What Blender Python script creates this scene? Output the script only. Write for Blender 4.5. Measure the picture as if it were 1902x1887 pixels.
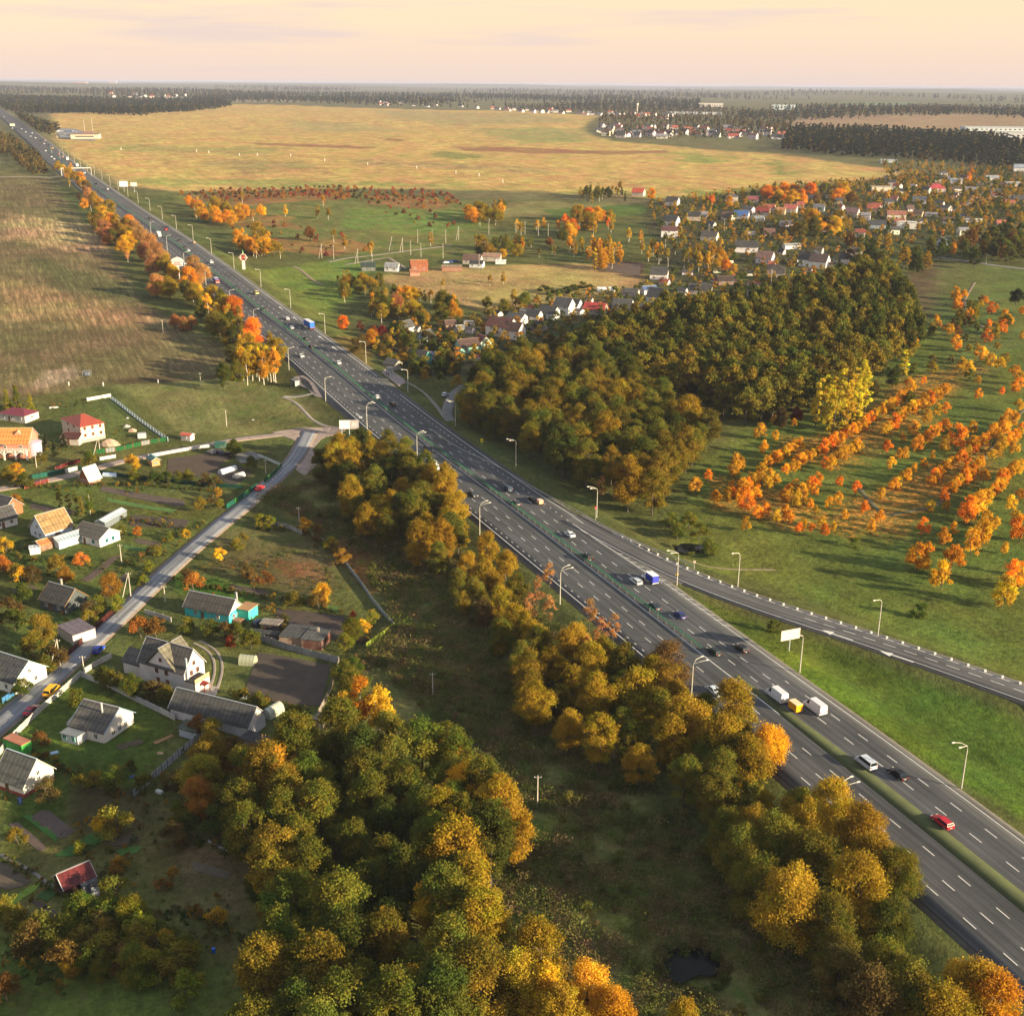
import bpy, bmesh, math, random
import numpy as np
from mathutils import Vector, Matrix
R=math.radians
rng=np.random.default_rng(7); random.seed(7)
for o in list(bpy.data.objects): bpy.data.objects.remove(o)
SC=bpy.context.scene; COL=SC.collection

# ---------------- camera, sky, sun, exposure
CH=135.0; FP=2200.0; YH=155.0; ROLL=0.008
PITCH=math.atan((943.5-YH)/FP)
cd=bpy.data.cameras.new('camera'); cam=bpy.data.objects.new('camera',cd); COL.objects.link(cam)
cam.location=(0,0,CH); cd.sensor_fit='HORIZONTAL'; cd.sensor_width=36; cd.lens=FP/1902*36
cd.clip_start=1; cd.clip_end=90000
cam.matrix_world=Matrix.Translation((0,0,CH))@Matrix.Rotation(math.pi/2-PITCH,4,'X')@Matrix.Rotation(ROLL,4,'Z')
SC.camera=cam
SUN_EL=R(14); SUN_AZ=R(-24)      # azimuth from +X, towards the viewer
W=bpy.data.worlds.new('World'); SC.world=W; W.use_nodes=True
nt=W.node_tree; nt.nodes.clear()
def N(nt,t,**k):
    n=nt.nodes.new(t)
    for a,b in k.items(): setattr(n,a,b)
    return n
out=N(nt,'ShaderNodeOutputWorld'); bg=N(nt,'ShaderNodeBackground'); bg.inputs[1].default_value=0.088
sky=N(nt,'ShaderNodeTexSky',sky_type='NISHITA'); sky.sun_disc=False; sky.sun_elevation=SUN_EL
sky.sun_rotation=math.pi/2-SUN_AZ; sky.altitude=200; sky.air_density=1.0; sky.dust_density=2.0; sky.ozone_density=1.0
tc=N(nt,'ShaderNodeTexCoord'); sx=N(nt,'ShaderNodeSeparateXYZ'); nt.links.new(tc.outputs['Generated'],sx.inputs[0])
cr=N(nt,'ShaderNodeValToRGB'); nt.links.new(sx.outputs[2],cr.inputs[0])   # evening tint by elevation: rose, peach, then clear sky
e=cr.color_ramp.elements; e[0].position=0.0; e[0].color=(3.9,3.1,2.8,1); e[1].position=1.0; e[1].color=(1.7,2.15,2.75,1)
def ce(p,c): q=e.new(p); q.color=c
ce(0.02,(4.15,3.18,2.6,1)); ce(0.045,(4.45,3.32,2.3,1)); ce(0.085,(4.5,3.4,2.2,1)); ce(0.2,(4.0,3.2,2.5,1)); ce(0.45,(2.4,2.5,2.6,1))
mx=N(nt,'ShaderNodeMix',data_type='RGBA'); mx.inputs[0].default_value=0.88
nt.links.new(sky.outputs[0],mx.inputs[6]); nt.links.new(cr.outputs[0],mx.inputs[7])
# thin streaks of cloud, everywhere round the sky
mp=N(nt,'ShaderNodeMapping'); mp.inputs['Scale'].default_value=(2.6,2.6,34); mp.inputs['Location'].default_value=(0.75,0.3,0.2)
nt.links.new(tc.outputs['Generated'],mp.inputs[0])
nz=N(nt,'ShaderNodeTexNoise'); nz.inputs['Scale'].default_value=1.6; nz.inputs['Detail'].default_value=6; nt.links.new(mp.outputs[0],nz.inputs[0])
cl=N(nt,'ShaderNodeMapRange'); cl.inputs[1].default_value=.56; cl.inputs[2].default_value=.70; cl.inputs[4].default_value=.7; nt.links.new(nz.outputs[0],cl.inputs[0])
mc=N(nt,'ShaderNodeMix',data_type='RGBA'); nt.links.new(cl.outputs[0],mc.inputs[0]); nt.links.new(mx.outputs[2],mc.inputs[6])
mc.inputs[7].default_value=(3.35,2.75,2.65,1)
nt.links.new(mc.outputs[2],bg.inputs[0]); nt.links.new(bg.outputs[0],out.inputs[0])
HAZE=0.000045
sd=bpy.data.lights.new('sun','SUN'); sd.energy=5.0; sd.angle=R(0.55); sd.color=(1.0,0.80,0.50)
sun=bpy.data.objects.new('sun',sd); COL.objects.link(sun)
sdir=Vector((math.cos(SUN_AZ)*math.cos(SUN_EL),math.sin(SUN_AZ)*math.cos(SUN_EL),math.sin(SUN_EL)))
sun.rotation_euler=sdir.to_track_quat('Z','Y').to_euler()
vs=SC.view_settings; vs.view_transform='Standard'; vs.look='None'; vs.exposure=1.5; vs.gamma=1.0; vs.use_curve_mapping=False
SC.cycles.max_bounces=5; SC.cycles.volume_bounces=0; SC.cycles.transparent_max_bounces=4; SC.cycles.diffuse_bounces=3

# ---------------- ray helpers: photo pixel -> ground
TD=np.array([0,200,350,500,700,1000,1300,2000,3000,4500,7000,60000.]); TZ=np.array([0,0,0,7,17,29,37,49,57,62,64,66.])
_d=np.linspace(0,8000,1601); _z=np.interp(_d,TD,TZ); _k=np.hanning(61); _k/=_k.sum()
_z=np.convolve(np.pad(_z,30,mode='edge'),_k,'valid')
def rise(x,y): return np.interp(np.hypot(x,y),np.append(_d,60000.),np.append(_z,66.))
cp,sp=math.cos(PITCH),math.sin(PITCH); cR,sR=math.cos(ROLL),math.sin(ROLL)
def ray(px,py):
    u=(px-951)/FP; v=(943.5-py)/FP
    u,v=u*cR-v*sR,u*sR+v*cR
    return np.array([u,cp+v*sp,-sp+v*cp])
def hit(px,py,zf):
    d=ray(px,py); lo=60.0/math.hypot(d[0],d[1]); t=lo
    while t<60000:
        t2=t*1.03+1
        if CH+d[2]*t2<=zf(d[0]*t2,d[1]*t2):
            for _ in range(22):
                m=(t+t2)/2
                if CH+d[2]*m<=zf(d[0]*m,d[1]*m): t2=m
                else: t=m
            return np.array([d[0]*t,d[1]*t])
        t=t2
    return np.array([d[0]*t,d[1]*t])
def G0(px,py,z=0): return hit(px,py,lambda x,y: rise(x,y)+z)
# ---------------- highway centre line and cross section
MPX=[(20,222),(60,254),(110,297),(150,329),(190,358),(247,399),(323,450),(410,516),(486,576),(542,618),(613,673),(704,750),(789,818),(921,914),(1029,996),(1104,1053),(1249,1163),(1352,1245),(1560,1401),(1811,1602),(1902,1676)]
MW=np.array([G0(*q) for q in MPX])
a,b=MW[-2],MW[-1]; MW=np.vstack([MW,b+(b-a)*1.5,b+(b-a)*4]); a,b=MW[1],MW[0]; MW=np.vstack([b+(b-a)/np.linalg.norm(b-a)*3500,MW])
def resample(P,step,smooth=0):
    P=np.asarray(P,float); s=np.r_[0,np.cumsum(np.linalg.norm(np.diff(P,axis=0),axis=1))]
    n=max(2,int(s[-1]/step)+1); q=np.linspace(0,s[-1],n)
    Q=np.c_[np.interp(q,s,P[:,0]),np.interp(q,s,P[:,1])]
    if smooth and n>smooth*2:
        k=np.hanning(smooth*2+3)[1:-1]; k/=k.sum(); h=smooth
        E0=Q[0]-(Q[1:h+1][::-1]-Q[0]); E1=Q[-1]-(Q[-h-1:-1][::-1]-Q[-1])
        Z=np.vstack([E0,Q,E1]); Q=np.c_[np.convolve(Z[:,0],k,'valid'),np.convolve(Z[:,1],k,'valid')]
    return Q
HW=resample(MW[::-1],5,11)     # from near to far
def frames(P):
    T=np.gradient(P,axis=0); T/=np.linalg.norm(T,axis=1)[:,None]
    return T,np.c_[T[:,1],-T[:,0]]      # tangent, right normal
HT,HN=frames(HW)
def seg_dist(X,Y,P):
    best=np.full(np.shape(X),1e9)
    for a,b in zip(P[:-1],P[1:]):
        d=b-a; L=d@d+1e-9
        t=np.clip(((X-a[0])*d[0]+(Y-a[1])*d[1])/L,0,1)
        best=np.minimum(best,np.hypot(X-a[0]-t*d[0],Y-a[1]-t*d[1]))
    return best
RAMPPX=[(1060,962),(1120,992),(1190,1030),(1240,1054),(1295,1079),(1330,1093),(1437,1131),(1551,1167),(1662,1203),(1763,1238),(1860,1272),(1902,1287)]
RW=np.array([G0(*q) for q in RAMPPX]); RW=np.vstack([RW,RW[-1]+(RW[-1]-RW[-2])*3]); RP=resample(RW,5,4)
HWc=HW[::5]; RPc=RP[::5]
def ss(a,b,x): t=np.clip((x-a)/(b-a),0,1); return t*t*(3-2*t)
def vnoise(x,y,s,seed):
    r=np.random.default_rng(seed); T=r.random((256,256))
    x=np.asarray(x)/s; y=np.asarray(y)/s; i=np.floor(x).astype(int); j=np.floor(y).astype(int)
    f=x-i; g=y-j; f=f*f*(3-2*f); g=g*g*(3-2*g)
    A=T[i%256,j%256]; B=T[(i+1)%256,j%256]; C_=T[i%256,(j+1)%256]; D=T[(i+1)%256,(j+1)%256]
    return (A*(1-f)+B*f)*(1-g)+(C_*(1-f)+D*f)*g
PONDPX=[(1282,1792),(1290,1022)]
PONDS=[]
def height(x,y):
    x=np.asarray(x,float); y=np.asarray(y,float)
    d1=seg_dist(x,y,HWc); d2=seg_dist(x,y,RPc)
    bank=-2.2*ss(19,30,d1)*ss(6,15,d2)
    dd=np.hypot(x,y); away=ss(40,140,d1)
    roll=away*ss(500,1100,dd)*( (vnoise(x,y,260,1)-.5)*7+(vnoise(x,y,90,2)-.5)*2.0+(vnoise(x,y,620,3)-.5)*10)
    sm=ss(24,40,d1)*ss(10,22,d2)*((vnoise(x,y,14,4)-.5)*.5)*ss(700,500,dd)
    hills=ss(5500,9000,dd)*np.maximum(0,vnoise(x,y,2600,5)-.45)*90
    z=rise(x,y)+bank+roll+sm+hills
    for c,r in PONDS: z=z-1.6*ss(r*1.35,r*.8,np.hypot((x-c[0]),(y-c[1])))
    return z
def G(px,py):
    p=G0(px,py,-2.2)
    for _ in range(2):
        z=float(height(p[0],p[1])-rise(p[0],p[1])); p=G0(px,py,z)
    return p
def G3(px,py,up=0):
    p=G(px,py); return Vector((p[0],p[1],float(height(p[0],p[1]))+up))
PONDS=[(G(1284,1795),5.5),(G(1286,1018),5.5)]
def gz(x,y): return float(height(x,y))

# ---------------- mesh and object helpers
def tag(o,label=None,cat=None,group=None,kind=None):
    for k,v in (('label',label),('category',cat),('group',group),('kind',kind)):
        if v: o[k]=v
    return o
def link(name,me,mat=None,parent=None,color=None,loc=None,rz=None):
    o=bpy.data.objects.new(name,me); COL.objects.link(o)
    if parent: o.parent=parent
    if mat:
        me.materials.clear()
        for m in (mat if isinstance(mat,(list,tuple)) else [mat]): me.materials.append(m)
    if color: o.color=(*color[:3],color[3] if len(color)>3 else 1)
    if loc is not None: o.location=loc
    if rz is not None: o.rotation_euler=(0,0,rz)
    return o
def empty(name,loc,rz=0,**k):
    o=bpy.data.objects.new(name,None); COL.objects.link(o); o.location=loc; o.rotation_euler=(0,0,rz)
    o.empty_display_size=.5; tag(o,**k); return o
def copy_tree(o,parent=None):
    c=o.copy(); COL.objects.link(c); c.parent=parent
    for ch in KIDS.get(o.name,[]) or o.children: copy_tree(ch,c)
    return c
KIDS={}
class MB:
    def __init__(s): s.v=[]; s.f=[]; s.m=[]
    def add(s,v,f,m=0):
        n=len(s.v); s.v+= [tuple(q) for q in v]; s.f+=[tuple(i+n for i in q) for q in f]; s.m+=[m]*len(f); return s
    def box(s,cx,cy,cz,lx,ly,lz,rz=0,m=0):     # cz = bottom
        c,k=math.cos(rz),math.sin(rz); v=[]
        for z in (cz,cz+lz):
            for x,y in ((-lx/2,-ly/2),(lx/2,-ly/2),(lx/2,ly/2),(-lx/2,ly/2)): v.append((cx+x*c-y*k,cy+x*k+y*c,z))
        return s.add(v,[(3,2,1,0),(4,5,6,7),(0,1,5,4),(1,2,6,5),(2,3,7,6),(3,0,4,7)],m)
    def tube(s,p,q,r0,r1,n=6,m=0,cap=True):
        p=Vector(p); q=Vector(q); d=(q-p).normalized(); a=d.orthogonal().normalized(); b=d.cross(a); v=[]
        for c,r in ((p,r0),(q,r1)):
            for i in range(n):
                t=2*math.pi*i/n; v.append(c+a*math.cos(t)*r+b*math.sin(t)*r)
        f=[(i,(i+1)%n,n+(i+1)%n,n+i) for i in range(n)]
        if cap: f+=[tuple(range(n))[::-1],tuple(range(n,2*n))]
        return s.add(v,f,m)
    def path(s,pts,rs,n=6,m=0):
        for i in range(len(pts)-1): s.tube(pts[i],pts[i+1],rs[i],rs[i+1],n,m)
        return s
    def extr(s,prof,w,m=0):                 # side outline (x,z) pulled across y; w(z) half width
        n=len(prof); v=[(x,-w(z),z) for x,z in prof]+[(x,w(z),z) for x,z in prof]
        f=[tuple(range(n)),tuple(range(n,2*n))[::-1]]+[((i+1)%n,i,n+i,n+(i+1)%n) for i in range(n)]
        return s.add(v,f,m)
    def mesh(s,name='m',mats=None):
        me=bpy.data.meshes.new(name); me.from_pydata(s.v,[],s.f)
        if mats:
            for q in mats: me.materials.append(q)
            me.polygons.foreach_set('material_index',s.m)
        me.update(); return me
    def build(s,name,mat,parent=None,color=None,**k):
        me=s.mesh(name,mat if isinstance(mat,(list,tuple)) else None)
        return link(name,me,None if isinstance(mat,(list,tuple)) else mat,parent,color,**k)
def np_mesh(name,V,F,attrs=None,smooth=False):
    me=bpy.data.meshes.new(name); V=np.asarray(V,np.float32); F=np.asarray(F,np.int32); k=F.shape[1]
    me.vertices.add(len(V)); me.vertices.foreach_set('co',V.ravel())
    me.loops.add(F.size); me.loops.foreach_set('vertex_index',F.ravel())
    me.polygons.add(len(F)); me.polygons.foreach_set('loop_start',np.arange(len(F),dtype=np.int32)*k)
    me.polygons.foreach_set('loop_total',np.full(len(F),k,np.int32))
    if smooth: me.polygons.foreach_set('use_smooth',np.ones(len(F),bool))
    for n,(dom,typ,data) in (attrs or {}).items():
        at=me.attributes.new(n,typ,dom); at.data.foreach_set('color' if 'COLOR' in typ else 'value',np.asarray(data,np.float32).ravel())
    me.update(); me.validate(); return me

# ---------------- materials
def mat(name,fn):
    m=bpy.data.materials.new(name); m.use_nodes=True; t=m.node_tree; t.nodes.clear()
    o=N(t,'ShaderNodeOutputMaterial'); p=N(t,'ShaderNodeBsdfPrincipled'); t.links.new(p.outputs[0],o.inputs[0]); fn(t,p,o); return m
def L(t,a,b): t.links.new(a,b)
def noise(t,scale,detail=4,vec=None,rough=.55):
    n=N(t,'ShaderNodeTexNoise'); n.inputs['Scale'].default_value=scale; n.inputs['Detail'].default_value=detail; n.inputs['Roughness'].default_value=rough
    if vec: L(t,vec,n.inputs[0])
    return n.outputs[0]
def rng_(t,v,a,b,c,d):
    n=N(t,'ShaderNodeMapRange'); L(t,v,n.inputs[0])
    for i,q in enumerate((a,b,c,d)): n.inputs[i+1].default_value=q
    return n.outputs[0]
def math_(t,op,a,b):
    n=N(t,'ShaderNodeMath',operation=op)
    for i,q in enumerate((a,b)):
        if isinstance(q,(int,float)): n.inputs[i].default_value=q
        else: L(t,q,n.inputs[i])
    return n.outputs[0]
def mixc(t,f,a,b,blend='MIX'):
    n=N(t,'ShaderNodeMix',data_type='RGBA',blend_type=blend)
    for i,q in ((0,f),(6,a),(7,b)):
        if isinstance(q,(int,float)): n.inputs[i].default_value=q
        elif isinstance(q,tuple): n.inputs[i].default_value=(*q,1) if len(q)==3 else q
        else: L(t,q,n.inputs[i])
    return n.outputs[2]
def scalec(t,col,f):
    n=N(t,'ShaderNodeVectorMath',operation='SCALE'); L(t,col,n.inputs[0]); L(t,f,n.inputs['Scale']); return n.outputs[0]
def bump(t,p,hgt,dist,st=1):
    b=N(t,'ShaderNodeBump'); b.inputs['Distance'].default_value=dist; b.inputs['Strength'].default_value=st; L(t,hgt,b.inputs['Height']); L(t,b.outputs[0],p.inputs['Normal'])
def objpos(t): return N(t,'ShaderNodeTexCoord').outputs['Object']
def tinted(name,rough=.8,scale=1.2,lo=.8,hi=1.15,metal=0,wave=None,stain=None,spec=.3):
    def fn(t,p,o):
        oi=N(t,'ShaderNodeObjectInfo'); pos=objpos(t)
        c=scalec(t,oi.outputs['Color'],rng_(t,noise(t,scale,6,pos),.3,.7,lo,hi))
        if stain: c=mixc(t,rng_(t,noise(t,.45,5,pos,.7),.5,.72,0,.55),c,stain)
        L(t,c,p.inputs['Base Color']); p.inputs['Roughness'].default_value=rough; p.inputs['Metallic'].default_value=metal
        p.inputs['Specular IOR Level'].default_value=spec
        if wave:
            w=N(t,'ShaderNodeTexWave',bands_direction=wave); w.inputs['Scale'].default_value=1.6; w.inputs['Distortion'].default_value=.0; L(t,pos,w.inputs[0]); bump(t,p,w.outputs[0],.05); w2=N(t,'ShaderNodeTexWave',bands_direction='X'); w2.inputs['Scale'].default_value=.28; w2.inputs['Distortion'].default_value=1.2; L(t,pos,w2.inputs[0]); w3=N(t,'ShaderNodeTexWave',bands_direction='Y'); w3.inputs['Scale'].default_value=.19; w3.inputs['Distortion'].default_value=.6; L(t,pos,w3.inputs[0]); c=scalec(t,c,math_(t,'MULTIPLY',rng_(t,w2.outputs[0],.0,1,.80,1.14),rng_(t,w3.outputs[0],0,.25,.72,1.03))); L(t,c,p.inputs['Base Color'])
    return mat(name,fn)
M={}
M['plaster']=tinted('painted plaster',.85,.9,.86,1.08,stain=(.30,.27,.24))
M['roof']=tinted('roof sheet',.62,.7,.7,1.25,wave='X',stain=(.10,.10,.07))
M['metal_roof']=tinted('painted metal roof',.42,.6,.85,1.1,wave='X')
M['wood']=tinted('weathered wood',.85,2.5,.6,1.3)
M['concrete']=tinted('concrete',.9,1.6,.75,1.15,stain=(.16,.15,.12))
M['paint']=tinted('car paint',.3,.3,.97,1.03,spec=.25)
M['metal']=tinted('galvanised metal',.5,2,.85,1.1,.2)
M['plastic']=tinted('plain plastic',.5,3,.9,1.1)
M['stone']=tinted('loose stone',.9,3,.6,1.2)
def f(t,p,o): p.inputs['Base Color'].default_value=(.012,.018,.024,1); p.inputs['Roughness'].default_value=.06; p.inputs['Specular IOR Level'].default_value=.7
M['glass']=mat('dark glass',f)
def f(t,p,o): p.inputs['Base Color'].default_value=(.02,.02,.02,1); p.inputs['Roughness'].default_value=.8
M['tyre']=mat('tyre rubber',f)
def f(t,p,o):
    oi=N(t,'ShaderNodeObjectInfo'); L(t,oi.outputs['Color'],p.inputs['Base Color']); p.inputs['Roughness'].default_value=.2
M['lens']=mat('lamp lens',f)
def f(t,p,o):      # greenhouse film
    oi=N(t,'ShaderNodeObjectInfo'); L(t,oi.outputs['Color'],p.inputs['Base Color']); p.inputs['Roughness'].default_value=.25; p.inputs['Alpha'].default_value=.9
M['film']=mat('greenhouse film',f)
def f(t,p,o):
    pos=objpos(t); oi=N(t,'ShaderNodeObjectInfo'); c=scalec(t,oi.outputs['Color'],rng_(t,noise(t,3,5,pos),.3,.7,.6,1.3))
    L(t,c,p.inputs['Base Color']); p.inputs['Roughness'].default_value=.95; bump(t,p,noise(t,9,4,pos),.03)
M['bark']=mat('bark',f)
def f(t,p,o):
    pos=objpos(t); mp=N(t,'ShaderNodeMapping'); mp.inputs['Scale'].default_value=(1,1,3); L(t,pos,mp.inputs[0])
    c=mixc(t,rng_(t,noise(t,1.6,5,mp.outputs[0],.7),.56,.62,0,1),(.62,.58,.52),(.05,.045,.04)); L(t,c,p.inputs['Base Color']); p.inputs['Roughness'].default_value=.8
M['birch']=mat('birch bark',f)
def leafmat(name,tr=.38,mass=False):
    def fn(t,p,o):
        oi=N(t,'ShaderNodeObjectInfo'); ca,al=oi.outputs['Color'],oi.outputs['Alpha']
        if mass: sa=N(t,'ShaderNodeAttribute',attribute_name='scol'); ca,al=sa.outputs['Color'],sa.outputs['Alpha']
        pos=objpos(t)
        at=N(t,'ShaderNodeAttribute',attribute_name='lv'); rnd=oi.outputs['Random']
        ad=N(t,'ShaderNodeVectorMath',operation='ADD'); L(t,pos,ad.inputs[0]); sc=N(t,'ShaderNodeCombineXYZ'); L(t,math_(t,'MULTIPLY',rnd,50),sc.inputs[0]); L(t,sc.outputs[0],ad.inputs[1])
        nz=noise(t,.28,3,ad.outputs[0])
        hsv=N(t,'ShaderNodeHueSaturation'); L(t,ca,hsv.inputs['Color'])
        hue=math_(t,'ADD',math_(t,'ADD',rng_(t,at.outputs['Fac'],0,1,-.012,.012),rng_(t,nz,.35,.65,.016,-.02)),rng_(t,rnd,0,1,.485,.515)); L(t,hue,hsv.inputs['Hue'])
        val=math_(t,'MULTIPLY',rng_(t,at.outputs['Fac'],0,1,.62,1.35),rng_(t,math_(t,'FRACT',math_(t,'MULTIPLY',rnd,7.3),0),0,1,.82,1.2)); L(t,val,hsv.inputs['Value'])
        hsv.inputs['Saturation'].default_value=1.0
        # leaves on some boughs have turned: alpha of the object colour says how many
        turned=math_(t,'MULTIPLY',rng_(t,nz,.42,.6,0,1),al)
        c=mixc(t,turned,hsv.outputs[0],scalec(t,N_rgb(t,(.42,.27,.028)),val))
        t.nodes.remove(p); d=N(t,'ShaderNodeBsdfDiffuse'); r=N(t,'ShaderNodeBsdfTranslucent'); m=N(t,'ShaderNodeMixShader'); m.inputs[0].default_value=tr
        L(t,c,d.inputs[0]); L(t,c,r.inputs[0]); L(t,d.outputs[0],m.inputs[1]); L(t,r.outputs[0],m.inputs[2]); L(t,m.outputs[0],o.inputs[0])
    return mat(name,fn)
def N_rgb(t,c): n=N(t,'ShaderNodeRGB'); n.outputs[0].default_value=(*c,1); return n.outputs[0]
M['leaf']=leafmat('autumn leaves'); M['leaf_mass']=leafmat('leaves of the masses',mass=True); M['needle']=leafmat('needles',.1)
def f(t,p,o):   # asphalt: wheel tracks run along the lanes (uv: u along, v across), repairs and stains
    uv=N(t,'ShaderNodeUVMap',uv_map='uv').outputs[0]; sx=N(t,'ShaderNodeSeparateXYZ'); L(t,uv,sx.inputs[0]); pos=objpos(t)
    cb=N(t,'ShaderNodeCombineXYZ'); L(t,math_(t,'MULTIPLY',sx.outputs[0],.02),cb.inputs[0]); L(t,sx.outputs[1],cb.inputs[1])
    st=noise(t,.9,5,cb.outputs[0],.6)
    lane=math_(t,'COSINE',math_(t,'MULTIPLY',sx.outputs[1],2*math.pi/1.8),0)
    v=math_(t,'MULTIPLY',rng_(t,st,.3,.7,.62,1.4),rng_(t,lane,-1,1,.84,1.1))
    v=math_(t,'MULTIPLY',v,rng_(t,noise(t,.05,6,pos,.65),.3,.7,.75,1.25)); v=math_(t,'MULTIPLY',v,rng_(t,noise(t,.11,3,cb.outputs[0],.5),.60,.64,1,.72)); v=math_(t,'MULTIPLY',v,rng_(t,noise(t,.35,8,pos,.8),.62,.70,1,.7)); v=math_(t,'MULTIPLY',v,rng_(t,noise(t,5,3,pos),.2,.8,.85,1.15))
    oi=N(t,'ShaderNodeObjectInfo'); L(t,scalec(t,oi.outputs['Color'],v),p.inputs['Base Color']); p.inputs['Roughness'].default_value=.85; p.inputs['Specular IOR Level'].default_value=.25
M['asphalt']=mat('asphalt',f)
def f(t,p,o):
    pos=objpos(t); c=mixc(t,rng_(t,noise(t,2.2,6,pos,.7),.55,.7,0,.75),(.62,.62,.6),(.12,.12,.12)); L(t,c,p.inputs['Base Color']); p.inputs['Roughness'].default_value=.6
M['marking']=mat('road paint',f)
def f(t,p,o):
    pos=objpos(t); oi=N(t,'ShaderNodeObjectInfo')
    v=math_(t,'MULTIPLY',rng_(t,noise(t,.35,6,pos,.7),.3,.7,.75,1.25),rng_(t,noise(t,6,3,pos),.3,.7,.85,1.15)); L(t,scalec(t,oi.outputs['Color'],v),p.inputs['Base Color']); p.inputs['Roughness'].default_value=.95; bump(t,p,noise(t,4,5,pos),.06)
M['gravel']=mat('gravel and soil',f)
def f(t,p,o):
    p.inputs['Base Color'].default_value=(.006,.008,.007,1); p.inputs['Roughness'].default_value=.1; p.inputs['IOR'].default_value=1.2; bump(t,p,noise(t,1.5,3,objpos(t)),.01)
M['water']=mat('still water',f)
# ---------------- the ground: one sheet, land cover painted as vertex colour
def inpoly_sd(X,Y,P):
    ins=np.zeros(X.shape,bool); P=np.asarray(P); n=len(P)
    for i in range(n):
        x0,y0=P[i]; x1,y1=P[(i+1)%n]
        c=((y0>Y)!=(y1>Y)); 
        with np.errstate(divide='ignore',invalid='ignore'): xi=(x1-x0)*(Y-y0)/(y1-y0)+x0
        ins^=c&(X<xi)
    d=seg_dist(X,Y,np.vstack([P,P[:1]])); return np.where(ins,d,-d)
ang=np.r_[np.linspace(-180,-60,13)[:-1],np.linspace(-60,-27,34)[:-1],np.linspace(-27,27,430),np.linspace(27,60,34)[1:],np.linspace(60,180,13)[1:-1]]
rad=np.r_[0.5,30,60,90,115]; rad=np.r_[rad,np.geomspace(120,2600,360)[1:],np.geomspace(2600,45000,150)[1:]]
A_,R_=np.meshgrid(np.radians(ang),rad); GX=R_*np.sin(A_); GY=R_*np.cos(A_); GZ=height(GX,GY)
cov=np.zeros(GX.shape+(4,)); cov[...]=(.080,.090,.028,0)
pat=np.zeros(GX.shape+(4,))      # R furrows, G stubble stripes, B rough grass, A leaf litter
nb=[vnoise(GX,GY,s,20+i) for i,s in enumerate((6,25,90,300))]
brk=(nb[0]-.5)*.6+(nb[1]-.5)
def paint(pts,col,soft=3,rough=0,p=None,amt=1,px=True):
    P=np.array([G(*q) for q in pts]) if px else np.array(pts)
    lo=P.min(0)-soft*3; hi=P.max(0)+soft*3; m=(GX>lo[0])&(GX<hi[0])&(GY>lo[1])&(GY<hi[1])
    if not m.any(): return
    sd=inpoly_sd(GX[m],GY[m],P); w=ss(-soft,soft,sd+brk[m]*rough)*amt
    cov[m]=cov[m]*(1-w[:,None])+np.array((*col,0))*w[:,None]
    if p:
        for i,v in p.items(): pat[m,i]=pat[m,i]*(1-w)+v*w
GREEN=(.055,.082,.016); OLIVE=(.075,.078,.028); TAN=(.47,.325,.115); STRAW=(.20,.155,.062); SOIL=(.050,.036,.028); MEADOW=(.15,.15,.055); BRUSH=(.13,.125,.042); RUST=(.20,.085,.035); PINK=(.27,.185,.12)
paint([(0,158),(1902,158),(1902,330),(0,330)],(.13,.12,.06),80,200)
paint([(-200,345),(-200,150),(2100,150),(2100,480),(1500,400),(600,360)],(.12,.115,.055),30,60,{2:.4})
paint([(95,212),(430,193),(950,206),(1115,215),(1080,240),(1130,262),(1450,288),(1680,318),(1640,348),(1500,352),(1250,368),(1000,356),(600,350),(330,356),(235,345),(150,296),(105,262)],TAN,12,10,{1:1.0})
for q,c in (([(700,205),(1000,212),(1080,226),(860,232),(720,222)],(.30,.26,.12)),([(880,240),(1070,238),(1110,262),(960,268)],(.22,.25,.085)),([(520,222),(700,228),(760,246),(560,244)],(.33,.28,.12)),([(820,282),(900,288),(860,296),(780,290)],(.12,.18,.05)),([(400,300),(560,300),(600,318),(430,322)],(.26,.20,.09)),([(1260,285),(1350,290),(1330,305),(1250,300)],(.15,.24,.05)),([(1430,300),(1460,300),(1470,330),(1440,330)],(.13,.2,.045)),([(1300,355),(1560,342),(1600,350),(1300,366)],(.15,.22,.05)),([(240,342),(620,346),(1000,354),(1240,366),(1240,358),(900,345),(500,335),(240,330)],(.22,.27,.07)),([(200,270),(520,275),(500,285),(200,281)],(.25,.25,.085)),([(640,295),(1050,312),(1000,322),(680,306)],(.31,.22,.11))):
    paint(q,c,14,50,amt=.75)
for q in ([(840,272),(960,274),(1150,281),(1240,280),(1240,284),(1130,288),(980,285),(860,280)],[(470,266),(600,269),(700,273),(690,277),(560,273),(480,270)],[(720,257),(748,259),(745,263),(715,262)],[(100,200),(160,203),(150,206),(100,204)]):
    paint(q,(.27,.14,.07),5,5,{1:.4})
paint([(1500,218),(1902,216),(1950,238),(1800,242),(1560,238),(1440,230)],PINK,15,15,{1:.5})
paint([(1560,192),(1700,190),(1710,197),(1570,199)],(.12,.16,.09),10,10)
paint([(440,182),(560,184),(560,190),(430,190)],(.24,.2,.13),8,5)
paint([(0,331),(88,333),(112,362),(150,408),(188,452),(230,500),(262,560),(330,600),(420,640),(425,690),(340,700),(200,712),(60,736),(-100,750),(-100,331)],(.135,.108,.052),3,3,{0:.75})
paint([(0,395),(160,420),(205,470),(150,470),(0,440)],(.42,.30,.15),8,12,{0:1},.7)  # sunlit band between the tree shadows, painted into the field colour
paint([(0,520),(200,560),(290,600),(160,610),(0,590)],(.32,.22,.10),8,14,{0:1},.6)  # second streak of low sun on the furrows, painted as lighter ground
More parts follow.
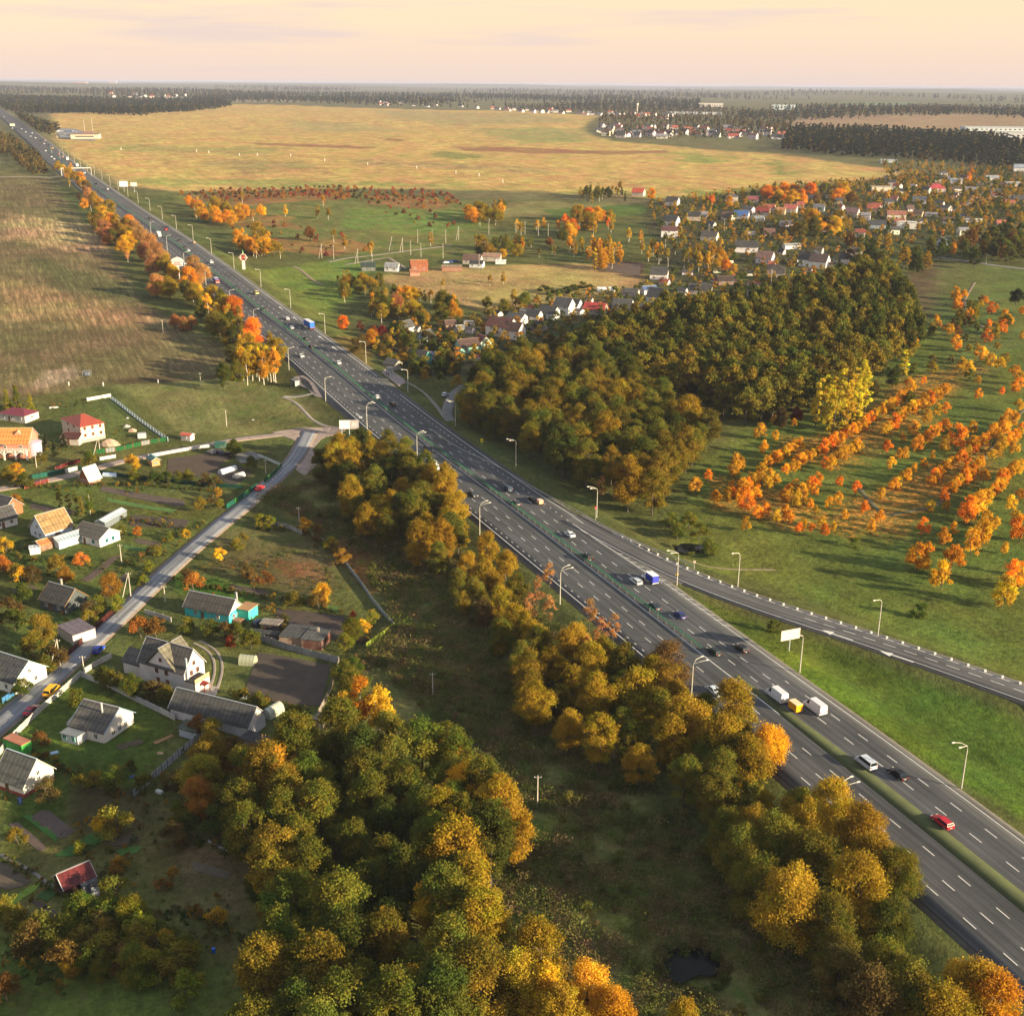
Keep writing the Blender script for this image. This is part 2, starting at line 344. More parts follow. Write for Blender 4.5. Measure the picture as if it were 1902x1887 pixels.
paint([(60,480),(230,520),(260,560),(120,540)],(.07,.08,.03),6,12,{0:1},.7)  # shadow band beside the tree belt, painted into the field as darker colour
paint([(60,715),(90,690),(130,682),(150,700),(110,712),(70,724)],(.36,.27,.19),2,3,amt=.8)
paint([(0,240),(90,300),(88,328),(0,326)],(.13,.125,.045),6,4)
paint([(200,716),(330,708),(420,698),(560,735),(620,790),(520,800),(440,812),(330,800),(290,770),(240,735)],MEADOW,3,4,{0:.25,2:.5})
paint([(415,745),(500,735),(600,788),(540,798),(440,790)],(.085,.10,.032),4,8,amt=.8)
paint([(190,706),(440,694),(440,704),(230,716)],(.07,.048,.03),1.5,3,amt=.9)
paint([(120,740),(205,735),(300,812),(160,838),(60,800)],(.075,.095,.028),3,4)
# far rough ground between field and village
paint([(300,358),(640,352),(860,375),(900,420),(960,440),(900,470),(700,480),(540,470),(440,430),(350,390)],(.12,.13,.038),6,10,{2:1})
for q in ([(330,362),(620,356),(640,370),(420,388)],[(420,395),(520,400),(560,425),(440,420)],[(560,455),(640,440),(700,460),(600,475)],[(680,362),(840,372),(800,390),(700,380)],[(450,440),(560,440),(620,470),(500,468)]):
    paint(q,(.28,.13,.05),5,12,amt=.8)
paint([(640,385),(880,395),(900,420),(760,440),(640,420)],(.11,.18,.035),6,10,amt=.8)
paint([(860,385),(1020,372),(1150,380),(1050,400),(900,405)],(.17,.15,.06),5,5)
paint([(1010,390),(1200,380),(1230,395),(1050,410)],(.07,.11,.025),4,4)
paint([(440,500),(640,480),(700,495),(640,560),(600,600),(500,520)],(.12,.17,.032),6,10,{2:.3})
paint([(370,470),(420,468),(640,600),(700,650),(660,650),(560,590)],(.11,.13,.032),3,2,amt=.6)
paint([(690,515),(860,495),(1100,492),(1200,510),(1180,545),(1040,560),(900,580),(780,545)],(.30,.22,.09),4,5,{1:.5})
paint([(1100,480),(1200,490),(1190,515),(1110,505)],(.075,.045,.035),2,2)
paint([(560,640),(660,620),(700,655),(690,690),(620,660)],(.16,.085,.03),3,6,amt=.7)
paint([(640,600),(900,585),(1040,560),(1250,530),(1600,470),(1902,400),(1902,300),(1650,330),(1200,380),(1230,500),(1150,560),(900,690),(720,690)],(.05,.05,.024),6,8,{2:.6})
paint([(1690,470),(1790,485),(1760,540),(1720,600),(1690,540)],(.085,.062,.036),4,6,{2:.6})
# right: the meadow with the grove
paint([(1290,860),(1400,790),(1560,740),(1720,600),(1902,500),(2050,500),(2050,1350),(1400,1080),(1240,1040)],(.088,.115,.024),5,6,{2:.1})
paint([(1740,480),(1902,505),(1902,640),(1800,720),(1740,620)],(.10,.12,.035),5,8,amt=.7)
paint([(1320,880),(1420,900),(1540,960),(1640,900),(1760,850),(1860,820),(1870,870),(1700,960),(1600,1010),(1460,980),(1330,930)],(.14,.115,.026),5,16,{3:1},.8)
paint([(1440,840),(1560,780),(1700,700),(1800,680),(1700,800),(1560,880)],(.14,.115,.026),5,16,{3:1},.7)
paint([(1230,1090),(1500,1190),(1902,1340),(2000,1500),(1902,1520),(1700,1400),(1500,1270),(1300,1140)],(.062,.098,.016),2,2)
paint([(1400,1180),(1500,1225),(1700,1370),(1860,1490),(1902,1500),(1902,1525),(1760,1440),(1560,1310),(1420,1210)],(.10,.155,.018),1.5,1,amt=.7)  # streak of light grazing the ridge in the lawn, painted as brighter green
paint([(1280,1046),(1400,1052),(1600,1110),(1902,1190),(1902,1240),(1600,1140),(1400,1080)],(.11,.145,.028),3,3,amt=.6)
# wild strip between plots and highway, lower centre
paint([(480,930),(590,860),(760,960),(900,1080),(1060,1180),(1200,1500),(1500,1800),(1902,1887),(1800,2050),(300,2050),(440,1500),(600,1400),(640,1240),(740,1150),(640,1010),(560,960)],BRUSH,4,6,{2:1})
paint([(600,1010),(700,985),(800,1080),(700,1110),(640,1050)],(.085,.07,.030),3,4,{2:.5})
paint([(600,1000),(660,1005),(745,1095),(690,1100),(650,1050)],(.20,.09,.03),2,5,{2:.3},.7)
paint([(500,930),(600,960),(640,990),(520,960)],(.16,.09,.03),2,6,amt=.6)
paint([(660,1180),(760,1160),(900,1350),(1000,1480),(960,1500),(840,1360)],(.09,.10,.03),3,5,{2:1},.8)
paint([(950,1480),(1020,1470),(1300,1830),(1200,1850),(1020,1600)],(.10,.13,.028),3,6,{2:1},.8)
# village plots, left
paint([(0,880),(120,880),(420,950),(500,920),(300,1080),(100,1240),(0,1330)],(.080,.100,.026),3,4,{2:.25})
paint([(0,1350),(150,1250),(330,1330),(250,1480),(120,1640),(0,1560)],(.066,.105,.020),3,4)
paint([(0,1560),(250,1480),(500,1560),(480,1887),(0,1887)],(.115,.11,.036),4,5,{2:.35})
paint([(0,1740),(180,1780),(400,1760),(470,1900),(0,2000)],(.10,.13,.028),5,10)
paint([(120,1440),(240,1470),(290,1520),(230,1560),(130,1520)],(.075,.066,.030),3,6)
paint([(350,1560),(500,1600),(480,1730),(310,1690)],(.12,.095,.045),3,6)
paint([(400,990),(560,970),(640,1080),(600,1110),(420,1080)],(.095,.085,.034),2,4,{2:.5})
paint([(520,1045),(580,1050),(600,1075),(540,1070)],(.17,.085,.03),1.5,4,amt=.6)
paint([(330,1070),(470,1080),(480,1130),(340,1100)],(.05,.10,.016),2,3)
mb=GX.shape[0]; nc=GX.shape[1]
idx=np.arange(mb*nc).reshape(mb,nc); nx=np.roll(idx,-1,axis=1)
F=np.stack([idx[:-1],nx[:-1],nx[1:],idx[1:]],-1).reshape(-1,4)[:,::-1]
gm=np_mesh('ground',np.c_[GX.ravel(),GY.ravel(),GZ.ravel()],F,{'cover':('POINT','FLOAT_COLOR',np.c_[cov[...,:3].reshape(-1,3),np.ones(mb*nc)]),'pat':('POINT','FLOAT_COLOR',np.c_[pat[...,:3].reshape(-1,3),np.ones(mb*nc)]),'lit':('POINT','FLOAT',pat[...,3].ravel())},True)
def f(t,p,o):
    pos=objpos(t); c=N(t,'ShaderNodeAttribute',attribute_name='cover').outputs['Color']
    pa=N(t,'ShaderNodeSeparateColor'); L(t,N(t,'ShaderNodeAttribute',attribute_name='pat').outputs['Color'],pa.inputs[0])
    lit=N(t,'ShaderNodeAttribute',attribute_name='lit').outputs['Fac']
    def rows(ang,sx_,sy_,sc,det=5):
        r0=N(t,'ShaderNodeVectorRotate',rotation_type='Z_AXIS'); r0.inputs['Angle'].default_value=R(ang); L(t,pos,r0.inputs[0])
        m=N(t,'ShaderNodeMapping'); m.inputs['Scale'].default_value=(sx_,sy_,1); L(t,r0.outputs[0],m.inputs[0]); return noise(t,sc,det,m.outputs[0],.62)
    v=rng_(t,noise(t,.05,9,pos,.7),.32,.68,.62,1.42)
    v=math_(t,'MULTIPLY',v,rng_(t,noise(t,.7,6,pos,.75),.32,.68,.62,1.42))
    hs=N(t,'ShaderNodeHueSaturation'); L(t,c,hs.inputs['Color']); L(t,rng_(t,noise(t,.022,6,pos,.6),.35,.65,.465,.53),hs.inputs['Hue']); L(t,v,hs.inputs['Value'])
    c=hs.outputs[0]
    mow=rows(-24,.45,.02,1.0,6); c=scalec(t,c,rng_(t,mow,.3,.7,.84,1.16))
    fur=rows(-24,.5,.012,1.0); c=mixc(t,math_(t,'MULTIPLY',pa.outputs[0],rng_(t,fur,.4,.66,0,.6)),c,scalec(t,c,N_val(t,2.0)))
    fur2=rows(-24,.9,.02,.8); c=mixc(t,math_(t,'MULTIPLY',pa.outputs[0],rng_(t,fur2,.45,.6,.65,0)),c,(.055,.052,.022))
    stb=rows(100,.005,.05,1.1,6); c=mixc(t,math_(t,'MULTIPLY',pa.outputs[1],rng_(t,stb,.46,.72,0,.5)),c,(.24,.26,.065))
    stb3=rows(98,.004,.03,.9,6); c=mixc(t,math_(t,'MULTIPLY',pa.outputs[1],rng_(t,stb3,.46,.72,0,.5)),c,(.55,.29,.12))
    stb2=rows(-24,.16,.008,1.0); c=mixc(t,math_(t,'MULTIPLY',pa.outputs[1],rng_(t,stb2,.45,.62,0,.5)),c,scalec(t,c,N_val(t,.6)))
    rg=noise(t,.16,6,pos,.7); c=mixc(t,math_(t,'MULTIPLY',pa.outputs[2],rng_(t,rg,.48,.64,0,.8)),c,(.17,.125,.06))
    rg2=noise(t,.11,5,pos,.7); c=mixc(t,math_(t,'MULTIPLY',pa.outputs[2],rng_(t,rg2,.50,.64,0,.7)),c,(.055,.115,.016))
    ll=noise(t,.35,6,pos,.75); c=mixc(t,math_(t,'MULTIPLY',lit,rng_(t,ll,.47,.60,0,.85)),c,(.62,.25,.04))
    L(t,c,p.inputs['Base Color']); p.inputs['Roughness'].default_value=1; p.inputs['Specular IOR Level'].default_value=.05
    h=math_(t,'ADD',noise(t,.35,6,pos,.7),math_(t,'MULTIPLY',noise(t,2.5,3,pos),.25)); bump(t,p,h,.9,.8)
def N_val(t,v): n=N(t,'ShaderNodeValue'); n.outputs[0].default_value=v; return n.outputs[0]
M['ground']=mat('grass and fields',f)
link('ground',gm,M['ground'])['kind']='structure'

# ---------------- roads
def ribbon(name,P,dl,dr,zo,m,color,kind='structure',label=None,follow=height,skirt=.3,nd=5):
    T,Nn=frames(P); s=np.r_[0,np.cumsum(np.linalg.norm(np.diff(P,axis=0),axis=1))]
    n=len(P); dl=np.broadcast_to(dl,n); dr=np.broadcast_to(dr,n); V=[];UV=[]
    for k in range(nd):
        d=dl+(dr-dl)*k/(nd-1); q=P+Nn*d[:,None]; z=follow(q[:,0],q[:,1])+zo; V.append(np.c_[q,z]); UV.append(np.c_[s,d])
    a=V[0].copy(); a[:,2]-=skirt; b=V[-1].copy(); b[:,2]-=skirt; V=[a]+V+[b]; UV=[UV[0]]+UV+[UV[-1]]
    K=len(V); V=np.stack(V,1).reshape(-1,3); UV=np.stack(UV,1).reshape(-1,2); I=np.arange(n*K).reshape(n,K)
    F=np.stack([I[:-1,:-1],I[:-1,1:],I[1:,1:],I[1:,:-1]],-1).reshape(-1,4)
    me=np_mesh(name,V,F); u=me.uv_layers.new(name='uv'); u.data.foreach_set('uv',UV[F.ravel()].astype(np.float32).ravel())
    o=link(name,me,m,None,color); tag(o,kind=kind,label=label); return o
hwz=lambda x,y: rise(x,y)
def sd_of(px):
    p=G0(*px); i=int(np.argmin(np.hypot(*(HW-p).T))); return i*5.0,float((p-HW[i])@HN[i])
def prof(pxs,default,ends=40):
    q=sorted(sd_of(p) for p in pxs); S=np.arange(len(HW))*5.0
    return q,S
S_=np.arange(len(HW))*5.0
def offs(pts,const):
    q=sorted(sd_of(p) for p in pts); xs=[q[0][0]-60]+[a for a,_ in q]+[q[-1][0]+60]; ys=[const]+[b for _,b in q]+[const]
    return np.interp(S_,xs,ys,left=const,right=const)
dR=np.maximum(14.2,offs([(924,859),(984,901),(1076,960)],14.2)); bay=offs([(741,732),(735,722),(714,702),(690,690),(671,680)],14.2); dR=np.maximum(dR,bay)
dL=np.minimum(-17.0,offs([(555,689),(575,720),(600,737)],-17.0))
ribbon('highway_shoulder',HW,dL-1.2,dR+.7,.05,M['gravel'],(.10,.092,.08),follow=hwz)
ribbon('highway_asphalt',HW,dL,dR,.10,M['asphalt'],(.070,.073,.078),follow=hwz,nd=9)
ribbon('ramp_shoulder',RP,-5.0,5.8,.06,M['gravel'],(.11,.10,.085),follow=hwz)
ribbon('ramp_asphalt',RP,-4.5,4.6,.112,M['asphalt'],(.10,.10,.103),follow=hwz)
def patch(name,pts,zo,m,color,px=True,fol=None,step=4,kind='structure',th=.35):
    P=np.array([G(*q) for q in pts]) if px else np.array(pts); bm=bmesh.new(); vs_=[bm.verts.new((x,y,0)) for x,y in resample(np.vstack([P,P[:1]]),step)[:-1]]
    bm.faces.new(vs_); bmesh.ops.triangulate(bm,faces=bm.faces[:])
    if fol is None: fol=height
    for _ in range(2):
        ed=[e for e in bm.edges if e.calc_length()>step*2]
        if ed: bmesh.ops.subdivide_edges(bm,edges=ed,cuts=1); bmesh.ops.triangulate(bm,faces=bm.faces[:])
    V=np.array([v.co for v in bm.verts]); Z=fol(V[:,0],V[:,1])+zo
    for v,z in zip(bm.verts,Z): v.co.z=z
    bmesh.ops.recalc_face_normals(bm,faces=bm.faces[:])
    if sum(f.normal.z for f in bm.faces)<0: bmesh.ops.reverse_faces(bm,faces=bm.faces[:])
    be=[e for e in bm.edges if e.is_boundary]; r=bmesh.ops.extrude_edge_only(bm,edges=be)
    for g in r['geom']:
        if isinstance(g,bmesh.types.BMVert): g.co.z-=th
    me=bpy.data.meshes.new(name); bm.to_mesh(me); bm.free(); u=me.uv_layers.new(name='uv')
    o=link(name,me,m,None,color); o['kind']=kind; return o
gore=[(1062,965),(1120,985),(1180,1016),(1240,1040),(1300,1068),(1262,1086),(1239,1080),(1232,1077),(1215,1079),(1150,1045),(1085,1002)]
patch('gore_asphalt',[tuple(G0(*q)) for q in gore],.094,M['asphalt'],(.12,.115,.108),px=False,fol=hwz)
# grass median on the nearest stretch
q0=sd_of((1352,1243))[0]; n0=int(q0/5); med=HW[:n0]
ribbon('median_grass',med,-2.1+np.linspace(0,1,len(med))**6*1.6,1.9-np.linspace(0,1,len(med))**6*1.5,.13,M['gravel'],(.055,.070,.022),follow=hwz,nd=3)
# painted lines
def strip(mb,P,d,w,s0,s1,on,off,zo=.118,fol=hwz,step=5.0):
    T,Nn=frames(P); S=np.arange(len(P))*step if step else np.r_[0,np.cumsum(np.linalg.norm(np.diff(P,axis=0),axis=1))]
    def at(s,dd):
        x=np.interp(s,S,P[:,0]); y=np.interp(s,S,P[:,1]); a=np.interp(s,S,Nn[:,0]); b=np.interp(s,S,Nn[:,1])
        if callable(d): dd=dd+d(s)
        else: dd=dd+d
        return x+a*dd,y+b*dd
    s=s0
    while s<s1:
        e_=min(s+on,s1); k=max(1,int((e_-s)/8)); v=[]
        for i in range(k+1):
            q=s+(e_-s)*i/k
            for sg in (-w/2,w/2):
                x,y=at(q,sg); v.append((x,y,float(fol(x,y))+zo))
        mb.add(v,[(2*i,2*i+1,2*i+3,2*i+2) for i in range(k)]); s=e_+off if off else e_
mk=MB(); LEN=S_[-1]; SN=n0*5
sfar=1700
for d in (2.9,6.5): strip(mk,HW,d,.2,n0*5-10,sfar,3.2,6.3)
strip(mk,HW,10.2,.22,sd_of((1063,972))[0],sd_of((555,589))[0]+250,1.1,2.9)
strip(mk,HW,lambda s: float(np.interp(s,S_,dR))-1.6,.22,sd_of((1063,972))[0],sd_of((741,732))[0],900,0)
strip(mk,HW,12.7,.22,sd_of((700,700))[0],sfar,900,0)
strip(mk,HW,13.0,.2,0,sd_of((1190,1059))[0],900,0); strip(mk,HW,lambda s:float(np.interp(s,[sd_of((1236,1090))[0],sd_of((1073,980))[0]],[12.2,10.4])),.25,sd_of((1236,1090))[0],sd_of((1073,980))[0],900,0)
for d in (-6.3,-10.0): strip(mk,HW,d,.2,n0*5-10,sfar,3.2,6.3)
strip(mk,HW,-1.5,.24,n0*5-25,sfar,2000,0); strip(mk,HW,-14.0,.22,sd_of((1352,1300))[0]+30,sfar,1.1,2.9); strip(mk,HW,-15.6,.22,sd_of((1300,1290))[0],sfar,2000,0)
for d in (5.6,9.4,-5.6,-9.2,-12.9): strip(mk,HW,d,.2,8,n0*5-12,3.2,6.3)
strip(mk,RP,-3.0,.22,18,150,900,0,.13); strip(mk,RP,-.2,.2,95,400,3.4,2.2,.13); strip(mk,RP,3.9,.2,10,400,900,0,.13)
# hatching of the gore
ga=sd_of((1160,1040))[0]; 
for i in range(16):
    s=sd_of((1236,1090))[0]-30+i*3.6; t=(np.interp(s,[sd_of((1236,1090))[0],sd_of((1073,980))[0]],[1,0]))
    k=int(s/5); P0=HW[k]+(HW[min(k+1,len(HW)-1)]-HW[k])*((s/5)%1); n_=HN[k]; t_=HT[k]
    d0=12.6 if s<sd_of((1236,1090))[0] else 12.2-1.8*(1-t); wd=1.6 if s<sd_of((1236,1090))[0] else max(.5,2.2*t)
    a=P0+n_*d0; b=a+n_*wd-t_*1.2; z=lambda q: float(rise(*q))+.122
    mk.add([(*a,z(a)),(*(a+t_*.35),z(a)),(*(b+t_*.35),z(b)),(*b,z(b))],[(0,1,2,3)])
def arrow(mb,c,t,L_=5.5,w=1.0,zo=.13):
    t=np.array(t)/np.linalg.norm(t); n_=np.array([t[1],-t[0]]); 
    for pts in ([(-L_/2,-.18),(L_*.15,-.18),(L_*.15,.18),(-L_/2,.18)],[(L_*.15,-w/2),(L_/2,0),(L_*.15,w/2)]):
        v=[(*(c+t*a+n_*b),float(rise(*(c+t*a+n_*b)))+zo) for a,b in pts]; mb.add(v,[tuple(range(len(v)))])
for q in ((1555,1180),(1665,1220)): 
    c=G0(*q); arrow(mk,c,c-G0(q[0]+60,q[1]+20),9,2.2,.135)
for q in ((522,573),(548,592),(622,648),(596,628)): c=G0(*q); k=int(np.argmin(np.hypot(*(HW-c).T))); arrow(mk,c,HT[k],8,1.8,.13)
c=G0(667,773); k=int(np.argmin(np.hypot(*(HW-c).T))); arrow(mk,c,-HT[k],8,1.8,.13)
tag(mk.build('road_markings',M['marking']),kind='structure')
# median safety barrier with green anti-glare blades
b0=int(sd_of((1308,1207))[0]/5); b1=int(sfar/5); BP=HW[b0:b1]-HN[b0:b1]*.55
bar=empty('median_barrier',(0,0,0),label='long safety barrier with green anti-glare blades between the highway carriageways',cat='barrier')
rl=MB(); T,Nn=frames(BP)
for off in (-.35,.35):
    q=BP+Nn*off; z=rise(q[:,0],q[:,1])
    for i in range(len(q)-1):
        a=(*q[i],z[i]+.55); b_=(*q[i+1],z[i+1]+.55)
        rl.add([a,b_,(b_[0],b_[1],b_[2]+.32),(a[0],a[1],a[2]+.32),(a[0]+.05,a[1]+.05,a[2]),(b_[0]+.05,b_[1]+.05,b_[2]),(b_[0]+.05,b_[1]+.05,b_[2]+.32),(a[0]+.05,a[1]+.05,a[2]+.32)],[(0,1,2,3),(7,6,5,4),(3,2,6,7),(4,5,1,0)])
rl.build('rail',M['metal'],bar,(.26,.25,.23))
ps=MB(); bl=MB()
fine=resample(BP,1.4); Tf,Nf=frames(fine); zf=rise(fine[:,0],fine[:,1])
for i,(p,t,n_,z) in enumerate(zip(fine,Tf,Nf,zf)):
    if i*1.4>650 and i%2: continue
    a=math.atan2(t[1],t[0])+.9; bl.box(p[0],p[1],z+.82,.46,.08,.66,a)
    if i%3==0: ps.box(p[0],p[1],z+.1,.15,.5,.75,math.atan2(t[1],t[0]))
o=bl.build('glare_blades',M['plastic'],bar,(.03,.19,.11)); o['kind']='stuff'
o=ps.build('rail_posts',M['metal'],bar,(.2,.2,.2)); o['kind']='stuff'
# roadside guard rail on the right by the forest
gp=resample([G0(*q) for q in [(800,800),(850,835),(924,868),(984,906),(1060,945),(1130,985),(1200,1018),(1262,1042),(1290,1056)]],4,3)
gr=empty('guard_rail',(0,0,0),label='galvanised guard rail along the outer curve of the exit ramp by the forest',cat='guard rail')
g_=MB(); z=rise(gp[:,0],gp[:,1])
for i in range(len(gp)-1):
    a=(*gp[i],z[i]+.5); b_=(*gp[i+1],z[i+1]+.5); g_.add([a,b_,(b_[0],b_[1],b_[2]+.33),(a[0],a[1],a[2]+.33),(a[0]+.04,a[1]+.08,a[2]),(b_[0]+.04,b_[1]+.08,b_[2]),(b_[0]+.04,b_[1]+.08,b_[2]+.33),(a[0]+.04,a[1]+.08,a[2]+.33)],[(0,1,2,3),(7,6,5,4),(3,2,6,7)])
g_.build('rail',M['metal'],gr,(.42,.43,.44))
for i in range(0,len(gp),1): link('post',MB().box(0,0,-2.2,.12,.12,2.9).mesh() if i==0 else bpy.data.objects['post'].data,M['metal'] if i==0 else None,gr,(.35,.35,.35),(gp[i,0]+.1,gp[i,1]+.16,z[i]+.0))
# white delineators along the ramp line
dm=MB().box(0,0,0,.5,.5,.5); dm.add([(-.3,-.2,.5),(.3,-.2,.5),(.3,.2,.5),(-.3,.2,.5)],[(0,1,2,3)]); dmm=dm.mesh('delineator',[M['plastic']])
T,Nn=frames(RP); S2=np.arange(len(RP))*5.
for i in range(34):
    s=22+i*4.3; x=np.interp(s,S2,RP[:,0])-3.7*np.interp(s,S2,Nn[:,0]); y=np.interp(s,S2,RP[:,1])-3.7*np.interp(s,S2,Nn[:,1])
    o=link('delineator',dmm,None,None,(.72,.72,.72),(x,y,float(rise(x,y))+.115)); tag(o,'small white delineator block on the dividing line of the exit ramp','delineator','delineators along the exit ramp')
# village street, lane, tracks and paths
ST=resample([G(*q) for q in [(-120,1448),(-50,1388),(0,1345),(60,1292),(120,1240),(180,1185),(240,1128),(310,1060),(375,1003),(440,950),(500,900),(540,862),(560,838),(566,815),(575,802)]],3,6)
def drape(name,P,w,zo,m,c,sh=None):
    if sh: ribbon(name.replace('road','verge').replace('street','verge'),P,-w/2-sh,w/2+sh,zo-.03,M['gravel'],(.19,.145,.12))
    return ribbon(name,P,-w/2,w/2,zo,m,c)
drape('village_street',ST,5.6,.16,M['asphalt'],(.19,.20,.225),.8)
LN=resample([G(*q) for q in [(640,796),(590,800),(530,806),(470,812),(420,820),(350,833),(280,846),(230,855),(150,880),(90,892),(20,905),(-60,920)]],3,4)
ribbon('gravel_lane',LN,-2.4,2.4,.10,M['gravel'],(.27,.21,.18))
patch('gravel_apron',[(505,803),(560,795),(615,792),(650,797),(600,812),(580,835),(590,862),(566,885),(548,872),(556,850),(560,830),(548,818)],.115,M['gravel'],(.28,.215,.185))
for nm,pts,w,c in (('footpath',[(524,738),(538,741),(552,750),(565,764),(580,780),(600,791),(628,796)],1.3,(.24,.21,.19)),('footpath',[(752,708),(770,718),(785,727),(800,742),(815,760),(826,775)],1.8,(.2,.18,.16)),
   ('side_road',[(862,716),(846,728),(836,742),(832,758),(830,772),(838,782)],4.5,(.17,.165,.165)),('village_road',[(1455,545),(1500,530),(1540,516),(1580,502),(1605,494)],6,(.16,.155,.155)),
   ('field_track',[(-20,330),(60,328),(112,328)],4,(.3,.24,.2)),('field_road',[(1740,478),(1800,486),(1850,494),(1902,500),(1960,506)],4.5,(.18,.17,.17)),('field_track',[(1640,352),(1665,338),(1655,328),(1668,314)],4,(.34,.25,.2)),
   ('field_track',[(545,495),(560,503),(580,520),(600,530)],2,(.2,.15,.1)),('field_track',[(610,487),(640,480),(700,474),(790,462),(840,456)],3,(.2,.17,.14)),('field_track',[(640,492),(720,478),(755,500)],2.5,(.19,.16,.13)),
   ('field_track',[(1270,1040),(1310,1052),(1370,1058),(1440,1058)],.9,(.22,.17,.11)),('field_track',[(1810,525),(1790,560),(1800,590),(1830,610)],1.6,(.16,.12,.08)),('field_track',[(1590,900),(1640,960),(1740,940),(1820,860),(1902,760)],1.6,(.09,.085,.04)),('village_road',[(1770,395),(1800,375),(1830,350),(1850,325)],7,(.18,.16,.15)),('garden_path',[(165,1300),(150,1318),(126,1345)],1.2,(.22,.21,.2)),
   ('garden_path',[(0,1587),(50,1610),(90,1640),(110,1660),(150,1668)],.7,(.2,.19,.17))):
    P=resample([G(*q) for q in pts],3,2); ribbon(nm,P,-w/2,w/2,.09,M['gravel'],c)
for off in (-.9,.9):
    P=resample([G(*q) for q in [(365,1192),(392,1205),(405,1225),(406,1250),(396,1280)]],1.5,3); ribbon('drive_track',P,off-.35,off+.35,.09,M['gravel'],(.26,.22,.19))
patch('paved_yard',[(378,1272),(408,1275),(396,1302),(368,1295)],.10,M['gravel'],(.28,.25,.23))
patch('bus_stop_platform',[(708,692),(720,686),(748,704),(756,712),(741,718)],.30,M['gravel'],(.25,.21,.2))
patch('bus_stop_platform',[(545,702),(565,698),(582,712),(600,740),(585,738),(570,722),(553,716)],.25,M['gravel'],(.22,.18,.17))
patch('parking_lot',[(100,238),(140,240),(190,256),(170,262),(112,258)],.3,M['gravel'],(.17,.17,.18))
# garden beds
BEDS=[('soil_bed',[(245,957),(352,966),(340,984),(238,976)],SOIL),('soil_bed',[(190,903),(345,930),(340,943),(185,912)],(.075,.055,.045)),('ploughed_plot',[(480,1212),(614,1236),(596,1312),(540,1308),(450,1296)],(.058,.044,.034)),
('ploughed_plot',[(312,853),(420,838),(415,860),(385,888),(310,880)],(.055,.038,.026)),('soil_bed',[(55,1518),(85,1500),(140,1545),(112,1562)],(.09,.065,.058)),('soil_bed',[(15,1530),(30,1524),(90,1575),(75,1585)],(.10,.07,.06)),
('green_bed',[(42,1515),(52,1509),(113,1558),(104,1564)],(.035,.13,.015)),('green_bed',[(100,1590),(185,1540),(205,1555),(140,1592)],(.03,.11,.015)),('green_bed',[(5,1680),(70,1636),(82,1642),(12,1690)],(.14,.22,.02)),
('soil_bed',[(55,1672),(65,1668),(115,1700),(100,1708)],(.09,.065,.055)),('soil_bed',[(-20,1590),(5,1600),(62,1638),(20,1655),(-20,1640)],(.085,.065,.045)),('green_bed',[(68,1665),(100,1640),(115,1652),(88,1675)],(.03,.085,.015)),
('soil_bed',[(150,1078),(205,1035),(225,1032),(165,1082)],(.075,.05,.04)),('soil_bed',[(180,1115),(235,1062),(242,1066),(190,1118)],(.07,.05,.035)),('soil_bed',[(85,1225),(105,1205),(110,1210),(90,1230)],(.06,.04,.03)),
('soil_bed',[(515,1130),(640,1145),(640,1185),(560,1165),(510,1150)],(.055,.038,.032)),('soil_bed',[(400,830),(430,850),(415,858),(385,850)],(.06,.045,.035)),('paved_pad',[(432,845),(470,838),(490,850),(448,862)],(.14,.14,.14)),
('dark_bed',[(408,868),(440,862),(470,880),(430,905),(400,880)],(.035,.028,.022)),('soil_bed',[(1100,484),(1190,492),(1188,512),(1110,502)],(.07,.045,.035)),('soil_bed',[(600,1175),(660,1170),(700,1190),(640,1200)],(.05,.04,.03))]
BEDS+=[('soil_bed',[(252,1000),(300,1008),(296,1016),(248,1008)],(.075,.055,.04)),('green_bed',[(232,1012),(280,1020),(276,1027),(228,1019)],(.05,.12,.02)),('soil_bed',[(20,1095),(60,1085),(70,1094),(28,1104)],(.075,.055,.04)),('soil_bed',[(215,1385),(262,1372),(268,1380),(222,1394)],(.08,.06,.04)),('green_bed',[(60,1430+40),(100,1478),(92,1488),(52,1480)],(.06,.12,.02)),
('soil_bed',[(200,1560),(250,1548),(262,1560),(212,1574)],(.09,.07,.05)),('green_bed',[(215,1580),(262,1568),(270,1578),(224,1592)],(.05,.13,.02)),('soil_bed',[(360,1600),(430,1620),(424,1634),(352,1614)],(.10,.08,.055)),('soil_bed',[(60,935),(140,948),(134,958),(54,945)],(.075,.055,.04)),('green_bed',[(200,925),(330,948),(327,954),(197,931)],(.06,.13,.022)),('soil_bed',[(430,1085),(500,1098),(496,1108),(424,1095)],(.07,.05,.04)),('green_bed',[(590,1120),(640,1130),(636,1140),(586,1130)],(.06,.12,.02))]
for nm,pts,c in BEDS: patch(nm,pts,.10,M['gravel'],c,step=2.5,th=.3)
for nm,q,r in (('pond',(1284,1790),4.6),('pond',(1286,1018),5.2)):
    c=G(*q); v=[]; rr=random.Random(5)
    for i in range(40):
        a=2*math.pi*i/40; k=r*(1.05+.22*math.sin(2*a+1)+.12*math.sin(3*a+2)+.10*math.sin(5*a)+rr.uniform(-.05,.05)); v.append((c[0]+math.cos(a)*k,c[1]+math.sin(a)*k*1.1,gz(*c)+.85))
    tag(MB().add(v,[tuple(range(40))]).build(nm,M['water']),kind='structure')
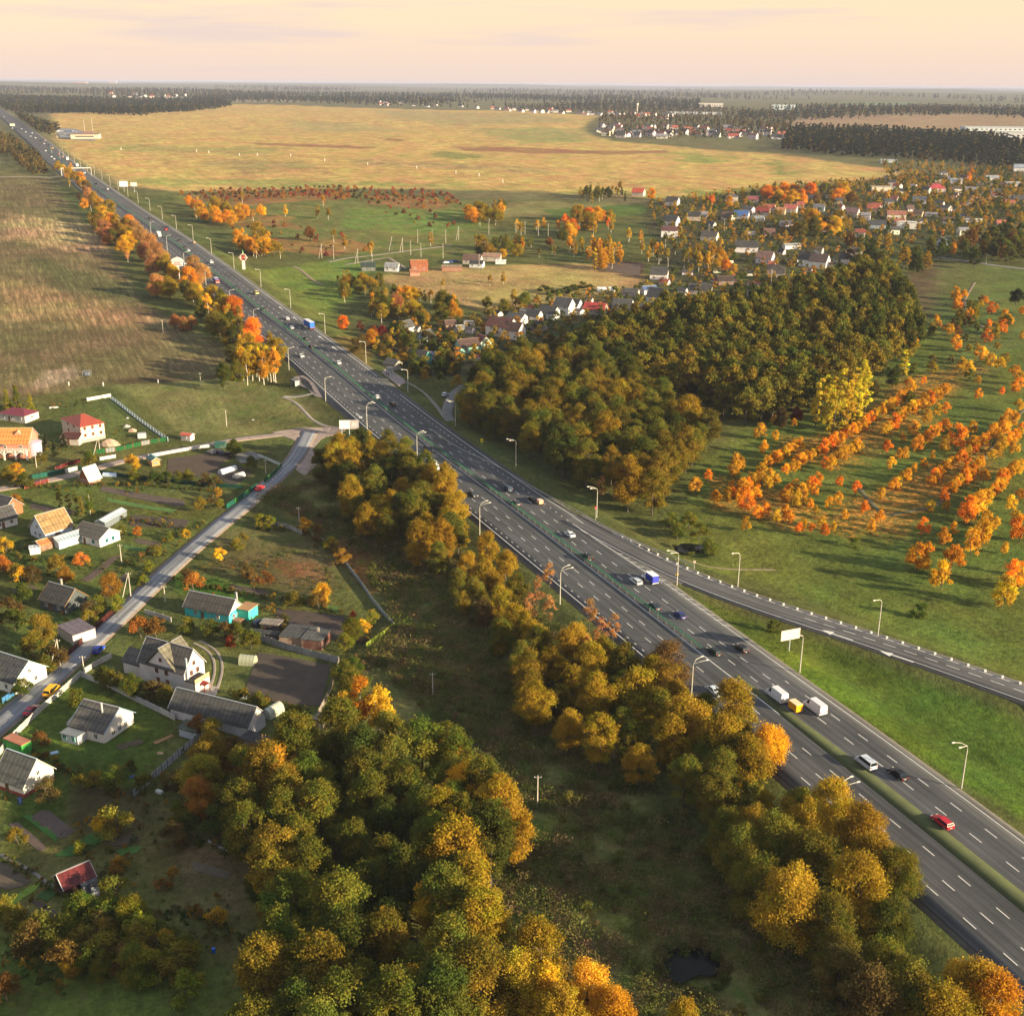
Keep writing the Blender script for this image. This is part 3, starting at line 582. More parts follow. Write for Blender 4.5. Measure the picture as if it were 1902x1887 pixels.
# ---------------- trees
def crown_mesh(name,seed,H,z0,RW_,shape,nblob,nleaf,ls,flat=1.0,gap=0.0,up=.35,droop=0):
    r=np.random.default_rng(seed); B=[]
    for i in range(nblob):
        t=r.random()**.85; a=r.random()*2*math.pi; env=RW_*shape(t); br=(.17+.21*r.random())*RW_*(.55+.45*shape(t))
        rr=max(0,env-br*.75)*math.sqrt(r.uniform(.25,1)); B.append((rr*math.cos(a),rr*math.sin(a),z0+(H-z0)*t*.93,br))
    B.append((0,0,H-.3*RW_*.6,RW_*.30)); B=np.array(B); w=B[:,3]**2; k=r.choice(len(B),nleaf,p=w/w.sum())
    u=r.normal(size=(nleaf,3)); u/=np.linalg.norm(u,axis=1)[:,None]; u[:,2]=np.where(u[:,2]<-.5,-u[:,2],u[:,2])
    rad=B[k,3]*(1-.42*r.random(nleaf)**2)*(1+.14*r.normal(size=nleaf)*1); u2=u*(1+.30*np.sin(u[:,[1,2,0]]*4.1+B[k][:,[3]]*9+seed)); P=B[k,:3]+u2*rad[:,None]*np.array([1,1,flat])
    tk=r.normal(size=(len(B),9,3)); tk[...,2]=np.abs(tk[...,2])*.9+.1; tk/=np.linalg.norm(tk,axis=2)[...,None]; on=r.random(nleaf)<.42
    td=tk[k,r.integers(0,9,nleaf)]; ln=B[k,3]*r.uniform(.45,1.5,nleaf); Q=B[k,:3]+td*ln[:,None]+r.normal(size=(nleaf,3))*(B[k,3]*.13)[:,None]; P=np.where(on[:,None],Q,P)
    if droop: P[:,2]-=droop*r.random(nleaf)
    # second scale: small twigs gather leaves
    tw=r.normal(size=(nleaf//14+1,3))*RW_*.06; P+=tw[r.integers(0,len(tw),nleaf)]
    P[:,2]=np.maximum(P[:,2],z0*.6)
    nrm=u*.9+r.normal(size=u.shape)*.55; nrm[:,2]+=up; nrm/=np.linalg.norm(nrm,axis=1)[:,None]
    a=np.cross(nrm,r.normal(size=u.shape)); a/=np.linalg.norm(a,axis=1)[:,None]; b=np.cross(nrm,a)
    s=ls*(.6+.8*r.random(nleaf))[:,None]; a*=s*.5; b*=s*.36
    V=np.stack([P-a*1.1,P-b,P+a*1.1,P+b],1).reshape(-1,3); F=np.arange(nleaf*4).reshape(-1,4)
    lv=np.clip(.5*r.random(nleaf)+.5*r.random(len(B))[k],0,1)
    return np_mesh(name,V,F,{'lv':('FACE','FLOAT',lv)})
def trunk_mesh(seed,H,z0,r0,RW_,nl=6,bend=.3):
    r=random.Random(seed); m=MB(); pts=[(0,0,-.4)]; x=y=0
    for i in range(1,6):
        x+=r.uniform(-bend,bend); y+=r.uniform(-bend,bend); pts.append((x,y,H*.9*i/5))
    m.path(pts,[r0*1.25,r0,r0*.8,r0*.6,r0*.38,r0*.12],7)
    for i in range(nl):
        t=r.uniform(.25,.8); k=int(t*5); f=t*5-k; p=Vector(pts[k]).lerp(Vector(pts[k+1]),f); a=r.random()*6.28; l=RW_*r.uniform(.5,.9)*(1.1-t*.6)
        q=p+Vector((math.cos(a)*l*.55,math.sin(a)*l*.55,l*.5)); e=q+Vector((math.cos(a)*l*.4,math.sin(a)*l*.4,l*.55)); m.path([p,q,e],[r0*.4,r0*.25,r0*.06],5)
    return m.mesh('trunk')
sh_oval=lambda t: math.sin(math.pi*min(1,t*.72+.18))**.6
sh_dome=lambda t: (1-max(0,t-.25)**2*1.5)**.5 if t>.25 else .75+t
sh_cone=lambda t: (1-t)**.8*.95+.08
sh_col=lambda t: .55+.45*math.sin(math.pi*min(1,t*.9+.1))
KINDS={}   # kind -> list of (crown mesh, trunk mesh), H, R
def kind(name,n,H,z0,Rw,shape,nblob,nleaf,ls,r0,bark,leaf='leaf',**k):
    L_=[]
    for i in range(n):
        c=crown_mesh(name+'_crown',hash_(name)+i,H*(1+.06*math.sin(i*2.1)),z0,Rw,shape,nblob,nleaf,ls,**k); c.materials.append(M[leaf])
        t=trunk_mesh(hash_(name)+i,H,z0,r0,Rw); t.materials.append(M[bark]); L_.append((c,t))
    KINDS[name]=(L_,H,Rw)
def hash_(s): return sum(ord(c)*(i+3) for i,c in enumerate(s))%9973
kind('alder',7,17,3.0,4.6,sh_oval,38,17000,.32,.22,'bark')
kind('alderfar',6,17,2.5,4.6,sh_dome,26,3200,.7,.22,'bark',up=.2)
kind('willow',4,13,1.2,6.0,sh_dome,44,24000,.30,.35,'bark')
kind('oak',4,11,1.5,5.0,sh_dome,34,16000,.30,.3,'bark')
kind('birch',5,16,4.0,2.5,sh_col,24,6500,.32,.15,'birch',droop=1.2,gap=.2)
kind('poplar',4,15,1.2,1.9,sh_col,22,4500,.38,.14,'bark')
kind('maple',6,6.2,.9,2.5,sh_oval,14,2800,.32,.10,'bark')
kind('apple',6,4.4,.9,2.4,sh_dome,16,3200,.24,.12,'bark')
kind('bush',4,2.2,.15,1.6,sh_dome,10,1300,.22,.05,'bark')
kind('spruce',3,11,.5,2.7,sh_cone,40,4200,.36,.16,'bark','needle',up=.1)
kind('thin',4,12,3.5,2.6,sh_col,18,1500,.34,.13,'bark')     # half bare
# colours: base albedo, alpha = share of boughs turned gold
C_={'bronze':(.175,.138,.020,.45),'olive':(.125,.135,.022,.25),'dark':(.070,.092,.018,.1),'green':(.115,.138,.022,.25),'golden':(.31,.215,.020,.7),'yellow':(.68,.40,.03,.5),'amber':(.68,.34,.022,.4),'orange':(.78,.27,.020,.3),'red':(.32,.065,.022,.0),'pink':(.46,.23,.085,.1),'rust':(.19,.10,.028,.15),'brown':(.12,.085,.030,.1),'lime':(.17,.20,.022,.3),'spruce':(.035,.045,.018,0),'grass':(.10,.14,.022,.15),'darkred':(.16,.035,.02,0)}
NT={}
def tree(k,px,py,h,col,label,group=None,cat='tree',name=None,w=1.0,at=None,ground=False):
    """px,py: the middle of the crown in the photograph (or the foot, with ground=True); h: height in metres"""
    if at is None:
        if ground: p=G(px,py)
        else: p=G0(px,py,-2.0+h*.55); 
    else: p=at
    L_,H,Rw=KINDS[k]; i=NT[k]=NT.get(k,-1)+1; c,t=L_[i%len(L_)]; s=h/H; rr=random.Random(i*31+hash_(k)); rz=rr.random()*6.28
    o=empty(name or (k.replace('far','')+'_tree' if k not in('bush',) else 'bush'),(p[0],p[1],gz(*p)-.1),rz,label=label,cat=cat,group=group)
    o.scale=(s*w,s*w,s); o.empty_display_size=1
    cc=C_[col] if isinstance(col,str) else col; j=rr.uniform(.85,1.15)
    link('crown',c,None,o,(cc[0]*j*rr.uniform(.92,1.08),cc[1]*j*rr.uniform(.93,1.07),cc[2]*j,cc[3] if len(cc)>3 else .2))
    if k!='bush': link('trunk',t,None,o,(.09,.07,.055))
    return o
def cluster(kinds,poly,n,h,cols,label,group,seed,w=1.3,name=None):
    r=random.Random(seed); P=np.array([G0(x,y,-2+h*.5) for x,y in poly]); k=0
    while k<n:
        x=r.uniform(P[:,0].min(),P[:,0].max()); y=r.uniform(P[:,1].min(),P[:,1].max())
        if inpoly_sd(np.array([x]),np.array([y]),P)[0]>0: c=r.choice(cols); tree(r.choice(kinds),0,0,h*r.uniform(.7,1.2),c,label,group,at=(x,y),w=w,name=name); k+=1
def pfill(poly,h,spacing,seed,zf=.6,jit=.9):
    """points for trees whose crowns fill a region of the photograph"""
    P=np.array([G0(x,y,-2+h*zf) for x,y in poly]); lo=P.min(0); hi=P.max(0); r=random.Random(seed); out=[]; cell={}
    n=int((hi-lo).prod()/spacing**2*9)
    X=np.array([(r.uniform(lo[0],hi[0]),r.uniform(lo[1],hi[1])) for _ in range(min(n,60000))])
    if not len(X): return []
    X=X[inpoly_sd(X[:,0],X[:,1],P)>0]; X=X[seg_dist(X[:,0],X[:,1],HWc)>20.5] if len(X) else X
    for x,y in X:
        i,j=int(x//spacing),int(y//spacing)
        if any((x-a)**2+(y-b)**2<spacing**2 for ii in (i-1,i,i+1) for jj in (j-1,j,j+1) for a,b in cell.get((ii,jj),())): continue
        cell.setdefault((i,j),[]).append((x,y)); out.append((x,y))
    return out
def grove(poly,k,h,sp_,seed,cols,label,group,cat='tree',w=1,zf=.6,vary=.18,maxn=999,name=None):
    r=random.Random(seed); pts=sorted(pfill(poly,h,sp_,seed,zf),key=lambda q:math.hypot(*q)); rest=pts[maxn:]
    for p in pts[:maxn]: tree(k,0,0,h*r.uniform(1-vary*1.3,1+vary*.7),r.choice(cols),label,group,cat,name,w,at=p)
    return rest
# instancing of masses nobody could count, with geometry nodes
def scatter(name,pts,srcs,scales,label=None,kind_='stuff',zs=None,yaw=None,zscale=None):
    r=np.random.default_rng(hash_(name)); P=np.asarray(pts,float); n=len(P)
    Z=height(P[:,0],P[:,1])-.1 if zs is None else zs
    me=bpy.data.meshes.new(name); me.vertices.add(n); me.vertices.foreach_set('co',np.c_[P[:,:2],Z].astype(np.float32).ravel())
    sc=np.asarray(scales,float); 
    for nm,d in (('scl',sc),('yaw',r.random(n)*6.28 if yaw is None else yaw),('pick',r.integers(0,len(srcs),n).astype(float))):
        me.attributes.new(nm,'FLOAT','POINT').data.foreach_set('value',d.astype(np.float32))
    o=bpy.data.objects.new(name,me); COL.objects.link(o); tag(o,label=label,kind=kind_)
    g=bpy.data.node_groups.new(name,'GeometryNodeTree'); g.interface.new_socket('Geometry',in_out='INPUT',socket_type='NodeSocketGeometry'); g.interface.new_socket('Geometry',in_out='OUTPUT',socket_type='NodeSocketGeometry')
    gi=g.nodes.new('NodeGroupInput'); go=g.nodes.new('NodeGroupOutput'); J=g.nodes.new('GeometryNodeJoinGeometry')
    def attr(nm): a=g.nodes.new('GeometryNodeInputNamedAttribute'); a.data_type='FLOAT'; a.inputs[0].default_value=nm; return a.outputs[0]
    A,B_,Y=attr('pick'),attr('scl'),attr('yaw'); cx=g.nodes.new('ShaderNodeCombineXYZ'); g.links.new(Y,cx.inputs[2])
    for i,s in enumerate(srcs):
        c=g.nodes.new('FunctionNodeCompare'); c.data_type='FLOAT'; c.operation='EQUAL'; g.links.new(A,c.inputs[0]); c.inputs[1].default_value=i; c.inputs['Epsilon'].default_value=.3
        oi=g.nodes.new('GeometryNodeObjectInfo'); oi.inputs[0].default_value=s; oi.inputs['As Instance'].default_value=True
        ip=g.nodes.new('GeometryNodeInstanceOnPoints'); g.links.new(gi.outputs[0],ip.inputs[0]); g.links.new(c.outputs[0],ip.inputs['Selection']); g.links.new(oi.outputs['Geometry'],ip.inputs['Instance']); g.links.new(cx.outputs[0],ip.inputs['Rotation']); g.links.new(B_,ip.inputs['Scale']); g.links.new(ip.outputs[0],J.inputs[0])
    g.links.new(J.outputs[0],go.inputs[0]); m=o.modifiers.new('scatter','NODES'); m.node_group=g; return o
def src(name,me,color):
    me=me.copy(); me.materials.clear(); me.materials.append(M['leaf_mass']); cc=np.array(color if len(color)==4 else (*color,0),np.float32)
    me.attributes.new('scol','FLOAT_COLOR','POINT').data.foreach_set('color',np.tile(cc,len(me.vertices)))
    return bpy.data.objects.new(name,me)

# --- masses
FOREST1=[(862,760),(868,708),(930,668),(1040,652),(1130,662),(1190,695),(1240,735),(1285,765),(1328,802),(1302,832),(1250,842),(1245,900),(1205,918),(1150,892),(1090,862),(1010,822),(940,780)]
FOREST2=[(1040,645),(1120,612),(1210,585),(1330,572),(1440,548),(1560,518),(1600,495),(1650,505),(1695,560),(1710,605),(1640,655),(1575,682),(1500,715),(1435,738),(1370,752),(1305,715),(1230,700),(1150,660)]
r1=grove(FOREST1,'alder',17,7.0,11,['olive','bronze','olive','olive','bronze','dark','golden'],'tall alder with olive and bronze leaves in the dense wood beside the highway exit','alders of the wood right of the highway',w=1.2)
pts=sorted(pfill(FOREST2,17,6.8,12),key=lambda q:math.hypot(*q)); r=random.Random(4)
NF=len([1 for o in bpy.data.objects if o.name.startswith('alder_tree')])
k2=max(0,300-NF-34)
for p in pts[:k2]: tree('alderfar',0,0,16.5*r.uniform(.88,1.1),r.choice(['olive','olive','bronze','olive','dark','bronze']),'bronze-green alder in the second wood behind the clearing','alders of the second wood',at=p,w=1.35)
srcs=[src('alder_source',KINDS['alderfar'][0][i%5][0],C_[c]) for i,c in enumerate(['olive','olive','bronze','olive','dark','bronze'])]
scatter('second_wood',pts[k2:],srcs,np.random.default_rng(3).uniform(.95,1.25,len(pts)-k2),'far part of the dense alder wood behind the village')
# rough brushwood and weeds of the wild strip
def clump(seed,n,w,h,ls):
    r=np.random.default_rng(seed); P=np.c_[r.normal(size=(n,2))*w*.5,r.random(n)**1.4*h]; nr=r.normal(size=(n,3)); nr[:,2]=np.abs(nr[:,2])*.7+.2; nr/=np.linalg.norm(nr,axis=1)[:,None]
    a=np.cross(nr,r.normal(size=(n,3))); a/=np.linalg.norm(a,axis=1)[:,None]; b=np.cross(nr,a); s=ls*(.5+r.random(n))[:,None]
    V=np.stack([P-a*s,P-b*s*.45,P+a*s,P+b*s*.45],1).reshape(-1,3); me=np_mesh('clump',V,np.arange(n*4).reshape(-1,4),{'lv':('FACE','FLOAT',r.random(n))}); me.materials.append(M['leaf']); return me
wd=[src('weed_source',clump(50+i,150,1.25,1.25,.15),c) for i,c in enumerate([(.12,.13,.034,.0),(.15,.14,.045,0),(.21,.15,.075,0),(.10,.135,.03,0),(.17,.135,.055,0),(.11,.13,.032,0)])]
def clear(P):
    k=np.ones(len(P),bool)
    for ce_,r_ in PONDS: k&=np.hypot(P[:,0]-ce_[0],P[:,1]-ce_[1])>r_*.9
    return k
WILD=[(480,925),(590,870),(760,960),(900,1060),(1060,1180),(1250,1500),(1500,1800),(1902,1887),(1800,2000),(900,1990),(960,1500),(840,1370),(720,1250),(650,1240),(740,1150),(640,1010),(560,960)]
P=np.array(pfill(WILD,1,1.25,21,0)); q=(vnoise(P[:,0],P[:,1],9,60)+.5*vnoise(P[:,0],P[:,1],25,61)); P=P[(q>.5)&clear(P)]; scatter('tall_weeds',P,wd,.7+1.2*np.random.default_rng(5).random(len(P))**1.5,'rough weeds and dry stalks of the wild strip below the highway')
sb=[src('scrub_source',crown_mesh('scrub',350+i,2.4,.1,2.0,sh_dome,9,900,.26),q) for i,q in enumerate([(.09,.11,.026,.1),(.15,.11,.05,0),(.08,.105,.024,0),(.18,.125,.06,0),(.11,.12,.03,.1)])]
P=np.array(pfill(WILD,1,4.2,22,0)); q=vnoise(P[:,0],P[:,1],16,62); P=P[(q>.52)&clear(P)]; scatter('wild_scrub',P,sb,.35+.6*np.random.default_rng(15).random(len(P)),'low scrub and dry reeds of the wild strip below the highway')
us=[src('shrub_source',crown_mesh('shrub',370+i,1.5,.05,1.1,sh_dome,5,260,.24),q) for i,q in enumerate([(.07,.10,.02,.1),(.055,.085,.018,0),(.12,.12,.03,.2),(.17,.10,.03,.2),(.09,.09,.03,0),(.28,.18,.03,.4)])]
UP=[]
for poly,sp_,th in (([(0,900),(180,890),(430,940),(480,925),(300,1080),(100,1240),(0,1320)],2.6,.62),([(330,1070),(420,1000),(560,985),(640,1040),(720,1160),(640,1200),(480,1180),(350,1150)],2.6,.62),([(0,1480),(120,1500),(260,1490),(480,1570),(480,1740),(0,1760)],2.4,.60),([(100,740),(200,745),(300,812),(160,850),(60,860)],2.8,.66),([(0,1720),(420,1700),(470,1900),(0,1900)],2.4,.72),([(225,1420),(330,1360),(420,1400),(420,1560),(300,1500)],1.9,.35)):
    P=np.array(pfill(poly,1,sp_,int(th*100)+len(UP),0)); q=vnoise(P[:,0],P[:,1],13,64)*.7+vnoise(P[:,0],P[:,1],4,65)*.3; UP.append(P[q>th])
# hedge lines between the plots
for pts in ([(0,905),(120,905),(250,900),(400,915)],[(170,955),(350,985)],[(240,1050),(330,990),(420,960)],[(0,1075),(60,1060),(150,1080)],[(330,1075),(400,1095),(470,1105),(560,1120),(640,1140)],[(480,985),(560,985),(640,1040)],[(60,1400),(140,1440),(200,1462),(250,1490)],[(0,1590),(90,1650),(150,1680),(250,1700),(380,1700)],[(320,1560),(400,1575),(490,1610)],[(345,1690),(410,1730),(470,1745)],[(0,1760),(60,1790),(110,1850)],[(500,1130),(540,1160)],[(630,1190),(700,1195)],[(430,1290),(500,1300),(570,1325)],[(0,1010),(60,1045),(150,1035)]):
    Q=resample([G(*q) for q in pts],.8); UP.append(Q+np.random.default_rng(len(UP)).normal(size=Q.shape)*.7)
UP=np.vstack(UP); UP=UP[seg_dist(UP[:,0],UP[:,1],ST)>4.5]; scatter('plot_undergrowth',UP,us,.35+.75*np.random.default_rng(16).random(len(UP))**1.5,'low shrubs, perennials and hedges of the garden plots')
# grass tussocks on meadows and plots
gs=[src('tussock_source',clump(80+i,16,.7,.35,.16),c) for i,c in enumerate([(.07,.12,.018,0),(.10,.12,.03,0),(.06,.105,.016,0),(.15,.13,.05,0)])]
P=np.vstack([np.array(pfill(q,1,s,30+i,0)) for i,(q,s) in enumerate([([(0,900),(430,950),(300,1080),(100,1240),(0,1310)],1.5),([(0,1370),(150,1260),(330,1340),(300,1480),(480,1560),(480,1887),(0,1887)],1.25),([(340,1060),(560,980),(640,1080),(700,1180),(620,1230),(340,1180)],1.5),([(1290,1070),(1902,1240),(1902,900),(1500,960),(1280,950)],2.2)])]); P=P[clear(P)]
scatter('grass_tussocks',P,gs,.35+.75*np.random.default_rng(6).random(len(P)),'grass tufts of the plots and meadows')
# far woods (dark pine and birch edges), each band one object
fw=[src('far_tree_source',crown_mesh('far',200+i,15,1,3.6,sh_oval if i%2 else sh_col,7,150,2.6),c) for i,c in enumerate([(.030,.040,.020,0),(.036,.046,.020,0),(.075,.060,.022,.2),(.040,.045,.018,0),(.12,.085,.03,.3),(.026,.036,.018,0)])]
def far_wood(name,poly,sp_,label,sc=1.0,only=None,seed=1,zf=0,brk_=0,bs=350):
    P=np.array(pfill(poly,1,sp_,seed,0)); P=P[vnoise(P[:,0],P[:,1],bs,90+seed)+.4*vnoise(P[:,0],P[:,1],bs/4,91+seed)>brk_] if brk_ else P
    sc*=.8
    if len(P)==0: return
    scatter(name,P,[fw[i] for i in only] if only else fw,sc*(.75+.5*np.random.default_rng(seed).random(len(P))),label)
far_wood('far_wood',[(60,213),(100,212),(270,216),(340,206),(430,196),(400,188),(260,190),(130,188),(0,182),(0,205)],13,'dark pine wood with birch edge beyond the big field on the left',1.25,[0,1,3,5,1,2],1)
far_wood('far_wood',[(340,190),(500,192),(700,196),(960,200),(1120,204),(1300,206),(1300,190),(1000,180),(700,176),(400,176)],30,'long dark wood along the back of the big field',1.4,[0,1,3,5,2,1],2,brk_=.55,bs=500)
far_wood('far_wood',[(1450,280),(1560,292),(1700,298),(1902,312),(1960,312),(1960,285),(1850,268),(1700,258),(1560,252),(1480,250),(1460,262)],9,'dark pine wood behind the right-hand village',1.05,[0,1,3,5,0,1,2],3)
far_wood('far_wood',[(1370,218),(1500,222),(1700,218),(1902,222),(1902,206),(1700,202),(1450,204),(1380,208)],24,'wood edge beyond the pink field on the right',1.3,[0,1,3,2,4,5],4,brk_=.5)
far_wood('far_wood',[(0,178),(300,184),(420,182),(420,172),(200,170),(0,166)],42,'hazy woods towards the town on the horizon',1.5,None,5,brk_=.66)
far_wood('far_wood',[(400,168),(700,172),(1300,184),(1902,196),(1902,186),(1300,172),(700,166),(400,163)],70,'hazy woods on the horizon',1.8,None,6,brk_=.8,bs=900)
far_wood('scattered_far_trees',[(1180,214),(1460,232),(1480,262),(1300,262),(1130,255),(1110,235),(1120,216)],16,'small trees among the roofs of the distant settlement',.75,[2,4,3,4,1],7)
far_wood('scattered_far_trees',[(1290,196),(1370,205),(1480,215),(1470,238),(1200,214),(940,204),(940,196)],22,'scattered trees of the far settlements',.8,[2,4,3,1],8)
far_wood('roadside_wood',[(20,216),(60,224),(110,240),(95,250),(60,248),(20,228),(0,212)],8,'bushy wood beside the far end of the highway',.85,[0,1,2,3,4],9)
far_wood('roadside_wood',[(-30,250),(20,262),(75,300),(88,322),(60,326),(20,290),(-30,285)],7,'autumn wood left of the far end of the highway',.8,[2,4,3,2,4],10)
# gardens of the villages: undergrowth and small fruit trees too many to count
gb=[src('garden_source',crown_mesh('garden',300+i,4.2,.4,2.4,sh_dome,8,330,.62),c) for i,c in enumerate([(.09,.12,.024,.1),(.08,.10,.022,.0),(.30,.20,.03,.4),(.50,.24,.03,.3),(.16,.14,.03,.4),(.40,.29,.03,.4)])]
for i,(nm,poly,s,lb) in enumerate([('garden_greenery',[(1200,380),(1400,355),(1600,335),(1700,330),(1902,330),(1960,420),(1902,470),(1700,440),(1620,500),(1480,540),(1380,560),(1240,560),(1180,580),(1180,540),(1290,490),(1230,440)],8,'garden trees and shrubs between the houses of the right-hand village'),
  ('garden_greenery',[(740,600),(850,605),(960,560),(1150,540),(1230,560),(1200,590),(1050,640),(940,650),(860,680),(850,720),(790,715),(720,680),(690,650)],6.5,'garden trees and shrubs between the houses beside the wood'),
  ('garden_greenery',[(1640,300),(1902,310),(1960,345),(1902,400),(1750,400),(1660,360)],9,'garden trees of the far end of the right-hand village')]):
    P=np.array(pfill(poly,1,s,400+i,0)); scatter(nm,P,gb,.55+.85*np.random.default_rng(i).random(len(P)),lb)
rs=[src('red_bush_source',crown_mesh('rb',330+i,2.6,.1,2.0,sh_dome,6,200,.6),c) for i,c in enumerate([(.32,.07,.03,0),(.38,.15,.03,.2),(.16,.06,.03,0),(.07,.06,.025,.1)])]
P=np.array(pfill([(330,360),(420,352),(640,350),(830,365),(860,385),(700,380),(560,370),(420,380)],1,7,440,0)+pfill([(400,398),(640,440),(720,470),(560,480),(430,430)],1,15,441,0)+pfill([(640,375),(780,385),(850,420),(800,430)],1,14,442,0)); scatter('red_scrub',P,rs,.6+.8*np.random.default_rng(9).random(len(P)),'red and orange scrub on the slope below the big field')

# --- groves and single trees
LS=[(592,850),(640,826),(720,822),(790,855),(850,915),(868,975),(838,1035),(790,1010),(720,985),(670,950),(625,890)]
grove(LS,'alder',14,6.2,31,['olive','golden','olive','golden','dark'],'round alder with golden top in the row between the side street and the highway','alders between side street and highway',w=1.15,name='roadside_tree')
for i,(x,y,h,c) in enumerate([(612,850,11,'dark'),(648,842,11,'olive'),(685,832,12,'golden'),(835,950,14,'golden'),(850,990,12,'golden'),(800,1010,13,'golden')]): tree('alder',x,y,h,c,'round alder with golden top in the row between the side street and the highway','alders between side street and highway',w=1.2)
CB=[(430,1490),(500,1420),(620,1350),(730,1345),(840,1370),(900,1450),(950,1530),(940,1580),(880,1640),(900,1780),(880,1900),(850,2000),(450,2000),(480,1860),(490,1750),(540,1650),(500,1590),(430,1540)]
grove(CB,'alder',15,6.3,33,['green','olive','dark','green','olive','bronze','green'],'leafy deciduous tree of the thick wood in the lower middle','trees of the thick wood in the lower middle',w=1.2,name='broadleaf_tree')
for x,y,h,c in [(640,1330,14,'yellow'),(668,1315,16,'amber'),(705,1325,17,'yellow')]: tree('birch',x,y,h,c,{'yellow':'tall birch with bright yellow crown at the head of the thick wood','amber':'tall birch with copper crown between the two yellow birches'}[c],'birches at the head of the thick wood' if c=='yellow' else None,w=1.25)
for x,y,h,c,lb in [(512,1450,15,'yellow','broad tree with shining yellow top at the edge of the thick wood'),(845,1580,17,'golden',None),(870,1660,16,'golden',None),(890,1730,15,'golden',None),(735,1490,13,'rust',None),(815,1690,14,'amber',None),(925,1500,14,'golden',None),(950,1550,13,'golden',None),(760,1860,14,'golden',None),(835,1410,12,'amber',None),(860,1470,12,'amber',None),(700,1640,12,'olive',None),(820,1520,14,'golden',None)]:
    tree('alder',x,y,h,c,lb or 'golden leaved tree on the sunny side of the thick wood',None if lb else 'golden trees on the sunny side of the thick wood',w=1.25)
RB=[(940,1215),(1000,1175),(1100,1215),(1200,1240),(1290,1290),(1370,1350),(1400,1400),(1390,1450),(1320,1470),(1220,1430),(1110,1380),(1000,1320)]
grove(RB,'alder',12,6.8,35,['golden','olive','golden','bronze','olive'],'bronze and gold tree in the belt along the near kerb','belt of trees along the near side of the highway',w=1.25)
for x,y,h,c in [(1185,1290,13,'golden'),(1275,1350,13,'golden'),(1390,1420,12,'golden'),(1340,1385,13,'golden'),(1240,1250,12,'brown'),(1360,1330,12,'golden'),(1425,1400,10,'amber'),(1330,1480,11,'olive')]: tree('oak',x,y,h,c,'broad crowned golden tree leaning towards the highway lanes','broad golden trees beside the lanes',w=1.05)
for x,y,h,c in [(1400,1540,10,'bronze'),(1350,1550,10,'olive'),(1640,1790,10,'olive'),(1560,1780,10,'olive'),(1540,1510,11,'golden'),(1440,1570,12,'olive'),(1510,1600,13,'olive'),(1600,1560,11,'golden'),(1470,1680,14,'golden'),(1590,1660,14,'golden'),(1410,1640,12,'olive'),(1665,1640,10,'olive'),(1380,1580,11,'olive'),(1540,1720,11,'olive'),(1620,1610,11,'golden'),(1650,1720,10,'dark'),(1500,1540,11,'golden')]:
    tree('willow',x,y,h,c,'billowing willow with golden flank in the clump at lower right','willows in the clump at the lower right',cat='tree',w=.98)
for x,y,h,c in [(1690,1840,12,'olive'),(1620,1860,11,'brown'),(1810,1840,12,'golden'),(1850,1870,11,'amber'),(1750,1890,12,'golden'),(1560,1800,9,'brown'),(1900,1960,11,'olive')]: tree('oak',x,y,h,c,'rounded golden brown tree at the bottom edge beside the highway','trees at the bottom edge beside the highway')
for x,y,h,c in [(1000,1770,12,'golden'),(960,1830,12,'golden'),(1090,1840,10,'yellow'),(1140,1880,10,'amber'),(1040,1890,11,'golden'),(1020,1850,11,'amber'),(1270,1900,8,'golden')]: tree('oak',x,y,h,c,'yellow-gold bushy tree at the bottom middle','yellow trees at the bottom middle',w=.9)
for x,y,h,c in [(975,1165,10,'golden'),(930,1180,9,'olive'),(1000,1195,10,'golden'),(1070,1195,10,'golden'),(1120,1215,10,'bronze'),(850,1080,8,'olive'),(860,1120,7,'bronze'),(905,1020,9,'golden'),(940,1050,9,'golden'),(900,1065,9,'golden'),(880,1100,9,'olive'),(930,1120,9,'golden'),(960,1090,9,'olive'),(900,1140,8,'brown'),(955,1150,9,'golden'),(870,1050,8,'golden')]: tree('oak',x,y,h,c,'low golden tree beside the highway kerb, below the lamp','low golden trees below the lamps',w=.9)
for x,y,h in [(1000,1100,9),(985,1130,9),(1020,1130,9),(1095,1150,9),(1115,1185,10),(1140,1180,8),(1085,1200,9),(1020,1080,8)]: tree('thin',x,y,h,'pink','thin half-bare tree with copper leaves at the highway kerb','thin copper trees at the kerb',w=1.1)
for x,y,h in [(1118,905,9),(1145,915,8),(1160,925,7)]: tree('thin',x,y,h,'pink','thin pinkish half-bare tree in front of the dark wood','thin pinkish trees before the wood')
for x,y,c in [(1280,965,'olive'),(1260,985,'grass'),(1320,1010,'grass'),(1245,965,'olive'),(1300,985,'olive')]: tree('apple',x,y,5,c,'willow shrub beside the small pond by the exit ramp','shrubs beside the small pond','shrub','willow_shrub',w=1.2)
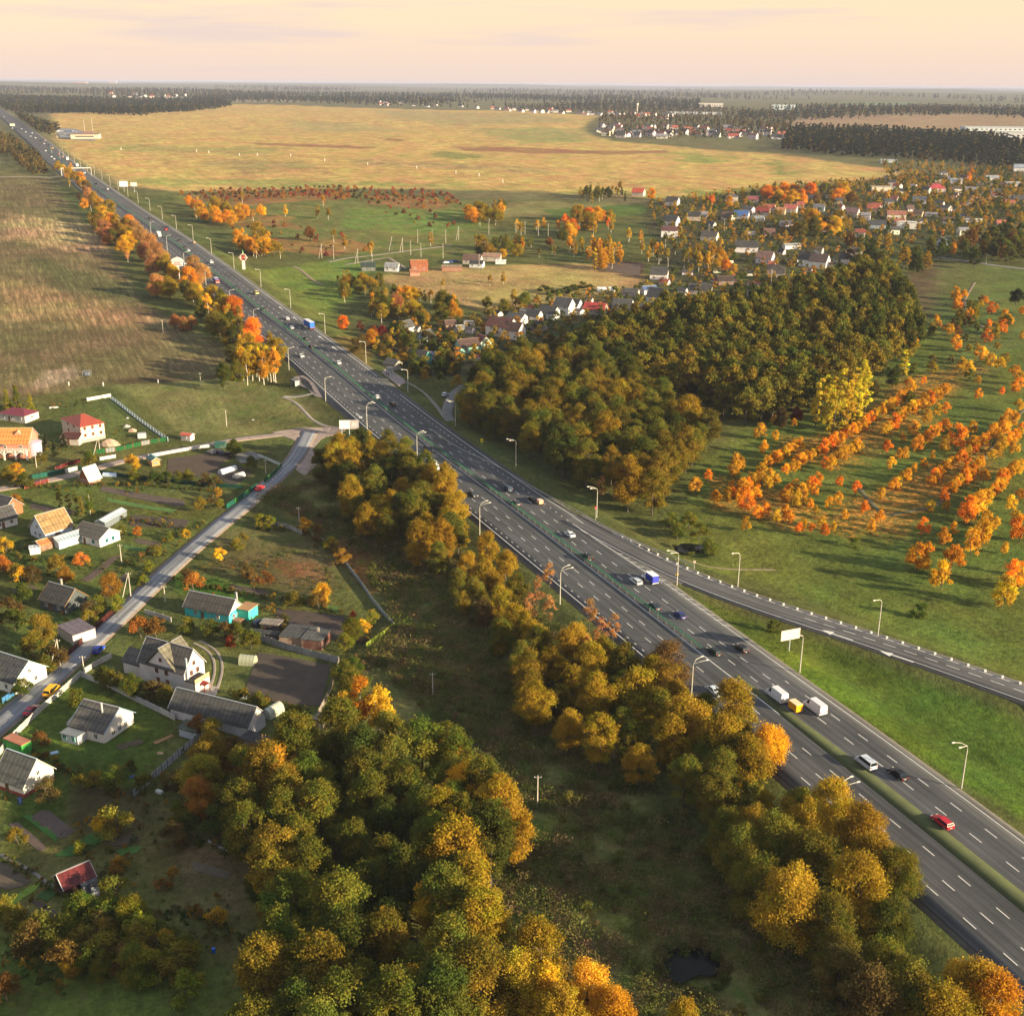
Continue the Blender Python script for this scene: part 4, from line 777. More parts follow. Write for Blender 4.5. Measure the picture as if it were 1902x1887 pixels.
# highway tree line, far left to the birch clump
HL=[(108,312,'golden'),(118,318,'yellow'),(128,325,'amber'),(140,332,'golden'),(150,345,'yellow'),(160,352,'rust'),(175,372,'golden'),(185,385,'amber'),(178,400,'olive'),(195,398,'yellow'),(205,410,'amber'),(190,425,'pink'),(215,420,'yellow'),(225,432,'golden'),(210,440,'olive'),(238,442,'yellow'),(200,438,'pink'),(230,455,'amber'),(250,430,'pink'),(262,440,'pink'),(280,455,'pink'),(268,465,'pink'),(290,470,'pink'),(300,480,'pink'),(285,490,'pink'),(308,492,'golden'),(318,505,'yellow'),(290,530,'pink'),(315,535,'golden'),(360,500,'pink'),(375,515,'pink'),(350,520,'orange'),(345,540,'olive'),(360,545,'golden'),(395,555,'golden'),(385,565,'yellow'),(402,580,'yellow'),(410,560,'olive'),(420,575,'golden'),(372,575,'olive'),(435,580,'orange'),(428,600,'dark'),(435,625,'dark'),(325,595,'pink'),(340,600,'pink'),(355,598,'pink'),(470,620,'orange'),(460,640,'golden'),(430,660,'olive'),(440,690,'olive'),(415,700,'dark'),(240,420,'orange'),(165,365,'pink'),(150,335,'amber'),(132,315,'yellow')]
for x,y,c in HL:
    lb={'golden':'golden tree in the belt left of the highway','yellow':'yellow birch in the belt left of the highway','amber':'amber tree in the belt left of the highway','pink':'rosy copper tree in the belt left of the highway','olive':'still green tree in the belt left of the highway','dark':'dark green tree in the belt left of the highway','orange':'vivid orange tree in the belt left of the highway','rust':'rusty brown tree in the belt left of the highway'}[c]
    tree({'yellow':'birch','olive':'alder','dark':'alder'}.get(c,'oak') if x<330 or c!='pink' else 'oak',x,y,(12 if y>380 else 11) if c not in('pink',) or y<560 else 7,c,lb,lb.split(' in ')[0]+'s of the highway belt',w=1.1 if c!='yellow' else 1.6)
for i in range(13):
    x=446+i*5.5+random.uniform(-2,2); tree('birch',x,672+random.uniform(-12,10),15.5,random.choice(['yellow','golden','yellow','olive']),'slender birch with white stem in the clump beside the bus stop','birches in the clump by the bus stop',w=1.15)
# the orchard-like grove of orange maples on the right
crop=[(245,545),(310,500),(345,600),(445,440),(430,560),(500,610),(520,500),(575,470),(610,530),(655,515),(560,580),(715,565),(750,540),(700,470),(730,460),(790,600),(820,640),(650,290),(575,270),(740,230),(640,215),(590,350),(700,380),(660,405),(770,330),(780,420),(835,385),(895,345),(940,420),(990,385),(1040,350),(925,445),(985,280),(1060,250),(1150,185),(1245,130),(1190,150),(1260,200),(1215,250),(1345,255),(1410,200),(1370,330),(1405,305),(1450,280),(1510,240),(1565,300),(1510,340),(1645,250),(1700,310),(1755,270),(1800,230),(1830,310),(1870,290),(1305,380),(1290,295),(1230,440),(1215,350),(1400,430),(1445,395),(1320,490),(1260,530),(1455,490),(1510,450),(1560,540),(1610,480),(1665,450),(1590,400),(1640,340),(1740,390),(1770,360),(1505,590),(1435,645),(1185,585),(1055,560),(1180,700),(1100,655),(1130,745),(965,610),(920,630),(1000,700),(850,670),(705,680),(660,700),(560,680),(600,670),(790,740),(895,770),(940,750),(1620,670),(1680,630),(1750,570),(1800,500),(1850,460),(1550,760),(1500,800),(1700,770),(1640,830),(1840,640),(1885,590),(1890,760),(1805,860),(1370,900),(1490,990),(1545,920),(1420,860),(1850,990),(1800,1080),(1890,960),(1890,1030),(480,560),(455,480),(540,520),(590,500),(620,490),(470,590),(540,590),(410,580),(780,570),(760,620),(690,590),(720,700),(830,760),(770,760),(1080,80),(1310,80),(1400,110),(1440,80),(1500,60),(1330,160),(1465,160),(470,430),(600,420),(1480,470),(1540,560),(1600,510),(1640,640),(1600,690),(1720,600),(1780,540),(1830,480),(1860,700),(1870,780),(1330,900),(1400,930),(1880,1000)]
big={(1370,900),(1490,990),(1545,920),(1620,670),(1680,630),(1700,770),(1640,830),(1565,300),(1800,1080),(1850,990),(1890,760),(500,610),(445,440)}
rr=random.Random(8)
for (x0,y0),(x1,y1) in [((1540,560),(1690,430)),((1715,595),(1880,440)),((1600,690),(1710,590)),((1350,340),(1500,235)),((1560,420),(1670,330)),((1700,320),(1850,210)),((1790,340),(1900,260)),((900,430),(1070,330)),((760,430),(930,330)),((930,330),(1110,220)),((1110,210),(1280,100)),((1200,260),(1330,150)),((1430,520),(1540,420)),((1290,500),(1350,460)),((1640,830),(1760,730)),((1340,160),(1520,50)),((700,600),(860,520)),((410,600),(560,500)),((620,420),(760,330))]:
    n=max(1,int(math.hypot(x1-x0,y1-y0)/26))
    for i in range(n+1): crop.append((x0+(x1-x0)*i/n+rr.uniform(-6,6),y0+(y1-y0)*i/n+rr.uniform(-6,6)))
for i in range(34):
    x=rr.uniform(300,1880); y=rr.uniform(120,760)
    if y>640-.55*(x-300)*.75 and y<1180-.35*x+260 and x>420: crop.append((x,y))
for x,y in crop:
    c=rr.choice(['amber','amber','yellow','orange','yellow']); hh=(8.8 if (x,y) in big else rr.uniform(3.4,6.0))*(1.12 if y<350 else 1)
    lb={'orange':'small bright orange maple in the rows of the grassy grove','amber':'small amber maple in the rows of the grassy grove','yellow':'small golden yellow maple in the rows of the grassy grove'}[c] if (x,y) not in big else 'larger bushy orange maple of the grassy grove'
    tree('maple',1202+x/2.717,700+y/2.717,hh,c,lb,lb.replace('maple','maples'),w=rr.uniform(.85,1.1))
for i,(x,y) in enumerate([(1180,770),(1160,740)]): pass
for poly,n_,hs,cols,seed in ([(1640,640),(1720,600),(1780,520),(1840,560),(1760,680),(1690,740),(1600,760)],45,5.5,['orange','brown','rust','golden','amber','olive'],3),([(1790,560),(1902,540),(1902,680),(1830,740),(1780,700)],38,5.5,['golden','amber','orange','olive','yellow'],4),([(1850,700),(1902,680),(1902,820),(1860,800)],8,5,['orange','amber'],6):
    P=np.array([G0(*q,1) for q in poly]); k=0; q=random.Random(seed)
    while k<n_:
        x=q.uniform(P[:,0].min(),P[:,0].max()); y=q.uniform(P[:,1].min(),P[:,1].max())
        if inpoly_sd(np.array([x]),np.array([y]),P)[0]>0:
            c=q.choice(cols); tree('maple',0,0,hs*q.uniform(.6,1.35),c,'young %s coloured tree on the slope above the grove'%({'orange':'orange','brown':'brown','rust':'rusty','golden':'golden','amber':'amber','olive':'olive','yellow':'yellow'}[c]),'young trees on the slope above the grove',at=(x,y),w=1.1,name='young_tree'); k+=1
for x,y in [(880,120),(920,160),(950,100),(990,70),(1030,90),(1070,110),(1100,40),(1010,150),(940,200),(1060,150),(905,90),(1110,80),(975,180),(860,150),(1020,180),(985,130),(1050,60),(1090,30),(930,120)]: tree('poplar',1202+x/2.717,700+y/2.717-6,17,(.66,.52,.04,.3),'slim bright yellow poplar in the clump against the dark wood','yellow poplars against the dark wood',w=1.35)
tree('poplar',1680,672,13,(.66,.52,.04,.3),'lone bright yellow poplar further up the wood edge',w=1.5)
for x,y,h,c in [(1690,740,7,'olive'),(1660,700,8,'dark'),(1625,720,7,'brown'),(1450,775,8,'brown'),(1480,770,7,'darkred'),(1590,770,6,'dark')]: tree('oak',x,y,h,c,'dull dark bushy tree between the wood and the orange grove','dull trees between wood and grove',w=.9)
cluster(['apple','oak','willow'],[(1330,1470),(1420,1450),(1500,1510),(1480,1560),(1380,1580),(1320,1540)],16,5.2,['olive','bronze','golden','olive'],'low scrub tree in the gap of the belt beside the kerb','low scrub trees in the belt gap',20,1.25,'scrub_tree')
cluster(['apple','oak'],[(1060,1190),(1160,1230),(1250,1290),(1300,1340),(1230,1330),(1120,1270)],14,5,['olive','golden','bronze'],'low golden scrub between belt and lanes','low golden scrub by the lanes',21,1.2,'scrub_tree')
cluster(['apple','oak','thin'],[(880,1050),(960,1120),(1010,1180),(940,1220),(880,1130)],12,5.5,['olive','golden','rust','bronze'],'low rusty scrub on the slope below the copper trees','low rusty scrub on the slope',22,1.15,'scrub_tree')
for i in range(15):
    t_=i/15*6.28; pc_=PONDS[0][0]; q=(pc_[0]+math.cos(t_)*random.uniform(4.6,6.2),pc_[1]+math.sin(t_)*random.uniform(4.8,6.6))
    if not(3.4<t_<4.3): tree('bush',0,0,random.uniform(1.2,2.4),random.choice([(.10,.12,.03,0),(.14,.12,.045,0)]),'low ragged bush on the bank of the dark pond','bushes round the dark pond','bush','pond_bush',at=q,w=1.3)
tree('bush',1708,1132,3.6,'grass','solitary round green bush on the lawn between ramp and grove',cat='bush'); tree('bush',1590,1005,3,'grass','green bush at the lower edge of the orange grove',cat='bush'); tree('bush',1437,1172,3.2,'dark','dark bush at the ditch beside the billboard',cat='bush')
# bigger trees round the right-hand village
for x,y,h,c in [(1640,478,15,'olive'),(1620,455,15,'dark'),(1700,470,14,'dark'),(1730,450,13,'olive'),(1770,455,10,'amber'),(1550,410,13,'olive'),(1500,400,12,'golden'),(1480,420,9,'golden'),(1520,420,9,'amber'),(1545,425,8,'yellow'),(1580,440,9,'rust'),(1600,440,10,'olive'),(1650,440,11,'golden'),(1630,500,10,'olive'),(1830,440,12,'dark'),(1870,430,13,'dark'),(1850,460,10,'brown'),(1890,450,12,'olive'),(1800,430,9,'golden'),(1895,400,8,'golden'),(1890,545,9,'spruce'),(1870,590,6,'dark'),(1780,545,5,'amber'),(1640,495,14,'dark'),(1580,470,9,'brown')]:
    tree('alder' if h>9 else 'oak',x,y,h,c,'large %s tree at the foot of the right-hand village'%{'olive':'olive green','dark':'dark green','amber':'amber','golden':'golden','yellow':'yellow','rust':'rusty','brown':'brown','spruce':'dark'}[c],'large trees at the foot of the right-hand village',w=1.15)
VY=[(1095,470,'yellow'),(1110,465,'yellow'),(1125,470,'yellow'),(1140,462,'yellow'),(1080,455,'golden'),(1060,450,'golden'),(1045,440,'olive'),(1120,485,'amber'),(1100,415,'orange'),(1070,395,'orange'),(1050,405,'orange'),(1120,400,'orange'),(1010,415,'yellow'),(998,418,'yellow'),(960,418,'yellow'),(968,425,'golden'),(890,385,'golden'),(905,390,'golden'),(930,388,'amber'),(875,390,'golden'),(690,462,'yellow'),(1168,437,'yellow'),(1190,440,'yellow'),(1205,470,'yellow'),(1240,470,'golden'),(1280,470,'golden'),(1300,465,'golden'),(1320,470,'golden'),(1340,478,'amber'),(1350,490,'orange'),(1355,375,'amber'),(1322,372,'orange'),(1440,358,'amber'),(1470,355,'amber'),(1490,360,'orange'),(1458,368,'orange'),(1650,360,'yellow'),(1625,355,'golden'),(1800,325,'orange'),(1805,315,'orange'),(1530,350,'olive'),(1130,360,'dark'),(1110,362,'olive'),(1090,358,'dark'),(1145,358,'golden'),(1210,362,'amber'),(520,465,'golden'),(800,445,'golden'),(350,372,'orange'),(360,380,'orange'),(380,400,'amber'),(400,395,'amber'),(365,395,'golden'),(420,402,'amber'),(455,395,'amber'),(470,400,'yellow'),(485,395,'amber'),(450,450,'amber'),(465,455,'amber'),(480,460,'golden'),(440,440,'amber'),(620,440,'golden'),(640,450,'golden'),(590,398,'golden'),(610,400,'golden'),(600,378,'yellow'),(450,370,'golden'),(530,395,'yellow'),(575,435,'rust')]
for x,y,c in VY: tree('birch' if c in('yellow','golden') else 'oak',x,y,10 if c!='orange' else 8,c,'%s tree among meadows and gardens in the middle distance'%{'yellow':'yellow','golden':'golden','amber':'amber','orange':'orange','olive':'olive green','dark':'dark green','rust':'rusty'}[c],'autumn trees of the middle distance',w=1.5 if c in('yellow','golden') else 1.05)
for x,y,h,c,lb in [(637,598,7,'orange','lone round orange maple on the verge right of the highway'),(640,545,9,'golden','birch with thin green-gold crown at the meadow edge'),(650,520,8,'olive',None),(670,515,8,'golden',None),(690,525,8,'golden',None),(705,520,8,'olive',None),(735,560,10,'pink','bare tree with pinkish twigs in the copse'),(760,555,11,'yellow',None),(715,560,9,'golden',None),(690,570,9,'golden',None),(780,545,8,'golden',None),(800,548,8,'golden',None),(820,555,8,'olive',None),(840,560,8,'olive',None),(775,575,6,'darkred','dark red shrub right of the copse'),(668,605,5,'darkred','deep red shrub left of the copse'),(910,520,7,'golden','thin birch standing alone on the pale field'),(935,515,8,'golden','birch pair standing on the pale field'),(823,525,6,'yellow','tiny yellow birch at the field edge'),(905,560,7,'olive',None),(935,565,7,'olive',None),(955,548,10,'golden',None),(975,555,9,'olive',None),(690,628,8,'amber',None),(695,615,6,'red','red leaved shrub below the copse'),(710,615,6,'darkred','dark red shrub beside the roadside gardens'),(672,640,7,'brown',None),(660,650,7,'brown',None),(740,620,6,'golden',None)]:
    tree('birch' if c in ('golden','yellow') else ('oak' if h>5 else 'maple'),x,y,h,c,lb or '%s tree of the copses between highway and village'%{'yellow':'yellow','golden':'golden green','amber':'amber','olive':'olive green','brown':'brown'}[c],None if lb else 'trees of the copses between highway and village',w=1.5 if c in('golden','yellow') else 1.1)
cluster(['oak','birch','alder'],[(95,305),(150,335),(210,395),(270,450),(330,500),(375,545),(330,560),(270,520),(215,455),(175,425),(140,365)],46,10,['golden','bronze','amber','rust','pink','golden','olive'],'autumn tree of the dense belt left of the upper highway','dense belt left of the upper highway',18,1.2)
cluster(['oak','birch'],[(390,560),(450,590),(520,650),(500,690),(430,660),(400,620)],16,11,['golden','olive','yellow','bronze'],'tall mixed tree around the birch clump','mixed trees around the birch clump',19,1.2)
cluster(['birch','poplar'],[(1055,455),(1100,448),(1150,460),(1155,480),(1120,496),(1080,485)],26,12,['yellow','yellow','golden','amber'],'yellow birch of the bright clump above the pale field','yellow birches above the pale field',1)
cluster(['birch'],[(1160,430),(1330,455),(1370,480),(1340,500),(1200,470)],24,11,['golden','yellow','olive'],'golden green birch in the row left of the double-gabled house','golden birches at the village foot',2)
cluster(['birch','oak'],[(660,560),(740,540),(850,560),(850,585),(780,590),(690,590)],34,8.5,['golden','golden','olive','amber'],'slim golden birch in the copse between highway and pale field','copse between highway and pale field',3)
cluster(['oak','birch'],[(620,515),(690,515),(700,540),(640,545)],14,8,['olive','golden','golden'],'olive gold tree in the small copse beside the dark green hut','small copse by the dark hut',4)
cluster(['oak','birch'],[(865,385),(940,378),(950,400),(900,412),(875,400)],18,11,['golden','olive','golden','amber'],'golden tree of the copse at the edge of the stream meadow','copse at the stream meadow',5)
cluster(['oak','birch'],[(1040,395),(1130,390),(1150,425),(1110,440),(1000,425)],22,11,['orange','yellow','golden','amber'],'orange and yellow tree in the farm gardens beside the stream meadow','trees in the farm gardens',6)
cluster(['oak','birch'],[(850,440),(1010,440),(1050,470),(900,475)],26,8,['golden','olive','rust','olive','amber'],'low mixed tree of the belt behind the farmhouses','belt behind the farmhouses',7)
cluster(['oak','birch'],[(430,430),(490,425),(510,460),(470,470)],20,10,['amber','golden','amber'],'amber tree at the right verge of the upper highway','amber trees right of the upper highway',8)
cluster(['oak','birch'],[(350,365),(400,375),(460,395),(430,410),(370,400)],24,9,['amber','yellow','orange','golden'],'orange-gold tree of the long clump below the red scrub','orange-gold clump below the red scrub',9)
cluster(['birch','poplar'],[(1060,352),(1150,350),(1165,368),(1080,372)],20,11,['dark','olive','olive','golden'],'dark green tree of the clump at the near edge of the big field','dark clump at the field edge',10)
cluster(['oak'],[(1400,360),(1500,345),(1560,352),(1600,370),(1480,372)],20,11,['amber','orange','golden','rust'],'amber tree along the field edge above the village roofs','amber trees above the village roofs',11)
cluster(['oak','alder'],[(1480,400),(1560,400),(1570,430),(1490,435)],14,13,['olive','golden','olive','amber'],'big olive gold tree in the middle of the village','big trees in the middle of the village',12,1.1)
cluster(['alderfar'],[(1600,470),(1700,460),(1790,430),(1902,410),(1902,470),(1780,475),(1700,490)],40,14,['olive','dark','rust','golden','dark'],'large dark tree in the belt right of the second wood','dark belt right of the second wood',13,1.2,'broadleaf_tree')
cluster(['oak','apple'],[(700,650),(740,610),(850,620),(850,690),(780,700)],40,6,['dark','olive','brown','green','golden'],'garden tree between the roadside cottages near the far bus stop','garden trees of the roadside cottages',14,1.1)
cluster(['oak','apple'],[(960,640),(1080,610),(1180,590),(1240,570),(1300,560),(1240,590),(1100,630),(980,660)],40,6,['dark','olive','brown','green'],'garden tree between white houses and the dark wood','garden trees before the dark wood',15,1.1)
cluster(['apple','oak'],[(60,1690),(200,1690),(330,1730),(370,1800),(260,1800),(140,1800),(60,1750)],26,5.4,['olive','green','brown','olive','golden'],'leafy fruit tree of the crowded orchard at the lower left','crowded orchard at the lower left',16,1.15,'fruit_tree')
cluster(['oak','alder'],[(395,1390),(470,1400),(480,1470),(400,1500),(370,1440)],9,8,['olive','bronze','green','rust'],'mixed tree behind the white sheet fence','mixed trees behind the white fence',17,1.15,'bushy_tree')
P=[(1010+i*14,535+5*math.sin(i)+random.uniform(-3,3)) for i in range(7)]
for x,y in P: tree('bush',x,y,3.6,'dark','dark round thicket bush on the pale field','thicket on the pale field','bush',w=1.6)
# fruit trees, bushes and conifers of the plots at the left
FT=[(12,740,8,'spruce','olive'),(30,738,9,'spruce','olive'),(55,745,7,'spruce','golden'),(100,830,5.5,'spruce','spruce'),(85,820,5,'spruce','spruce'),(118,815,5,'spruce','spruce'),(165,852,5,'apple','green'),(75,850,4,'apple','green'),(245,860,5,'apple','yellow'),(248,880,4,'apple','lime'),(15,880,5,'oak','golden'),(30,875,5,'oak','yellow'),(45,890,5,'apple','dark'),(110,920,7,'poplar','olive'),(125,925,7,'poplar','golden'),(140,930,7,'poplar','olive'),(165,930,8,'birch','grass'),(150,940,6,'poplar','golden'),(30,930,4,'apple','amber'),(435,830,6,'oak','dark'),(310,885,4,'apple','dark'),(285,885,4,'apple','dark'),(330,885,3.6,'apple','dark'),(350,880,4,'apple','green'),(380,890,4,'apple','brown'),(400,895,3.5,'apple','brown'),(465,860,4.5,'apple','dark'),(405,915,3.5,'maple','amber'),(410,935,3,'apple','golden'),(370,935,4,'apple','golden'),(395,925,3,'apple','brown'),(485,965,4,'apple','lime'),(500,968,3.5,'apple','lime'),(565,972,4,'apple','yellow'),(585,985,4.2,'apple','brown'),(615,1010,4,'apple','golden'),(635,1030,4,'apple','amber'),(408,1028,4,'maple','yellow'),(440,1010,3.5,'apple','golden'),(450,1000,3,'apple','golden'),(360,1080,5,'apple','amber'),(345,1070,4,'apple','brown'),(470,1075,5.5,'thin','rust'),(455,1060,4,'apple','brown'),(490,1070,4,'apple','rust'),(545,1110,4,'apple','olive'),(598,1100,5,'oak','yellow'),(590,1115,4,'apple','rust'),(655,1165,5.5,'oak','green'),(640,1190,4,'apple','lime'),(672,1162,3.5,'apple','yellow'),(655,1140,2.5,'maple','red'),(690,1145,3.5,'apple','golden'),(345,1160,4,'apple','green'),(390,1165,4.2,'apple','dark'),(420,1170,4,'apple','brown'),(440,1170,4,'apple','olive'),(465,1185,4.5,'apple','grass'),(430,1190,3,'maple','red'),
(205,1085,5.8,'oak','amber'),(215,1120,4,'apple','lime'),(180,1120,4.5,'apple','golden'),(165,1130,4,'apple','brown'),(165,1145,3.5,'apple','golden'),(120,1065,4.5,'oak','amber'),(60,1065,4.5,'oak','brown'),(40,1065,4,'apple','yellow'),(28,1060,4,'apple','golden'),(105,1045,4.5,'apple','golden'),(150,1035,3.6,'apple','orange'),(5,1045,4.5,'oak','orange'),(8,1010,4,'apple','yellow'),(15,1130,5.5,'apple','brown'),(40,1100,5,'apple','dark'),(25,1150,5,'apple','dark'),(75,1170,7,'oak','golden'),(60,1195,5,'apple','olive'),(100,1215,5,'apple','brown'),(85,1232,4,'apple','green'),(40,1275,4,'apple','green'),(255,985,3,'maple','orange'),(315,995,2.2,'bush','green'),(345,990,3,'maple','yellow'),(225,985,3,'apple','olive'),(290,1020,2.5,'bush','golden'),(275,1050,2.5,'bush','lime'),(265,1078,2.5,'bush','lime'),(260,1165,5,'apple','amber'),(290,1165,4.5,'apple','rust'),(205,1255,4.6,'apple','olive'),(245,1270,5.5,'oak','grass'),(285,1280,4.5,'apple','brown'),(310,1290,4,'apple','green'),(190,1250,3.5,'apple','dark'),(140,1290,3,'bush','green'),(395,1355,5,'oak','golden'),(370,1345,4,'apple','rust'),(215,1445,4.5,'apple','grass'),(85,1465,4.5,'apple','brown'),(75,1370,2.5,'bush','rust'),(245,1420,1.6,'bush','brown'),(210,1525,5.5,'apple','golden'),(195,1530,4,'apple','yellow'),(375,1445,9,'oak','golden'),(365,1480,7,'oak','amber'),(450,1420,7,'oak','rust'),(430,1395,6,'oak','brown'),(330,1510,4,'apple','green'),(345,1530,4,'apple','dark'),(320,1550,4.5,'apple','brown'),(395,1520,5,'apple','dark'),(450,1310,3,'apple','olive'),(480,1300,4,'oak','green'),(545,1330,5,'oak','green'),(560,1340,4,'apple','green'),(450,1290,3,'bush','olive'),(640,1250,6,'oak','green'),(655,1240,5,'oak','grass'),(660,1275,7,'oak','olive'),(495,1575,6,'oak','darkred'),(510,1680,6,'oak','rust'),(480,1640,5,'oak','dark'),
(150,1690,6,'oak','grass'),(170,1720,5,'apple','olive'),(195,1700,5,'apple','green'),(245,1700,6,'oak','lime'),(260,1725,5,'apple','lime'),(300,1730,4,'apple','dark'),(270,1790,5,'apple','lime'),(345,1775,4.5,'apple','golden'),(190,1760,5,'apple','green'),(120,1780,5,'apple','rust'),(60,1740,5,'apple','brown'),(90,1750,5,'apple','dark'),(150,1745,4,'apple','brown'),(345,1830,4.5,'apple','lime'),(480,1880,5,'apple','lime'),(400,1700,2.5,'bush','yellow'),(320,1620,2.4,'maple','amber'),(300,1640,2,'bush','rust'),(35,1710,4,'apple','olive'),(12,1685,4,'apple','golden'),(220,1600,3,'apple','amber'),(210,1650,4.5,'apple','green'),(30,1550,3,'apple','golden'),(145,1570,2,'bush','lime'),(270,1450,3,'bush','green'),(320,1450,3,'bush','brown'),(150,1450,2.6,'bush','green'),(175,1445,2.4,'bush','golden'),(10,1830,4,'apple','rust')]
NMC={'bronze':'bronze','olive':'olive green','dark':'dark green','green':'green','golden':'golden tinged','yellow':'yellow','amber':'amber','orange':'bright orange','red':'red','pink':'rosy','rust':'rusty red','brown':'brownish','lime':'yellow-green','spruce':'blue-green','grass':'fresh green','darkred':'dark red'}
KN={'spruce':'conifer','apple':'fruit tree','oak':'bushy tree','poplar':'slim tree','birch':'birch','thin':'half-bare tree','bush':'bush','maple':'small round tree'}
def zone(x,y):
    if y<905: return 'in the plots around the red-roofed house' if x<260 else 'in the fenced plot inside the street bend'
    if y<1260 and x<(1500-y)*.75 : return 'in the gardens left of the village street' if x<230 else 'on the strip between street and green fence'
    if x>330 and y<1260: return 'round the turquoise house and its long garden'
    if y<1400: return 'round the cross-gabled white house' if x>100 else 'in the gardens left of the village street'
    if y<1600: return 'round the lawn below the concrete fence' if x<320 else 'at the edge of the thick wood by the white fence'
    return 'in the orchard at the lower left'
cnt={}
for x,y,h,k,c in FT: cnt.setdefault((k,c,zone(x,y)),[]).append(1)
for x,y,h,k,c in FT:
    z=zone(x,y); lb='%s %s %s'%(NMC[c],KN[k],z); n=len(cnt[(k,c,z)])
    tree(k,x,y,h*1.12,{'amber':(.36,.18,.03,.3),'golden':(.19,.17,.025,.4),'orange':(.5,.19,.03,.2)}.get(c,c),lb,lb+'s' if 0 else (lb if n>1 else None),cat='bush' if k=='bush' else 'tree',name=KN[k].replace(' ','_').replace('-','_'),w=1.12)
# ---------------- vehicles (x forward, origin on the road)
def wl(W,z0,z1,top): return lambda z: W/2*(1-(1-top)*min(1,max(0,(z-z0)/(z1-z0))))
WHEEL=MB().tube((0,-.11,0),(0,.11,0),.32,.32,12).mesh('wheel',[M['tyre']]); RIM=MB().tube((0,-.125,0),(0,.125,0),.18,.18,8).mesh('rim',[M['metal']])
def quad(mb,a,b,c,d): mb.add([a,b,c,d],[(0,1,2,3)])
VPROF={ # body outline, cabin outline, length, width
'sedan':([(-2.25,.32),(-2.3,.62),(-2.2,.92),(-1.5,.98),(.85,.93),(1.75,.80),(2.2,.62),(2.25,.32)],[(-1.85,.93),(-1.2,1.40),(.1,1.44),(.95,.90)],1.76),
'estate':([(-2.3,.32),(-2.36,.65),(-2.3,.95),(-1.5,.98),(.85,.94),(1.8,.80),(2.25,.62),(2.3,.32)],[(-2.28,.93),(-2.0,1.42),(.1,1.47),(.98,.91)],1.78),
'hatch':([(-1.9,.32),(-2.0,.65),(-1.95,.95),(.75,.95),(1.6,.82),(1.95,.62),(2.0,.32)],[(-1.93,.93),(-1.6,1.44),(.0,1.50),(.9,.92)],1.74),
'suv':([(-2.2,.4),(-2.3,.8),(-2.25,1.12),(.95,1.12),(2.0,1.0),(2.25,.75),(2.25,.4)],[(-2.22,1.1),(-2.05,1.72),(.2,1.76),(1.05,1.08)],1.86),
'minibus':([(-2.4,.35),(-2.5,.8),(-2.45,1.15),(1.5,1.15),(2.3,.95),(2.5,.6),(2.5,.35)],[(-2.45,1.1),(-2.3,1.90),(1.0,1.92),(1.75,1.08)],1.9),
'van':([(-2.8,.4),(-2.9,.9),(-2.85,1.3),(1.6,1.3),(2.5,1.1),(2.85,.7),(2.85,.4)],[(-2.86,1.25),(-2.8,2.45),(.9,2.5),(1.95,1.2)],2.0)}
